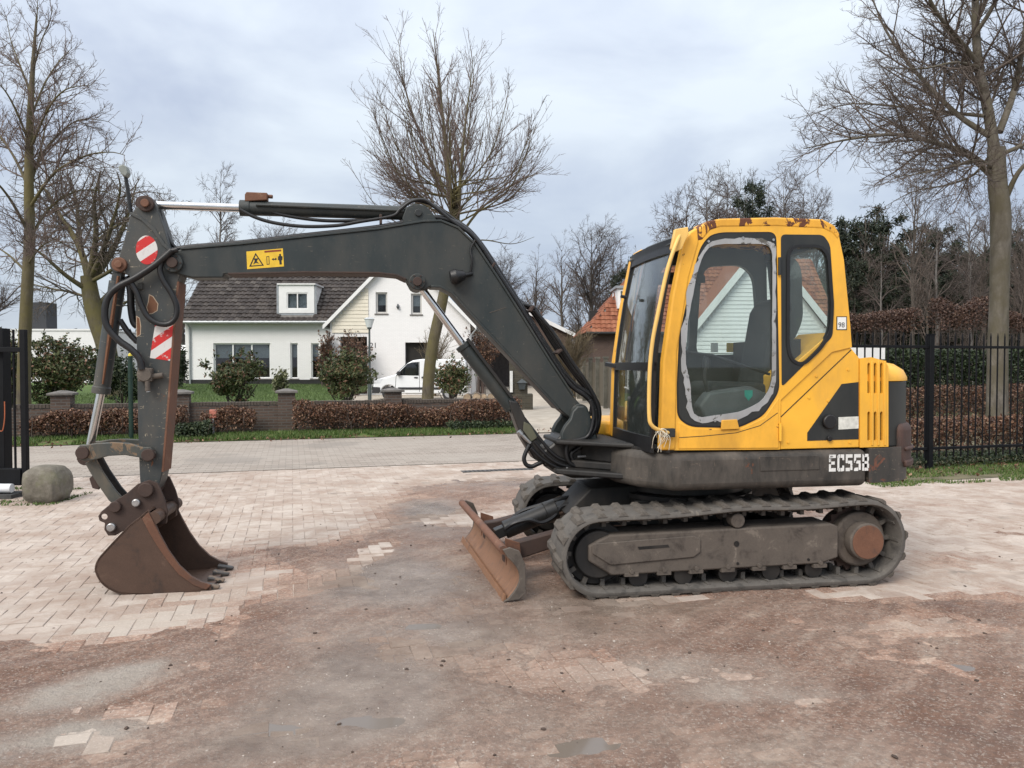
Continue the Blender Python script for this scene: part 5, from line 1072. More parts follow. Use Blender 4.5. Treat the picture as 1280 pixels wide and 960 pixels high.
# generic bare trees for the background, copied
def generic_tree(seed, h, spread, tw, bk, droop=.02, dens=1.0, fork=.3, twig=.010):
    rg = np.random.default_rng(seed); n = 16; z = np.linspace(0, h*.93, 20)
    P = np.stack([np.cumsum(rg.normal(0, .05, 20)), np.cumsum(rg.normal(0, .05, 20)), z], -1); R = np.interp(np.linspace(0, 1, 20), [0, .3, .7, 1], [h*.016, h*.012, h*.006, .012])
    tr = branch_mesh([(P[None], R[None], 8)], bk, 'trunk')
    p1, r1 = sprout(P[None], R[None], rg, 46/h*dens, fork, spread, h*.08, h*.5, 42, droop+.03, .10, 9, .6, twig*1.4)
    p2, r2 = sprout(p1, r1, rg, 3.4*dens, .15, .5, .4, h*.16, 40, droop, .13, 6, .6, twig*1.1)
    p3, r3 = sprout(p2, r2, rg, 4.2*dens, .15, .55, .25, .9, 40, droop*.6, .16, 4, .65, twig*1.0)
    return tr, branch_mesh([(p1, r1, 4), (p2, r2, 3), (p3, r3, 3)], tw, 'crown')
GT = [generic_tree(101, 14, .42, TWIGF, BK_DARK), generic_tree(102, 14, .48, TWIGF, BK_DARK, .0), generic_tree(103, 14, .30, TWIGF, BK_BIRCH, -.06, 1.35, .25), generic_tree(104, 14, .34, TWIG, BK_DARK, .04, .8)]
def put_tree(kind, x, y, h, rz, label, group, name='bare_tree', zs=1.0):
    root = thing(name, label, 'tree', (x, y, 0), rz, group); s_ = h/14.0; root.scale = (s_*zs, s_*zs, s_)
    tr, cw_ = GT[kind]; link('trunk', tr, None, root); link('crown', cw_, None, root); return root
# pines
def pine_mesh(seed, h, mat):
    rg = np.random.default_rng(seed); z = np.linspace(0, h, 16); P = np.stack([np.cumsum(rg.normal(0, .04, 16)), np.cumsum(rg.normal(0, .04, 16)), z], -1); R = np.linspace(.2, .03, 16)
    p1, r1 = sprout(P[None], R[None], rg, 6.5, .12, .26, 1.0, 3.4, 74, .03, .08, 7, .4, .02)
    p2, r2 = sprout(p1, r1, rg, 3.0, .2, .45, .3, 1.0, 45, .03, .1, 4, .6, .012)
    tr = branch_mesh([(P[None], R[None], 8), (p1, r1, 4), (p2, r2, 3)], BK_DARK, 'trunk')
    tips = np.concatenate([p2[:, k] for k in (1, 2, 3)]+[p1[:, k] for k in (4, 5, 6)]); k = np.repeat(np.arange(len(tips)), 14); C_ = tips[k]+rg.normal(0, .16, (len(k), 3))
    return tr, leaf_mesh(C_, .34, rg, mat, .22, .3, 'crown')
PINE = leafmat('pine_needles', [(0, (.012, .020, .012)), (.5, (.022, .034, .018)), (.8, (.035, .046, .022)), (1, (.055, .060, .028))])
PM = [pine_mesh(201, 11, PINE), pine_mesh(202, 11, PINE)]
def put_pine(k, x, y, h, rz, label, group=None, ws=1.0):
    root = thing('pine_tree', label, 'tree', (x, y, 0), rz, group); s_ = h/11.0; root.scale = (s_*ws, s_*ws, s_); link('trunk', PM[k][0], None, root); link('crown', PM[k][1], None, root)
def atx(px_v, Y): return (px_v-640)/FPX*Y
def hgt(py, Y): return CAM_H+(455-py)/FPX*Y
put_tree(2, atx(282, 56), 56, hgt(214, 56), 1.0, 'upright bare tree rising behind the dark tiled roof of the white house', None, zs=.8)
put_tree(0, atx(228, 70), 70, hgt(290, 70), .5, 'low bare tree far behind the left end of the white house', None)
put_tree(1, atx(345, 75), 75, hgt(285, 75), 2.5, 'small far bare tree over the ridge of the white house', None)
for k, (p, y, Y, kd) in enumerate(((668, 318, 70, 3), (705, 300, 82, 3), (742, 283, 78, 1), (765, 300, 90, 0), (790, 320, 86, 3), (722, 350, 95, 0), (630, 320, 95, 1))):
    put_tree(kd, atx(p, Y), Y, hgt(y, Y), k*1.3, 'bare dark tree behind the brown and red roofed houses', 'bare trees behind the red roofed houses')
for k, (p, y, Y, zs) in enumerate(((845, 245, 78, .9), (880, 218, 74, .95), (905, 214, 80, .9), (935, 222, 76, .9), (975, 216, 74, .9), (1000, 226, 80, .9), (1025, 244, 84, .9), (832, 272, 84, 1.0), (955, 238, 90, 1), (862, 232, 86, .95), (893, 226, 88, .9), (920, 224, 90, .9), (985, 222, 88, .9), (1012, 236, 78, .9))):
    put_tree(2, atx(p, Y), Y, hgt(y, Y), k*2.1, 'twiggy bare birch showing above the excavator cab roof', 'birches above the cab', 'birch_tree', zs)
put_pine(0, atx(937, 66), 66, hgt(238, 66), 0, 'dark pointed conifer among the birches above the cab roof', None, .7)
put_pine(1, atx(783, 62), 62, hgt(330, 62), 1, 'dark evergreen beside the small white roof dormer', None, .8)
for k, (p, y, Y) in enumerate(((1052, 282, 50), (1082, 270, 52), (1112, 282, 48), (1138, 300, 54), (1168, 290, 52), (1196, 312, 50), (1226, 318, 54), (1255, 300, 52), (1285, 312, 50), (1320, 300, 54), (1065, 330, 44), (1120, 340, 45), (1185, 350, 46), (1235, 350, 46), (1290, 350, 46))):
    put_pine(k % 2, atx(p, Y), Y, hgt(y, Y), k*1.9, 'dark pine in the wood beyond the metal fence', 'pines in the wood', 1.05)
for k, (p, y, Y, kd) in enumerate(((1140, 205, 40, 3), (1170, 250, 44, 2), (1205, 240, 46, 2), (1228, 262, 42, 3), (1262, 255, 44, 3), (1288, 250, 42, 2), (1080, 290, 44, 3), (1100, 300, 42, 2), (1160, 300, 38, 3), (1275, 280, 38, 3), (1310, 240, 44, 3), (1215, 300, 38, 2), (1190, 280, 60, 0), (1245, 262, 62, 1))):
    put_tree(kd, atx(p, Y), Y, hgt(y, Y), k*1.1, 'thin bare tree in the wood beyond the metal fence' if kd != 2 else 'thin pale-stemmed birch in the wood beyond the metal fence', 'thin trees in the wood' if kd != 2 else 'birches in the wood', 'bare_tree' if kd != 2 else 'birch_tree', .8)
put_tree(0, atx(-30, 60), 60, 13, .3, 'bare tree beyond the white flat-roofed building', None)
# far wood along the horizon reads as one mass
rg = np.random.default_rng(77); n = 52000; xx = rg.uniform(-190, 240, n); yy = rg.uniform(150, 175, n); top = 6+5*np.abs(fbm_grid(xx, yy*.1, 8, .04, 4))*2+rg.random(n)*2
zz_ = top*rg.random(n)**.8; tag(link('far_wood', leaf_mesh(np.stack([xx, yy, zz_], -1), 1.5, rg, leafmat('far_wood_twigs', [(0, (.05, .045, .04)), (.6, (.085, .075, .065)), (1, (.06, .065, .04))]), .35), None), kind='stuff')
# ------------------------------------------------------------------ hedges, shrubs, grass
BEECH = leafmat('brown_beech_leaf', [(0, (.045, .024, .017)), (.35, (.10, .047, .028)), (.65, (.18, .085, .048)), (.88, (.31, .185, .115)), (1, (.07, .06, .035))])
HGREEN = leafmat('dark_hedge_leaf', [(0, (.012, .022, .010)), (.6, (.025, .042, .015)), (1, (.05, .07, .025))])
PHOT = leafmat('photinia_leaf', [(0, (.035, .05, .02)), (.5, (.08, .10, .036)), (.80, (.14, .15, .06)), (.90, (.19, .10, .06)), (1, (.28, .15, .10))])
IVY = leafmat('ivy_leaf', [(0, (.014, .026, .012)), (.7, (.04, .06, .025)), (1, (.075, .09, .04))])
TOPH = leafmat('clipped_twig_hedge', [(0, (.05, .028, .022)), (.5, (.105, .055, .04)), (1, (.15, .095, .065))])
def hedge(name, label, a, b_, width, height, n, mat, size, seed, z0=0.0, lump=.16, per=1.1, group=None, stems=True, cat='hedge', low=0.0):
    rg = np.random.default_rng(seed); a = np.array(a[:2]); b_ = np.array(b_[:2]); L0 = np.linalg.norm(b_-a); d = (b_-a)/L0; nr = np.array([-d[1], d[0]])
    root = thing(name, label, cat, (a[0], a[1], z0), 0, group)
    s_ = rg.random(n)*L0; q = rg.uniform(-1, 1, n); w_ = rg.random(n)**(.55)
    hh = height*(1+lump*2*fbm_grid(s_, s_*0, seed, 1/per, 3)); ww = width*(1+lump*2*fbm_grid(s_, s_*0+3, seed+1, 1/per, 3))
    z = low+(hh-low)*w_; off = q*ww*.5*np.sqrt(np.clip(1.12-(z/hh)**4*.7, .1, 1))
    P = np.stack([d[0]*s_+nr[0]*off, d[1]*s_+nr[1]*off, z], -1)+rg.normal(0, .025, (n, 3))
    link('foliage', leaf_mesh(P, size, rg, mat, .62), None, root)
    if stems:
        k = max(4, int(L0*20)); st = rg.random(k)*L0; o_ = rg.uniform(-.3, .3, k)*width; b0 = np.stack([d[0]*st+nr[0]*o_, d[1]*st+nr[1]*o_, np.zeros(k)-.02], -1)
        pts = [b0]; 
        for j in range(4): pts.append(pts[-1]+np.stack([rg.normal(0, .06, k), rg.normal(0, .06, k), height*rg.uniform(.16, .29, k)], -1))
        link('stems', branch_mesh([(np.stack(pts, 1), np.full((k, 5), .012)*np.linspace(1, .5, 5), 4)], TWIG, 'stems'), None, root)['kind'] = 'stuff'
    return root
def on_line(px_v, v):
    a = (px_v-640)/FPX; y = v/(RN[1]+RN[0]*a); return (a*y, y)
VH = V1+1.15
hedge('beech_hedge', 'low brown beech hedge along garden wall beside the green post', on_line(28, VH), on_line(232, VH), .62, .58, 13000, BEECH, .05, 301, lump=.42, low=.16, per=.8)
hedge('beech_hedge', 'short brown beech hedge between the arm and the middle wall pillar', on_line(252, VH), on_line(318, VH), .6, .56, 4200, BEECH, .05, 302, lump=.4, low=.16, per=.8)
hedge('beech_hedge', 'long brown beech hedge in front of garden wall below the white van', on_line(366, VH), on_line(648, VH), .68, .62, 19000, BEECH, .05, 303, lump=.42, low=.12, per=.8)
hedge('ivy_bed', 'dark ivy and dead stems at the foot of garden wall beside the arm', on_line(222, V1+.75), on_line(262, V1+.75), .8, .34, 3200, IVY, .06, 304, lump=.3, cat='ivy')
hedge('ivy_bed', 'dark ivy tangle under the hedge by the driveway', on_line(560, V1+.75), on_line(650, V1+.9), .5, .20, 3600, IVY, .06, 305, lump=.3, cat='ivy')
# behind the right-hand metal fence
FA, FB = (5.05, 11.25), (12.5, 13.35)
fd = Vector((FB[0]-FA[0], FB[1]-FA[1])); fd.normalize(); fn = Vector((-fd.y, fd.x))
def FP(u, v, z=0): return (FA[0]+fd.x*u+fn.x*v, FA[1]+fd.y*u+fn.y*v, z)
hedge('beech_hedge', 'near brown beech hedge close behind black metal fence', FP(-.3, 1.5), FP(9, 1.5), .7, .66, 22000, BEECH, .052, 311, lump=.16, low=.04)
hedge('beech_hedge', 'second brown beech hedge beyond the near one behind the fence', FP(4.6, 6.5), FP(14, 6.5), .8, 1.02, 18000, BEECH, .06, 312, lump=.1, low=.05)
hedge('evergreen_hedge', 'dark green hedge under the clipped brown one beyond the fence', (atx(1050, 26), 26), (atx(1420, 28), 28), 1.2, 2.1, 30000, HGREEN, .10, 313, lump=.08)
hedge('ivy_bed', 'low ivy along the foot of the black metal fence', FP(-.1, .28), FP(8, .28), .5, .17, 9000, IVY, .045, 314, lump=.35, cat='ivy', stems=False)
hedge('clipped_hedge', 'brown clipped hedge on bare stems over the dark green one', (atx(1040, 29), 29), (atx(1145, 29), 29), 1.2, 3.55, 6500, TOPH, .08, 315, lump=.16, low=2.75, per=1.5)
hedge('clipped_hedge', 'rounded brown clipped hedge beside the pale mottled trunk', (atx(1165, 29), 29), (atx(1232, 29), 29), 1.3, 3.85, 5000, TOPH, .08, 316, lump=.16, low=2.8, per=1.5)
hedge('clipped_hedge', 'brown clipped hedge beyond the pale mottled trunk', (atx(1248, 29), 29), (atx(1400, 29), 29), 1.2, 3.65, 8000, TOPH, .08, 317, lump=.16, low=2.75, per=1.5)
def shrub(name, label, c, rad, zc, n, mat, size, seed, stem=True, cat='shrub', group=None, z0=0.0):
    rg = np.random.default_rng(seed); root = thing(name, label, cat, (c[0], c[1], z0), 0, group); P = shrub_pts(rg, n, rad, 18); sg_ = rg.normal(size=(26, 3)); sg_ /= np.linalg.norm(sg_, axis=1)[:, None]; sg_[:, 2] = np.abs(sg_[:, 2]); q_ = rg.integers(0, 26, n//14); P = np.concatenate([P, sg_[q_]*np.array(rad)*rg.uniform(.8, 1.12, (len(q_), 1))+rg.normal(0, .035, (len(q_), 3))]); P[:, 2] += zc-z0
    P = P[P[:, 2] > .03]; link('foliage', leaf_mesh(P, size, rg, mat, .45), None, root)
    k = 7; b0 = rg.normal(0, .03, (k, 3)); b0[:, 2] = -.05; e = P[rg.integers(0, len(P), k)]*.8; pts = np.stack([b0, b0*.5+np.array([0, 0, (zc-z0-rad[2])*.9]), b0*.2+e*.5, e], 1); pts = np.stack([resample(p, [1, .5], 8)[0] for p in pts])
    link('stems', branch_mesh([(pts, np.linspace(.035, .012, 8)[None]*np.ones((k, 1)), 6)], BK_DARK, 'stems'), None, root)['kind'] = 'stuff'; return root
def shrub_px(label, p, w_, y0, y1, Y, n, mat, size, seed, name='shrub', z0=0.1):
    zc = (hgt(y0, Y)+hgt(y1, Y))/2; return shrub(name, label, (atx(p, Y), Y), (w_/FPX*Y*.56, w_/FPX*Y*.5, (hgt(y0, Y)-hgt(y1, Y))*.56), zc, n, mat, size, seed, z0=z0)
shrub_px('rounded red-tipped shrub on a stem before the wide house window', 294, 74, 440, 498, 22, 5200, PHOT, .11, 401)
shrub_px('large rounded red-tipped shrub below the street lamp', 431, 80, 438, 500, 22.5, 6200, PHOT, .11, 402)
shrub_px('darker potted red-tipped shrub beside the leaning tree and van', 563, 50, 447, 498, 24, 4200, PHOT, .10, 403)
shrub_px('big dense red-tipped bush behind the garden wall next to the gate', 66, 92, 424, 505, 20, 9500, PHOT, .10, 404)
shrub_px('tall reddish bush over the black gate', 12, 60, 412, 505, 19.5, 5200, PHOT, .10, 405)
shrub_px('green bush behind the arm and the green post', 152, 62, 444, 505, 23, 4200, IVY, .10, 406)
shrub_px('dark evergreen bush beside the white flat-roofed building', 122, 50, 440, 490, 27, 3200, HGREEN, .11, 407)
shrub_px('dark garden bush beside the left end of the white house', 222, 24, 432, 488, 38, 1600, HGREEN, .14, 408, z0=.4)
shrub_px('pale wispy shrub on the lawn by the narrow windows', 350, 22, 460, 492, 30, 900, leafmat('pale_grassy_leaf', [(0, (.11, .12, .06)), (1, (.22, .22, .12))]), .14, 409, z0=.3)
put_s = [('leafless twiggy bush over the wooden fence', 712, 31, 456, 416, 3.0, 501, 48), ('leafless spiky shrub against the white gable', 543, 38, 452, 418, 2.6, 502, 34), ('reddish climbing bush at the house corner', 408, 39, 440, 424, 2.0, 503, 12), ('brown twiggy bush under the carport roof', 602, 40, 440, 416, 2.8, 504, 34), ('brown climber over the porch of the white house', 443, 38.6, 430, 421, 2.0, 505, 26)]
for (lb, p, Y, yb, yt, sp_h, sd, wd_) in put_s:
    rg = np.random.default_rng(sd); h = hgt(yt, Y); root = thing('twiggy_bush', lb, 'bush', (atx(p, Y), Y, .0)); wm = wd_/FPX*Y
    k = 60 if sd == 501 else 26; b0 = np.stack([rg.normal(0, .12, k), rg.normal(0, .12, k), np.zeros(k)], -1); e = np.stack([rg.uniform(-.5, .5, k)*wm*1.25, rg.uniform(-.5, .5, k)*wm, h*rg.uniform(.7, 1.02, k)], -1)
    pts = np.stack([resample(np.stack([b0[i], b0[i]+(e[i]-b0[i])*np.array([.25, .25, .6]), e[i]]), [1, .5], 9)[0] for i in range(k)]); r = np.linspace(.022, .007, 9)[None]*np.ones((k, 1))
    p1, r1 = sprout(pts, r, rg, 5, .35, .32, .2, .9, 35, .05, .12, 5, .6, .008); p2, r2 = sprout(p1, r1, rg, 6, .2, .5, .12, .4, 40, .03, .14, 4, .6, .006)
    link('branches', branch_mesh([(pts, r, 5), (p1, r1, 3), (p2, r2, 3)], TWIGR if sd in (503, 504, 505) else simple('olive_twig', (.13, .10, .06), .9, .3, 2, bump=0), 'branches'), None, root)
    if sd in (503, 504, 505): tipz = np.concatenate([p2[:, -1], p2[:, 2], p1[:, -1]]); link('foliage', leaf_mesh(tipz, .10, rg, BEECH, .6), None, root)
def grass(name, pts_fn, n, seed, h=.11, mat=None):
    rg = np.random.default_rng(seed); P = pts_fn(rg, n); n = len(P); a = rg.uniform(0, 6.28, n); w_ = rg.uniform(.003, .007, n)*1.6; hh = h*rg.uniform(.35, 1.2, n); ln = rg.normal(0, .35, (n, 2))*hh[:, None]
    dx = np.stack([np.cos(a)*w_, np.sin(a)*w_, np.zeros(n)], -1); tipv = P+np.concatenate([ln, hh[:, None]], 1)
    v = np.stack([P-dx, P+dx, tipv], 1).reshape(-1, 3); return tag(link(name, arrmesh(name, v, np.arange(n*3).reshape(n, 3), mat), None), kind='stuff')
GRASSM = leafmat('grass_blade', [(0, (.045, .085, .016)), (.5, (.08, .145, .028)), (.85, (.125, .18, .045)), (1, (.24, .21, .10))])
t = NT('verge_soil'); c = t.ramp(t.noise(1.6, 7, .65), [(.35, (.055, .10, .02)), (.52, (.085, .12, .035)), (.64, (.14, .105, .07))]); t.set(c, .95, 0, .2); t.bump(t.noise(30, 5), .7, .03); VERGE = t.m
vb = MB(); nseg = 40
for k in range(nseg):
    u0, u1 = -26+k*.78, -26+(k+1)*.78
    vb.add([RP(u0, V1+.03, .012), RP(u1, V1+.03, .012), RP(u1, V1+.5, .05), RP(u0, V1+.5, .05), RP(u1, V1+1.9, .06), RP(u0, V1+1.9, .06)], [(0, 1, 2, 3), (3, 2, 4, 5)])
tag(vb.build('verge', VERGE), kind='structure')
def verge_pts(rg, n):
    u = rg.uniform(-22, 5.1, n); v = V1+.06+rg.random(n)**1.3*1.2; k = fbm_grid(u, v, 61, .7, 4) > -.16; u, v = u[k], v[k]; return np.stack([RU[0]*u+RN[0]*v, RU[1]*u+RN[1]*v, np.where(v < V1+.5, .012+(v-V1)*.07, .05)], -1)
grass('verge_grass', verge_pts, 60000, 62, .085, GRASSM)
# verge in front of the black fence
fv = MB(); fv.add([FP(-.3, -.95, .006), FP(9, -.95, .006), FP(9, 8, .03), FP(-.3, 3.2, .03)], [(0, 1, 2, 3)]); tag(fv.build('fence_verge', simple('mossy_soil', (.115, .10, .055), .95, .4, 3, bump=.6), smooth=False), kind='structure')
def fpts(rg, n):
    u = rg.uniform(-.6, 8, n); v = -1.25+rg.random(n)*1.7; k = fbm_grid(u, v, 63, .9, 4)+.22*(v > -.7) > .06; u, v = u[k], v[k]; return np.stack([FA[0]+fd.x*u+fn.x*v, FA[1]+fd.y*u+fn.y*v, np.full(len(u), .004)], -1)
grass('fence_grass', fpts, 26000, 64, .045, GRASSM)
def gpts(rg, n):
    x = rg.uniform(-9.5, -5.2, n); y = 8.6+rg.random(n)*1.3+(x+6)*.05; k = fbm_grid(x, y, 66, 1.2, 4) > .03; return np.stack([x[k], y[k], np.zeros(k.sum())], -1)
grass('gate_moss_grass', gpts, 9000, 65, .03, GRASSM)
# dead leaves on the ground
rg = np.random.default_rng(88); n = 900; u = rg.uniform(-14, 6, n); v = V1+rg.normal(.1, .35, n); P = np.stack([RU[0]*u+RN[0]*v, RU[1]*u+RN[1]*v, np.full(n, .05)], -1)
u2 = rg.uniform(-2, 8, 700); v2 = rg.normal(.1, .5, 700); P2 = np.array([FP(a, c_, .035) for a, c_ in zip(u2, v2)])
tag(link('dead_leaves', leaf_mesh(np.concatenate([P, P2]), .06, rg, BEECH, .6), None), kind='stuff')
# ------------------------------------------------------------------ garden, lawn, drive
t = NT('lawn_grass'); c = t.ramp(t.noise(1.4, 8, .65), [(.3, (.05, .085, .02)), (.6, (.085, .13, .033)), (.8, (.13, .165, .06))]); t.set(c, .9, 0, .25); t.bump(t.noise(40, 4), .8, .04); LAWN = t.m
lw = MB(); lw.add([RP(-34, VW+.1, .06), (*on_line(455, VW+.1), .06), (-6.6, 30, .15), (-8.4, 38.5, .45), (-8.9, 43, .5), (-40, 43, .6)], [(0, 1, 2, 3, 4, 5)]); tag(lw.build('lawn', LAWN, smooth=False), kind='structure')
def lpts(rg, n):
    x = rg.uniform(-18, -6.5, n); y = 21+rg.random(n)*20; return np.stack([x, y, .06+(y-19)*.02], -1)
grass('lawn_blades', lpts, 26000, 67, .12, leafmat('lawn_blade', [(0, (.055, .095, .022)), (1, (.11, .16, .05))]))
t = NT('pale_drive_paving'); c = t.ramp(t.noise(2, 8, .65), [(.3, (.30, .26, .21)), (.55, (.40, .355, .295)), (.75, (.46, .42, .36))]); t.set(c, .9, 0, .3); t.bump(t.noise(30, 4), .4, .01); DRIVE = t.m
dv = MB(); p0 = on_line(455, VW+.1); p1 = on_line(648, V1+.02); dv.add([(p0[0], p0[1], .018), (p1[0]-1.0, p1[1]+1.5, .018), (p1[0]-.1, p1[1]-.05, .018), (6.2, V1/RN[1]+6.2*math.tan(RA)+.0, .018), (4.6, 24, .02), (3.7, 26, .02), (3.0, 60, .02), (-9, 60, .02), (-8.4, 38.5, .02), (-6.6, 30, .02)], [tuple(range(10))]); tag(dv.build('driveway', DRIVE, smooth=False), kind='structure')
# garden wall with pillars
WBR = brickmat('garden_wall_brick', (.085, .06, .048), (.13, .09, .07), (.12, .108, .097)); CAPM = simple('concrete_cap', (.13, .12, .11), .9, .3, 6, bump=.4)
MOSSB = simple('dark_coping', (.085, .068, .055), .95, .35, 8, bump=.5)
wl_ = thing('garden_wall', 'low dark brick garden wall with capped pillars behind the beech hedge', 'wall', RP(0, VW), RA)
ul = uv(*on_line(20, VW))[0]; ur = uv(*on_line(646, VW))[0]
b = MB(); b.box((ul-8, -.11, -.05), (ur, .11, .66)); b.build('wall_body', WBR, wl_)
cop = bpy.data.meshes.new('coping_brick'); q = MB(); q.box((-.03, -.125, 0), (.03, .125, .075)); cop.from_pydata(q.v, [], q.f); cop.materials.append(MOSSB)
rgw = random.Random(8); m_ = MB(); cops = []
us = []; k = 0
while ul+k*.068 < ur: us.append(ul+k*.068); k += 1
for u in us[:]:
    o = bpy.data.objects.new('coping_brick', cop); o.parent = wl_; COL.objects.link(o); o.location = (u, rgw.uniform(-.006, .006), .658+rgw.uniform(-.004, .006)); o.rotation_euler.y = rgw.uniform(-.03, .03)
    if len([1 for x in cops]) >= 298: break
    cops.append(o)
for p in (78, 226, 358, 491):
    u = uv(*on_line(p, VW))[0]; b = MB(); b.box((u-.19, -.19, -.05), (u+.19, .19, .93)); pl = b.build('pillar', WBR, wl_, .006)
    b = MB(); b.box((u-.25, -.25, .93), (u+.25, .25, .975)); b.plan([(u-.25, -.25), (u+.25, -.25), (u+.25, .25), (u-.25, .25)], .975, 1.03, [(u-.05, -.05), (u+.05, -.05), (u+.05, .05), (u-.05, .05)]); b.build('pillar_cap', CAPM, pl, .006)
# drive pillar with lantern, white stick
DP = (atx(648, 27), 27); dpz = thing('drive_pillar', 'mossy dark brick pillar with lantern at the driveway', 'pillar', (*DP, 0))
b = MB(); b.box((-.32, -.32, 0), (.32, .32, 1.86)); b.box((-.42, -.42, 0), (.5, .42, .55)); b.build('shaft', brickmat('mossy_pillar_brick', (.06, .055, .04), (.10, .085, .06), (.09, .085, .07)), dpz, .01)
b = MB(); b.box((-.38, -.38, 1.86), (.38, .38, 1.93)); b.plan([(-.38, -.38), (.38, -.38), (.38, .38), (-.38, .38)], 1.93, 2.04, [(-.1, -.1), (.1, -.1), (.1, .1), (-.1, .1)]); b.build('cap', CAPM, dpz)
LANT = simple('lantern_iron', (.05, .06, .065), .5, .2, 10)
b = MB(); b.plan([(.02, -.42), (.22, -.42), (.22, -.34), (.02, -.34)], .72, .95, [(-.02, -.46), (.26, -.46), (.26, -.34), (-.02, -.34)]); b.plan([(-.06, -.5), (.3, -.5), (.3, -.33), (-.06, -.33)], .95, 1.08, [(.1, -.42), (.14, -.42), (.14, -.38), (.1, -.38)]); b.build('lantern', LANT, dpz)
b = MB(); b.box((-.30, -.40, .62), (-.20, -.34, 1.36)); b.build('white_plate', simple('white_enamel', (.7, .7, .68), .5, .1, 5), dpz)
# rubble bag / log pile beside the drive
lg = thing('log_pile', 'heap of pale logs beside the potted shrub at the driveway', 'log pile', (atx(596, 26), 26, 0)); LOGM = simple('cut_log', (.38, .29, .20), .9, .35, 8); LOGB = simple('log_bark', (.12, .09, .065), .95, .3, 8)
rgl = random.Random(2)
for i in range(9):
    x = -.45+(i % 4)*.28+(.14 if i >= 4 else 0)+rgl.uniform(-.04, .04)-(.0 if i < 8 else .5); z = .2+(i//4)*.28; r = rgl.uniform(.11, .15); b = MB(); b.cyl((x, -.3, z), (x+rgl.uniform(-.05, .05), .35, z), r, 12); o = b.build('log', LOGB, lg); b = MB(); b.cyl((x, -.305, z), (x, -.302, z), r*.93, 12); b.build('cut_end', LOGM, o)
# ------------------------------------------------------------------ houses
WHITE = brickmat('white_painted_brick', (.80, .79, .78), (.83, .82, .81), (.76, .755, .75), var=.10, bump=.35); WPLAIN = simple('white_paint', (.74, .74, .73), .55, .04, 3, bump=.05); CREAM = simple('cream_boards', (.68, .63, .52), .6, .06, 3, bump=.1)
TILE = leafmat('dark_roof_tile', [(0, (.026, .019, .016)), (.5, (.038, .029, .025)), (.85, (.054, .043, .037)), (1, (.085, .072, .062))], .6); TILER = leafmat('red_roof_tile', [(0, (.17, .055, .028)), (.5, (.25, .085, .042)), (1, (.32, .13, .07))], .8)
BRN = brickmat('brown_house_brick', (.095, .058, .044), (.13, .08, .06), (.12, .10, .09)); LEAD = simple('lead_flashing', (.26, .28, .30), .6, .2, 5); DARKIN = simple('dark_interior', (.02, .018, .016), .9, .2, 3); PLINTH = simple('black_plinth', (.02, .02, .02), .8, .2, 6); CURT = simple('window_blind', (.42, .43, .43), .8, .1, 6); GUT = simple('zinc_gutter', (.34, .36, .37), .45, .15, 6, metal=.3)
def tiles(name, o0, ud, vd, width, clip, tw_, th_, mat, parent, nrows):
    """courses of curved tiles laid from the eave point o0 along ud, climbing along vd; clip(u,v)->bool"""
    o0, ud, vd = np.array(o0, float), np.array(ud, float), np.array(vd, float); ud /= np.linalg.norm(ud); vd /= np.linalg.norm(vd); nd = np.cross(ud, vd); nd /= np.linalg.norm(nd); nd *= np.sign(nd[2])
    prof = [(0, .0), (.25, .035), (.5, .030), (.75, -.004), (1.0, .0)]; V = []; F = []; rg = np.random.default_rng(5)
    for r in range(nrows):
        for c_ in range(int(width/tw_)):
            u = c_*tw_; v = r*th_
            if not clip(u+tw_/2, v+th_/2): continue
            k = len(V); j = rg.normal(0, .006)
            for (pu, ph) in prof: V.append(o0+ud*(u+pu*tw_*1.02)+vd*(v-.02)+nd*(ph+.055+j))
            for (pu, ph) in prof: V.append(o0+ud*(u+pu*tw_*1.02)+vd*(v+th_*1.04)+nd*(ph+.012+j))
            for (pu, ph) in prof: V.append(o0+ud*(u+pu*tw_*1.02)+vd*(v-.02)+nd*(ph+.02+j))
            for i in range(4): F.append((k+i, k+i+1, k+i+6, k+i+5)); F.append((k+10+i, k+11+i, k+i+1, k+i))
    return tag(link(name, arrmesh(name, np.array(V), np.array(F), mat), None, parent), kind='stuff')
def window(parent, x0, x1, z0, z1, y, panes=1, fw=.07, blind=.0, frame=WPLAIN, sill=True, seam=None):
    f = MB(); xs = [x0+(x1-x0)*k/panes for k in range(panes+1)]
    f.box((x0, y, z1-fw), (x1, y+.09, z1)); f.box((x0, y, z0), (x1, y+.09, z0+fw))
    for k, x in enumerate(xs): a = x0 if k == 0 else (x1-fw if k == panes else x-fw/2); f.box((a, y+.002, z0+fw), (a+fw, y+.088, z1-fw))
    wn = f.build('window', frame, parent, smooth=False)
    for k in range(panes):
        q = MB(); q.box((xs[k]+fw*.6, y+.04, z0+fw*.5), (xs[k+1]-fw*.6, y+.05, z1-fw*.5)); q.build('pane', HOUSEGL, wn, smooth=False)
    if blind: q = MB(); q.box((x0+fw*.5, y+.12, z1-(z1-z0)*blind), (x1-fw*.5, y+.14, z1-.01)); q.build('blind', CURT, wn, smooth=False)
    if sill: q = MB(); q.box((x0-.06, y-.14, z0-.07), (x1+.06, y+.02, z0-.003)); q.build('sill', simple('dark_sill', (.13, .12, .11), .7, .2, 6), wn, .006)
    return wn
hs = thing('white_house', 'white painted brick house with dark tiled roof, dormer and front gable', 'house', (0, 42, 0))
X0, XG0, XG1 = atx(232, 42), atx(413, 39.5), atx(588, 39.5); XC = (XG0+XG1)/2; EZ = 3.98; GEZ = 3.78; GAP = 7.44; YG = -2.5
W = lambda p, q, Y: (atx(p, Y), hgt(q, Y))
def rect(p0, q0, p1, q1, Y): a = W(p0, q1, Y); c_ = W(p1, q0, Y); return (a[0], c_[0], a[1], c_[1])
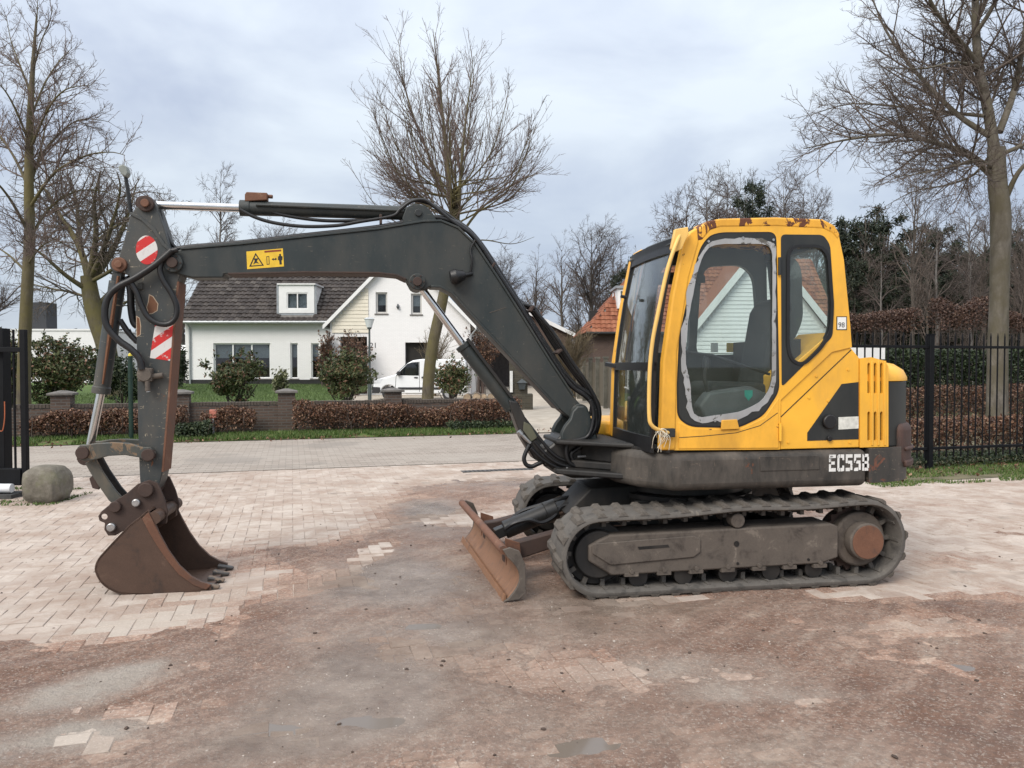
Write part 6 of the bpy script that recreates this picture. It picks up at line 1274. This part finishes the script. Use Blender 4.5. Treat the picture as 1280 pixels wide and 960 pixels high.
wins = [rect(267, 429, 338, 473, 42), rect(363, 429, 372.5, 473, 42), rect(389, 429, 399, 473, 42)]
rl = lambda r: [(r[0], r[2]), (r[1], r[2]), (r[1], r[3]), (r[0], r[3])]
b = MB(); b.panel([(X0, .3), (XG0+.3, .3), (XG0+.3, EZ), (X0, EZ)], [rl(r) for r in wins], 0, .3); b.build('wing_wall', WHITE, hs)
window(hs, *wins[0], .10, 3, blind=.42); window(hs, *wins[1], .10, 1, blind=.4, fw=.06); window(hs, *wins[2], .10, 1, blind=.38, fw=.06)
b = MB(); b.box((X0+.01, -.02, .28), (XG0, -.004, hgt(474.5, 42))); b.build('plinth', PLINTH, hs)
b = MB(); b.prism([(0, 0), (0, 0), (0, 0)], 0, 0) if False else None
b = MB(); b.add([(X0, .3, .2), (X0, 8.8, .2), (X0, 8.8, EZ), (X0, 4.4, 8.1), (X0, .3, EZ), (X0+.3, .3, .2), (X0+.3, 8.8, .2), (X0+.3, 8.8, EZ), (X0+.3, 4.4, 8.1), (X0+.3, .3, EZ)], [(0, 1, 2, 3, 4), (9, 8, 7, 6, 5), (0, 5, 6, 1), (1, 6, 7, 2), (2, 7, 8, 3), (3, 8, 9, 4), (4, 9, 5, 0)]); b.build('end_wall', WHITE, hs)
b = MB(); b.box((X0, 8.8, .2), (XG1, 9.1, EZ)); b.build('back_wall', WHITE, hs)
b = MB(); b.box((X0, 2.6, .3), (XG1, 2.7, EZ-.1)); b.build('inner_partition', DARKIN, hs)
# wing roof
rfz = lambda y: 3.95+(y+.4)*(8.12-3.95)/4.8
b = MB(); b.add([(X0-.15, -.4, 3.9), (XC, -.4, 3.9), (XC, 4.4, 8.07), (X0-.15, 4.4, 8.07), (X0-.15, -.4, 3.8), (XC, -.4, 3.8), (XC, 4.4, 7.95), (X0-.15, 4.4, 7.95), (X0-.15, 9.2, 3.9), (XC, 9.2, 3.9)], [(0, 1, 2, 3), (4, 7, 6, 5), (0, 4, 5, 1), (0, 3, 7, 4), (3, 2, 9, 8)]); wr = b.build('wing_roof', MATS['dark_sill'], hs, smooth=False)
DX0, DX1 = atx(350, 42.1), atx(394, 42.1); DZ0, DZ1 = hgt(391.5, 42.1), hgt(356.5, 42.1)
sl_ = math.hypot(4.8, 8.07-3.9); vdir = (0, 4.8, 8.07-3.9)
tiles('roof_tiles', (X0-.18, -.42, 3.9), (1, 0, 0), vdir, XC-X0, lambda u, v: not (X0-.18+u > XG0+max(0, (3.9+v*.655-GEZ))*1.0-.1) and not (DX0-.05 < X0-.18+u < DX1+.05 and .5 < v < 2.6), .30, .345, TILE, wr, int(sl_/.345))
b = MB(); b.tube([(X0-.2, 4.4, 8.12), (XC, 4.4, 8.12)], .12, 10); b.build('ridge', TILE, wr)
b = MB(); b.tube([(X0-.2, -.47, 3.86), (XG0+.0, -.47, 3.86)], .075, 8); b.build('gutter', GUT, wr)
for x in (X0+.28,): b = MB(); b.tube([(x, -.47, 3.82), (x, -.08, 3.6), (x, -.08, .4)], .05, 8); b.build('downpipe', GUT, hs)
# dormer
b = MB(); dw = rect(359, 366, 385.5, 386.5, 42.0); b.panel([(DX0, DZ0), (DX1, DZ0), (DX1, DZ1), (DX0, DZ1)], [rl(dw)], .0, .12); b.box((DX0, .12, DZ0), (DX0+.1, 2.0, DZ1)); b.box((DX1-.1, .12, DZ0), (DX1, 2.0, DZ1)); dm = b.build('dormer', WPLAIN, wr)
b = MB(); b.box((DX0-.08, -.08, DZ1), (DX1+.08, 2.2, DZ1+.07)); b.build('dormer_roof', WPLAIN, dm)
b = MB(); b.box((DX0-.13, .02, DZ0-.17), (DX1+.13, .06, DZ0)); b.box((DX0-.13, .02, DZ0), (DX0-.01, .06, DZ1)); b.box((DX1+.01, .02, DZ0), (DX1+.13, .06, DZ1)); b.build('lead_apron', LEAD, dm)
window(wr, *dw, .03, 2, fw=.06, sill=False, blind=.97)
# front gable
gw = [rect(470, 365.5, 484.5, 392, 39.5), rect(514, 367, 527.5, 393, 39.5)]; gd = rect(425.5, 421, 459, 470, 39.5); gg = rect(506.5, 428, 541, 470, 39.5); gd = (gd[0], gd[1], .05, gd[3]); gg = (gg[0], gg[1], .05, gg[3])
b = MB(); b.panel([(XG0, 0), (XG1, 0), (XG1, GEZ), (XC, GAP), (XG0, GEZ)], [rl(r) for r in gw]+[rl(gd), rl(gg)], YG, YG+.3); b.build('gable_wall', WHITE, hs)
for r in gw: window(hs, *r, YG+.10, 1, fw=.09, frame=simple('grey_frame', (.48, .47, .45), .6, .1, 5), blind=.6)
b = MB(); b.box((gd[0]+.02, YG+1.2, .05), (gd[1]-.02, YG+1.3, gd[3])); pd = b.build('front_door', simple('brown_door', (.075, .045, .03), .6, .2, 5), hs)
b = MB(); b.box((gd[0]+.25, YG+1.18, .9), (gd[0]+.6, YG+1.199, gd[3]-.3)); b.build('door_pane', HOUSEGL, pd)
b = MB(); b.box((gg[0], YG+.26, .05), (gg[1], YG+.34, gg[3])); b.build('garage_door', DARKIN, hs)
b = MB(); b.box((XG1-.3, YG+.3, 0), (XG1, 8.8, GEZ)); b.build('gable_side_wall', WHITE, hs)
b = MB(); b.box((XG0, YG+.3, 0), (XG0+.3, 0, GEZ)); b.build('gable_side_wall', WHITE, hs)
sl2 = GAP-GEZ
b = MB(); ov = .35
for sx_, xe in ((-1, XG0), (1, XG1)):
    xo = xe+sx_*ov*.9; zo = GEZ-ov*.9*sl2/(XC-XG0)
    q = MB(); q.add([(xo, YG-.25, zo+.10), (XC, YG-.25, GAP+.10), (XC, 9.0, GAP+.10), (xo, 9.0, zo+.10), (xo, YG-.25, zo-.02), (XC, YG-.25, GAP-.02), (XC, 9.0, GAP-.02), (xo, 9.0, zo-.02)], [(0, 1, 2, 3), (7, 6, 5, 4), (0, 4, 5, 1), (1, 5, 6, 2), (2, 6, 7, 3), (3, 7, 4, 0)]); gr_ = q.build('gable_roof', TILE, hs, smooth=False)
    q = MB(); q.add([(xo, YG-.29, zo+.13), (XC, YG-.29, GAP+.13), (XC, YG-.29, GAP-.10), (xo, YG-.29, zo-.10), (xo, YG-.24, zo+.13), (XC, YG-.24, GAP+.13), (XC, YG-.24, GAP-.10), (xo, YG-.24, zo-.10)], [(0, 1, 2, 3), (7, 6, 5, 4), (0, 4, 5, 1), (1, 5, 6, 2), (2, 6, 7, 3), (3, 7, 4, 0)]); q.build('barge_board', WPLAIN, gr_, smooth=False)
    q = MB(); q.tube([(xo, YG-.2, zo+.02), (xo, 0 if sx_ < 0 else 9, zo+.02)], .07, 8); q.build('gutter', GUT, gr_)
q = MB(); q.tube([(XG1+.3, YG-.15, GEZ-.4), (XG1+.05, YG-.06, GEZ-.7), (XG1-.1, YG-.06, .2)], .045, 8); q.build('downpipe', GUT, hs)
q = MB(); q.tube([(XG0-.2, YG+.2, GEZ-.5), (XG0-.06, YG+.25, GEZ-.7), (XG0-.06, YG+.25, .4)], .05, 8); q.build('downpipe', GUT, hs)
# cream boards on the left of the gable
bz0 = hgt(416, 39.5); k = 0
while bz0+k*.19 < GAP:
    z0 = bz0+k*.19; z1 = z0+.185; xr = atx(461, 39.5); xl = XG0+.05+max(0, (z1-GEZ)*(XC-XG0)/sl2)+.05
    if xl > xr-.1: break
    q = MB(); q.add([(xl, YG-.05, z0), (xr, YG-.05, z0), (xr, YG-.03, z1), (xl, YG-.03, z1), (xl, YG-.002, z0), (xr, YG-.002, z0), (xr, YG-.002, z1), (xl, YG-.002, z1)], [(0, 1, 2, 3), (7, 6, 5, 4), (0, 4, 5, 1), (1, 5, 6, 2), (2, 6, 7, 3), (3, 7, 4, 0)]); q.build('cladding_board', CREAM, hs, smooth=False); k += 1
c = W(498, 384, 39.5); q = MB(); q.tube([(c[0], YG-.06, c[1]+.15), (c[0], YG-.12, c[1]), (c[0], YG-.05, c[1]-.12)], [.03, .08, .02], 8); q.build('wall_lamp', LANT, hs)
me = text_mesh('21', .38, .004); me.materials.append(INK); o = link('house_number', me, None, hs); c = W(467, 432, 39.5); o.matrix_local = Matrix.Translation((c[0], YG-.006, c[1])) @ Matrix.Rotation(math.pi/2, 4, 'X')
# white building far left
wb = thing('flat_roofed_building', 'low white flat-roofed building with a dark square chimney', 'building', (0, 52, 0)); A = rect(20, 413, 127, 470, 52)
b = MB(); b.panel([(A[0]-4, 0), (A[1], 0), (A[1], A[3]), (A[0]-4, A[3])], [rl(rect(62, 427, 86, 446, 52))], 0, .4); b.build('front_wall', WPLAIN, wb); b = MB(); b.box((A[0]-4, .4, 0), (A[1], 9, A[3]-.05)); b.build('body', WPLAIN, wb)
window(wb, *rect(78, 433, 86, 446, 52), .2, 1, sill=False)
b = MB(); b.box((atx(35, 55), 3, A[3]-.3), (atx(59, 55), 4.3, hgt(378, 55))); b.build('chimney', simple('anthracite_cladding', (.018, .02, .024), .6, .2, 6), wb)
b = MB(); b.box((A[0]-4, -.06, A[3]-.02), (A[1]+.06, 9.05, A[3]+.10)); b.build('roof_edge', WPLAIN, wb)
# small shed and parasol left of the house
sd = thing('garden_shed', 'small dark shed with pale roof beside the white house', 'shed', (atx(228, 46), 46, .3)); b = MB(); b.box((-1.2, 0, 0), (.4, 2, 2.1)); b.build('wall', simple('dark_boards', (.05, .045, .045), .8, .3, 6), sd); b = MB(); b.plan([(-1.5, -.3), (.6, -.3), (.6, 2.3), (-1.5, 2.3)], 2.1, 2.45, [(-.8, .5), (.1, .5), (.1, 1.5), (-.8, 1.5)]); b.build('roof', WPLAIN, sd)
# brown brick house behind the boom
bh_ = thing('brick_house', 'brown brick house with red tiled roof and white barge boards behind the boom', 'house', (0, 56, 0)); ax, az = W(648, 384, 56); ex_, ez = W(718, 418, 56); wx = 2*ax-ex_
b = MB(); b.prism([(wx, 0), (ex_-.3, 0), (ex_-.3, ez), (ax, az-.15), (wx+.3, ez)], 0, .3); b.build('gable_wall', BRN, bh_)
for s_, xe in ((1, ex_), (-1, wx)):
    q = MB(); q.add([(xe, -.3, ez), (ax, -.3, az), (ax, 10, az), (xe, 10, ez), (xe, -.3, ez-.15), (ax, -.3, az-.15), (ax, 10, az-.15), (xe, 10, ez-.15)], [(0, 1, 2, 3), (7, 6, 5, 4), (0, 4, 5, 1), (1, 5, 6, 2), (2, 6, 7, 3), (3, 7, 4, 0)]); r_ = q.build('roof', TILER, bh_, smooth=False)
    q = MB(); q.bar((xe, -.34, ez-.06), (ax, -.34, az-.06), .05, .26); q.build('barge_board', WPLAIN, r_)
b = MB(); b.box((ex_-.5, .3, 0), (ex_-.3, 10, ez)); b.build('side_wall', BRN, bh_)
b = MB(); b.box((W(668, 404, 60)[0], 4, az-2), (W(673, 404, 60)[0]+.3, 4.6, hgt(398, 60)+.5)); b.build('chimney', BRN, bh_)
# red roofed house, seen left of and through the cab
rh = thing('red_roofed_house', 'brick house with red hipped roof and white boarded gable behind the cab', 'house', (0, 44, 0)); RX0 = atx(733, 44); RX1 = atx(1048, 44); RZ = hgt(416, 44)
b = MB(); b.box((RX0+.4, 0, 0), (RX1, 8.4, RZ+.1)); b.build('wall', BRN, rh)
b = MB(); rz = 8.2; b.add([(RX0, -.4, RZ), (RX1, -.4, RZ), (RX1, 4.2, rz), (RX0+4.1, 4.2, rz), (RX0, 8.8, RZ), (RX1, 8.8, RZ)], [(0, 1, 2, 3), (0, 3, 4), (4, 3, 2, 5), (0, 4, 5, 1)]); rr_ = b.build('roof', MATS['dark_sill'], rh, smooth=False)
sl3 = math.hypot(4.6, rz-RZ); tiles('roof_tiles', (RX0, -.42, RZ), (1, 0, 0), (0, 4.6, rz-RZ), RX1-RX0, lambda u, v: u > v*4.1/sl3-.1, .30, .345, TILER, rr_, int(sl3/.345))
tiles('roof_tiles', (RX0-.02, 8.8, RZ), (0, -1, 0), (4.1, 0, rz-RZ), 9.2, lambda u, v: v*4.6/6.1 < u < 9.2-v*4.6/6.1, .30, .345, TILER, rr_, 18)
b = MB(); b.tube([(RX0-.05, -.47, RZ-.03), (RX1, -.47, RZ-.03)], .08, 8); b.build('gutter', PLINTH, rr_)
a = rect(771, 361, 784, 386, 44.8); b = MB(); b.box((a[0], .6, a[2]), (a[1], 3, a[3])); dm = b.build('dormer', WPLAIN, rr_); b = MB(); b.box((a[0]-.12, .45, a[3]), (a[1]+.12, 3.2, a[3]+.14)); b.build('dormer_roof', LEAD, dm); window(rr_, a[0]+.12, a[1]-.12, a[2]+.15, a[3]-.12, .53, 1, sill=False, fw=.05)
b = MB(); c = rect(735, 390, 748, 416, 50); b.box((c[0], 5, c[2]-.5), (c[1], 5.8, c[3])); b.build('chimney', PLINTH, rh)
gx0, gx1, gxc = atx(856, 42), atx(1046, 42), atx(951, 42); ga = hgt(303, 42); ge_ = hgt(424, 42)
b = MB(); b.prism([(gx0+.3, 0), (gx1-.3, 0), (gx1-.3, ge_+.2), (gxc, ga-.2), (gx0+.3, ge_+.2)], -2, 3); b.build('gable_wall', WPLAIN, rh)
for k in range(26):
    z0 = 2.2+k*.22; z1 = z0+.215; hw = (gxc-gx0-.3)*min(1, max(0, (ga-.3-z1)/(ga-ge_-.2)))
    if hw < .15: break
    q = MB(); q.add([(gxc-hw, -2.06, z0), (gxc+hw, -2.06, z0), (gxc+hw, -2.03, z1), (gxc-hw, -2.03, z1), (gxc-hw, -2.001, z0), (gxc+hw, -2.001, z0), (gxc+hw, -2.001, z1), (gxc-hw, -2.001, z1)], [(0, 1, 2, 3), (7, 6, 5, 4), (0, 4, 5, 1), (1, 5, 6, 2), (2, 6, 7, 3), (3, 7, 4, 0)]); q.build('cladding_board', WPLAIN, rh, smooth=False)
for xe in (gx0-.1, gx1+.1):
    q = MB(); q.add([(xe, -2.3, ge_), (gxc, -2.3, ga), (gxc, 5, ga), (xe, 5, ge_), (xe, -2.3, ge_-.2), (gxc, -2.3, ga-.2), (gxc, 5, ga-.2), (xe, 5, ge_-.2)], [(0, 1, 2, 3), (7, 6, 5, 4), (0, 4, 5, 1), (1, 5, 6, 2), (2, 6, 7, 3), (3, 7, 4, 0)]); r_ = q.build('gable_roof', TILER, rh, smooth=False); q = MB(); q.bar((xe, -2.35, ge_-.1), (gxc, -2.35, ga-.1), .06, .34); q.build('barge_board', WPLAIN, r_)
# carport with red roof between the houses
cp = thing('carport', 'low carport with white fascia and red roof beside the white house', 'carport', (0, 48, 0)); a = rect(585, 412, 640, 421, 48)
b = MB(); b.box((a[0], 0, a[2]), (a[1], 6, a[3])); b.build('fascia', WPLAIN, cp); b = MB(); b.plan([(a[0]+.2, 1), (a[1]+1, 1), (a[1]+1, 7), (a[0]+.2, 7)], a[3], a[3]+1.3, [(a[0]+1.4, 3.5), (a[1], 3.5), (a[1], 5), (a[0]+1.4, 5)]); b.build('roof', TILER, cp, smooth=False)
for x in (a[0]+.2, (a[0]+a[1])/2, a[1]-.1): b = MB(); b.box((x-.08, .1, 0), (x+.08, .26, a[2])); b.build('post', simple('dark_wood', (.05, .04, .034), .8, .3, 6), cp)
b = MB(); b.box((a[0], 5.7, 0), (a[1], 5.9, a[2])); b.build('back_wall', simple('dark_boards', (.05, .045, .045), .8, .3, 6), cp)
# wooden fence along the drive
WOOD = leafmat('weathered_fence_wood', [(0, (.095, .082, .062)), (.5, (.14, .122, .092)), (1, (.19, .165, .125))]); wfence = thing('wooden_fence', 'weathered wooden plank fence with concrete posts along the driveway', 'fence', (3.55, 23.5, 0)); P0, P1 = Vector((0, 0)), Vector((-1.0, 25)); dlt = (P1-P0).normalized(); nn_ = Vector((-dlt.y, dlt.x)); L0 = (P1-P0).length
pk = MB(); pk.box((-.012, -.065, 0), (.012, .065, 1.62)); pme = bpy.data.meshes.new('plank'); pme.from_pydata(pk.v, [], pk.f); pme.materials.append(WOOD); an = math.atan2(dlt.y, dlt.x)-math.pi/2; rgp = random.Random(6)
for k in range(int(L0/.145)):
    p = P0+dlt*(k*.145); o = bpy.data.objects.new('plank', pme); COL.objects.link(o); o.parent = wfence; o.location = (p.x, p.y, .05+rgp.uniform(-.015, .02)); o.rotation_euler = (0, 0, an+rgp.uniform(-.04, .04))
for k in range(int(L0/1.9)+1):
    p = P0+dlt*(k*1.9)+nn_*.07; b = MB(); b.box((p.x-.07, p.y-.07, 0), (p.x+.07, p.y+.07, 1.80)); b.plan([(p.x-.1, p.y-.1), (p.x+.1, p.y-.1), (p.x+.1, p.y+.1), (p.x-.1, p.y+.1)], 1.80, 1.87); b.build('post', simple('fence_concrete', (.11, .105, .085), .9, .3, 5), wfence)
for z in (.4, 1.35): b = MB(); b.bar((P0.x-nn_.x*.04, P0.y-nn_.y*.04, z), (P1.x-nn_.x*.04, P1.y-nn_.y*.04, z), .04, .09); b.build('rail', WOOD, wfence)
# ------------------------------------------------------------------ street lamp, posts, fences, gate, stone, van
POLE = simple('lamp_pole_paint', (.06, .075, .075), .5, .2, 5)
sl_o = thing('street_lamp', 'slim street lamp with cone-shaped glass lantern before the white gable', 'street lamp', (atx(462, 29), 29, .1)); h = hgt(411, 29)-.1
b = MB(); b.tube([(0, 0, 0), (0, 0, 1.0), (0, 0, 1.001), (0, 0, h)], [.07, .07, .045, .035], 12); b.build('pole', POLE, sl_o)
b = MB(); b.tube([(0, 0, h-.02), (0, 0, h+.05)], [.07, .09], 14); b.build('collar', POLE, sl_o)
t = NT('frosted_lantern'); t.set((.62, .66, .68), .3, 0, .5); b = MB(); b.tube([(0, 0, h+.05), (0, 0, h+.36)], [.10, .19], 16); b.build('lantern_glass', t.m, sl_o); b = MB(); b.tube([(0, 0, h+.36), (0, 0, h+.42)], [.21, .12], 16); b.build('lantern_cap', simple('lantern_cap_grey', (.4, .42, .43), .5, .1, 5), sl_o)
GP = simple('green_post_paint', (.006, .026, .017), .45, .25, 8); gp = thing('green_post', 'dark green metal post with yellow cap on the grass verge', 'post', (*on_line(163, V1+.45), .05)); Yg = gp.location.y; zt = hgt(445, Yg)-.05
b = MB(); b.cyl((0, 0, -.1), (0, 0, zt), .045, 14); b.build('shaft', GP, gp); b = MB(); b.cyl((0, 0, zt-.45), (0, 0, zt-.40), .052, 14); b.build('ring', GP, gp); b = MB(); b.tube([(0, 0, zt), (0, 0, zt+.04), (0, 0, zt+.06)], [.04, .036, .01], 12); b.build('cap', simple('yellow_cap', (.65, .52, .05), .5, .1, 8), gp)
b = MB(); hy = on_line(266, V1+1.0); hyd = thing('hydrant_marker', 'small red and white marker post in the hedge', 'marker post', (*hy, .05)); b.box((-.02, -.02, 0), (.02, .02, .4)); b.build('stake', simple('stake_grey', (.3, .3, .3), .7, .2, 8), hyd); b = MB(); b.box((-.08, -.03, .36), (.08, .03, .56)); b.build('plate', simple('faded_red_plate', (.38, .13, .09), .6, .3, 12), hyd, .02)
BFM = simple('black_fence_paint', (.004, .0045, .006), .6, .25, 12, bump=.05, spec=.2)
bf = thing('metal_fence', 'black metal bar fence with pointed pickets along the yard edge', 'fence', (FA[0], FA[1], 0), math.atan2(fd.y, fd.x)); FL = 7.6
pk = MB(); pk.tube([(0, 0, .18), (0, 0, 2.02), (0, 0, 2.08)], [.0115, .0115, .003], 8); pme = bpy.data.meshes.new('picket'); pme.from_pydata(pk.v, [], pk.f); pme.materials.append(BFM)
u = -.6; k = 0
posts = [1.32+k*2.48 for k in range(3)]
u = .0
while u < FL:
    if all(abs(u-p) > .06 for p in posts): o = bpy.data.objects.new('picket', pme); COL.objects.link(o); o.parent = bf; o.location = (u, 0, 0)
    u += .137
for z in (.32, 1.86): b = MB(); b.box((-.1, -.02, z-.02), (FL, .02, z+.02)); b.build('rail', BFM, bf, .003)
for p in posts: b = MB(); b.box((p-.04, -.04, -.05), (p+.04, .04, 2.04)); o = b.build('post', BFM, bf, .004); b = MB(); b.box((p-.048, -.048, 2.04), (p+.048, .048, 2.055)); b.build('post_cap', BFM, o)
GX, GY = on_line(30, 0)[0], 9.25; gx_ = atx(30, 9.25)
gt = thing('sliding_gate', 'black steel bar gate with heavy posts and wheel rail', 'gate', (gx_, 9.25, 0))
b = MB(); b.box((-.032, -.032, .08), (.032, .032, hgt(412, 9.25))); b.build('end_post', BFM, gt, .004)
for x in (-.12, -.50, -.62, -.74, -.86, -.98, -1.10): b = MB(); b.cyl((x, 0, .22), (x, 0, hgt(412, 9.25)), .014, 8); b.build('bar', BFM, gt)
b = MB(); b.box((-1.9, -.03, hgt(440, 9.25)), (-.032, .03, hgt(434, 9.25))); b.build('top_rail', BFM, gt, .004)
b = MB(); b.box((-1.9, -.05, .14), (-.0325, .05, .34)); b.build('bottom_beam', BFM, gt, .006)
b = MB(); b.box((-.44, .06, 0), (-.29, .21, hgt(412, 9.25)+.02)); b.build('gate_post', BFM, gt, .006)
b = MB(); b.cyl((-.52, -.10, .115), (-.10, -.10, .115), .055, 16); b.build('guide_roller', simple('white_roller', (.68, .70, .72), .35, .1, 8), gt, .005)
b = MB(); b.box((-.6, -.2, 0), (-.05, .1, .05)); b.build('roller_base', simple('gate_base_dark', (.05, .05, .05), .8, .3, 8), gt)
b = MB(); b.tube(catmull([(-.22, -.03, 1.15), (-.21, -.05, .95), (-.24, -.05, .8), (-.30, -.05, .83), (-.31, -.05, .92)]), .006, 6); b.build('cable_loop', simple('orange_cable', (.35, .09, .03), .6, .2, 8), gt)
# rounded concrete block at the gate
import mathutils.noise as mnoise
bk = bmesh.new(); bmesh.ops.create_icosphere(bk, subdivisions=5, radius=1)
for v in bk.verts:
    p = v.co; q = Vector((math.copysign(abs(p.x)**.5, p.x), math.copysign(abs(p.y)**.5, p.y), math.copysign(abs(p.z)**.62, p.z))); s_ = .97-.17*q.z**2*(q.z > 0)+.03*math.sin(p.x*5+p.y*7+p.z*4)
    nz_ = mnoise.noise(p*1.6)*.05+mnoise.noise(p*4.5)*.018; v.co = Vector((q.x*.235*s_, q.y*.22*s_, q.z*.22))*(1+nz_)
me = bpy.data.meshes.new('kerb_stone'); bk.to_mesh(me); bk.free(); me.polygons.foreach_set('use_smooth', [True]*len(me.polygons))
t = NT('weathered_concrete'); c = t.ramp(t.noise(9, 8, .7), [(.3, (.10, .09, .072)), (.55, (.17, .155, .128)), (.75, (.24, .22, .19))]); c = t.mix(t.ramp(t.noise(4, 6, .65), [(.5, 0.), (.66, .6)]), c, (.115, .12, .06)); t.set(c, .95, 0, .2); t.bump(t.noise(60, 6, .7), .8, .01)
me.materials.append(t.m); ks = link('stone_block', me, None); c = G(60, 626); ks.location = (c[0], c[1], .20); tag(ks, 'rounded mossy concrete block beside the black gate', 'stone block')
b = MB(); sg = thing('white_board', 'plain white board standing behind the metal fence by the excavator tail', 'board', (atx(1086, 17), 17, 0)); a = rect(1062, 432, 1106, 449, 17); sgx = atx(1086, 17)
b.box((a[0]-sgx-.3, 0, a[2]), (a[1]-sgx, .04, a[3])); b.build('panel', WPLAIN, sg); 
for x in (a[0]-sgx, a[1]-sgx-.08): b = MB(); b.box((x, .045, 0), (x+.06, .1, a[3])); b.build('leg', simple('stake_grey', (.3, .3, .3), .7, .2, 8), sg)
# drain grating in the road edge
b = MB(); c = G(622, 588); dg = thing('drain_grate', 'dark slotted drain grate set in the road edge', 'drain', (c[0], c[1], .003), RA); b.box((-.55, -.09, -.02), (.55, .09, .004)); b.build('frame', simple('cast_iron', (.07, .065, .06), .7, .3, 12), dg)
for k in range(16): b = MB(); b.box((-.51+k*.066, -.07, .004), (-.48+k*.066, .07, .0055)); b.build('slot', PLINTH, dg, smooth=False)
# van
vn = thing('delivery_van', 'small white panel van parked side-on before the white gable', 'van', (-4.05, 34.5, .02), math.pi)
VW_ = simple('van_white_paint', (.74, .76, .77), .25, .03, 2, bump=0); TRIM = simple('van_black_trim', (.02, .02, .022), .6, .2, 8)
pr = [(2.02, .28), (2.05, .55), (2.0, .80), (1.90, .90), (1.30, 1.05), (1.05, 1.12), (.52, 1.62), (.30, 1.74), (-.1, 1.80), (-1.9, 1.78), (-2.02, 1.70), (-2.06, 1.0), (-2.06, .40), (-2.0, .28)]
wheelarch = lambda cx: [(cx-.36, .28)]+[(cx-.36*math.cos(a), .30+.36*math.sin(a)) for a in np.linspace(.1, math.pi-.1, 9)]+[(cx+.36, .28)]
lower = pr[:-1]+[(-2.0, .28)]+wheelarch(-1.28)+wheelarch(1.36)
b = MB(); b.prism(lower, .83, -.83); vbo = b.build('body', VW_, vn, .06, seg=4)
def vpoly(nm, pts, mt, y0=.831, y1=.845, parent=vn): q = MB(); q.prism(pts, y0, y1); return q.build(nm, mt, parent, smooth=False)
sw = [(1.0, 1.10), (.52, 1.56), (.36, 1.62), (.06, 1.64), (.06, 1.10)]; vpoly('side_window', sw, HOUSEGL, .832, .838); vpoly('window_backing', inset_px(sw, .03), TRIM, .828, .8315)
vpoly('door_seam', [(.02, .35), (0, .35), (0, 1.68), (.02, 1.68)], TRIM, .83, .832); vpoly('door_seam', [(1.08, .5), (1.06, .5), (1.02, 1.08), (1.04, 1.08)], TRIM, .83, .832); vpoly('sliding_rail', [(-.1, 1.0), (-1.6, 1.0), (-1.6, 1.03), (-.1, 1.03)], TRIM, .83, .835)
vpoly('rub_strip', [(.95, .46), (-.85, .46), (-.85, .56), (.95, .56)], TRIM, .83, .85); vpoly('door_handle', [(.24, .96), (.08, .96), (.08, 1.01), (.24, 1.01)], TRIM, .83, .86); vpoly('door_handle', [(-.08, .96), (-.22, .96), (-.22, 1.01), (-.08, 1.01)], TRIM, .83, .86)
vpoly('headlight', [(2.0, .72), (2.0, .84), (1.78, .92), (1.62, .93), (1.74, .74)], simple('lamp_clear', (.6, .62, .64), .15, .1, 8), .822, .838); vpoly('bumper', [(2.09, .30), (2.09, .58), (1.74, .56), (1.72, .36), (1.80, .30)], TRIM, -.80, .84)
q = MB(); q.add([(1.04, .74, 1.13), (1.04, -.74, 1.13), (.53, -.68, 1.62), (.53, .68, 1.62), (1.07, .74, 1.15), (1.07, -.74, 1.15), (.56, -.68, 1.64), (.56, .68, 1.64)], [(3, 2, 1, 0), (4, 5, 6, 7), (0, 1, 5, 4), (1, 2, 6, 5), (2, 3, 7, 6), (3, 0, 4, 7)]); q.build('windscreen', HOUSEGL, vn)
q = MB(); q.box((.82, .84, 1.08), (.98, 1.0, 1.26)); q.build('mirror', TRIM, vn, .03)
for cx in (1.36, -1.28):
    for y in (.66, -.84):
        q = MB(); q.cyl((cx, y, .30), (cx, y+.18, .30), .30, 28); w_ = q.build('wheel', TRIM, vn, .03); q = MB(); q.cyl((cx, y+.181 if y > 0 else y-.001, .30), (cx, y+.188 if y > 0 else y-.008, .30), .19, 20); q.build('rim', simple('wheel_silver', (.4, .41, .42), .4, .1, 8, metal=.6), w_)
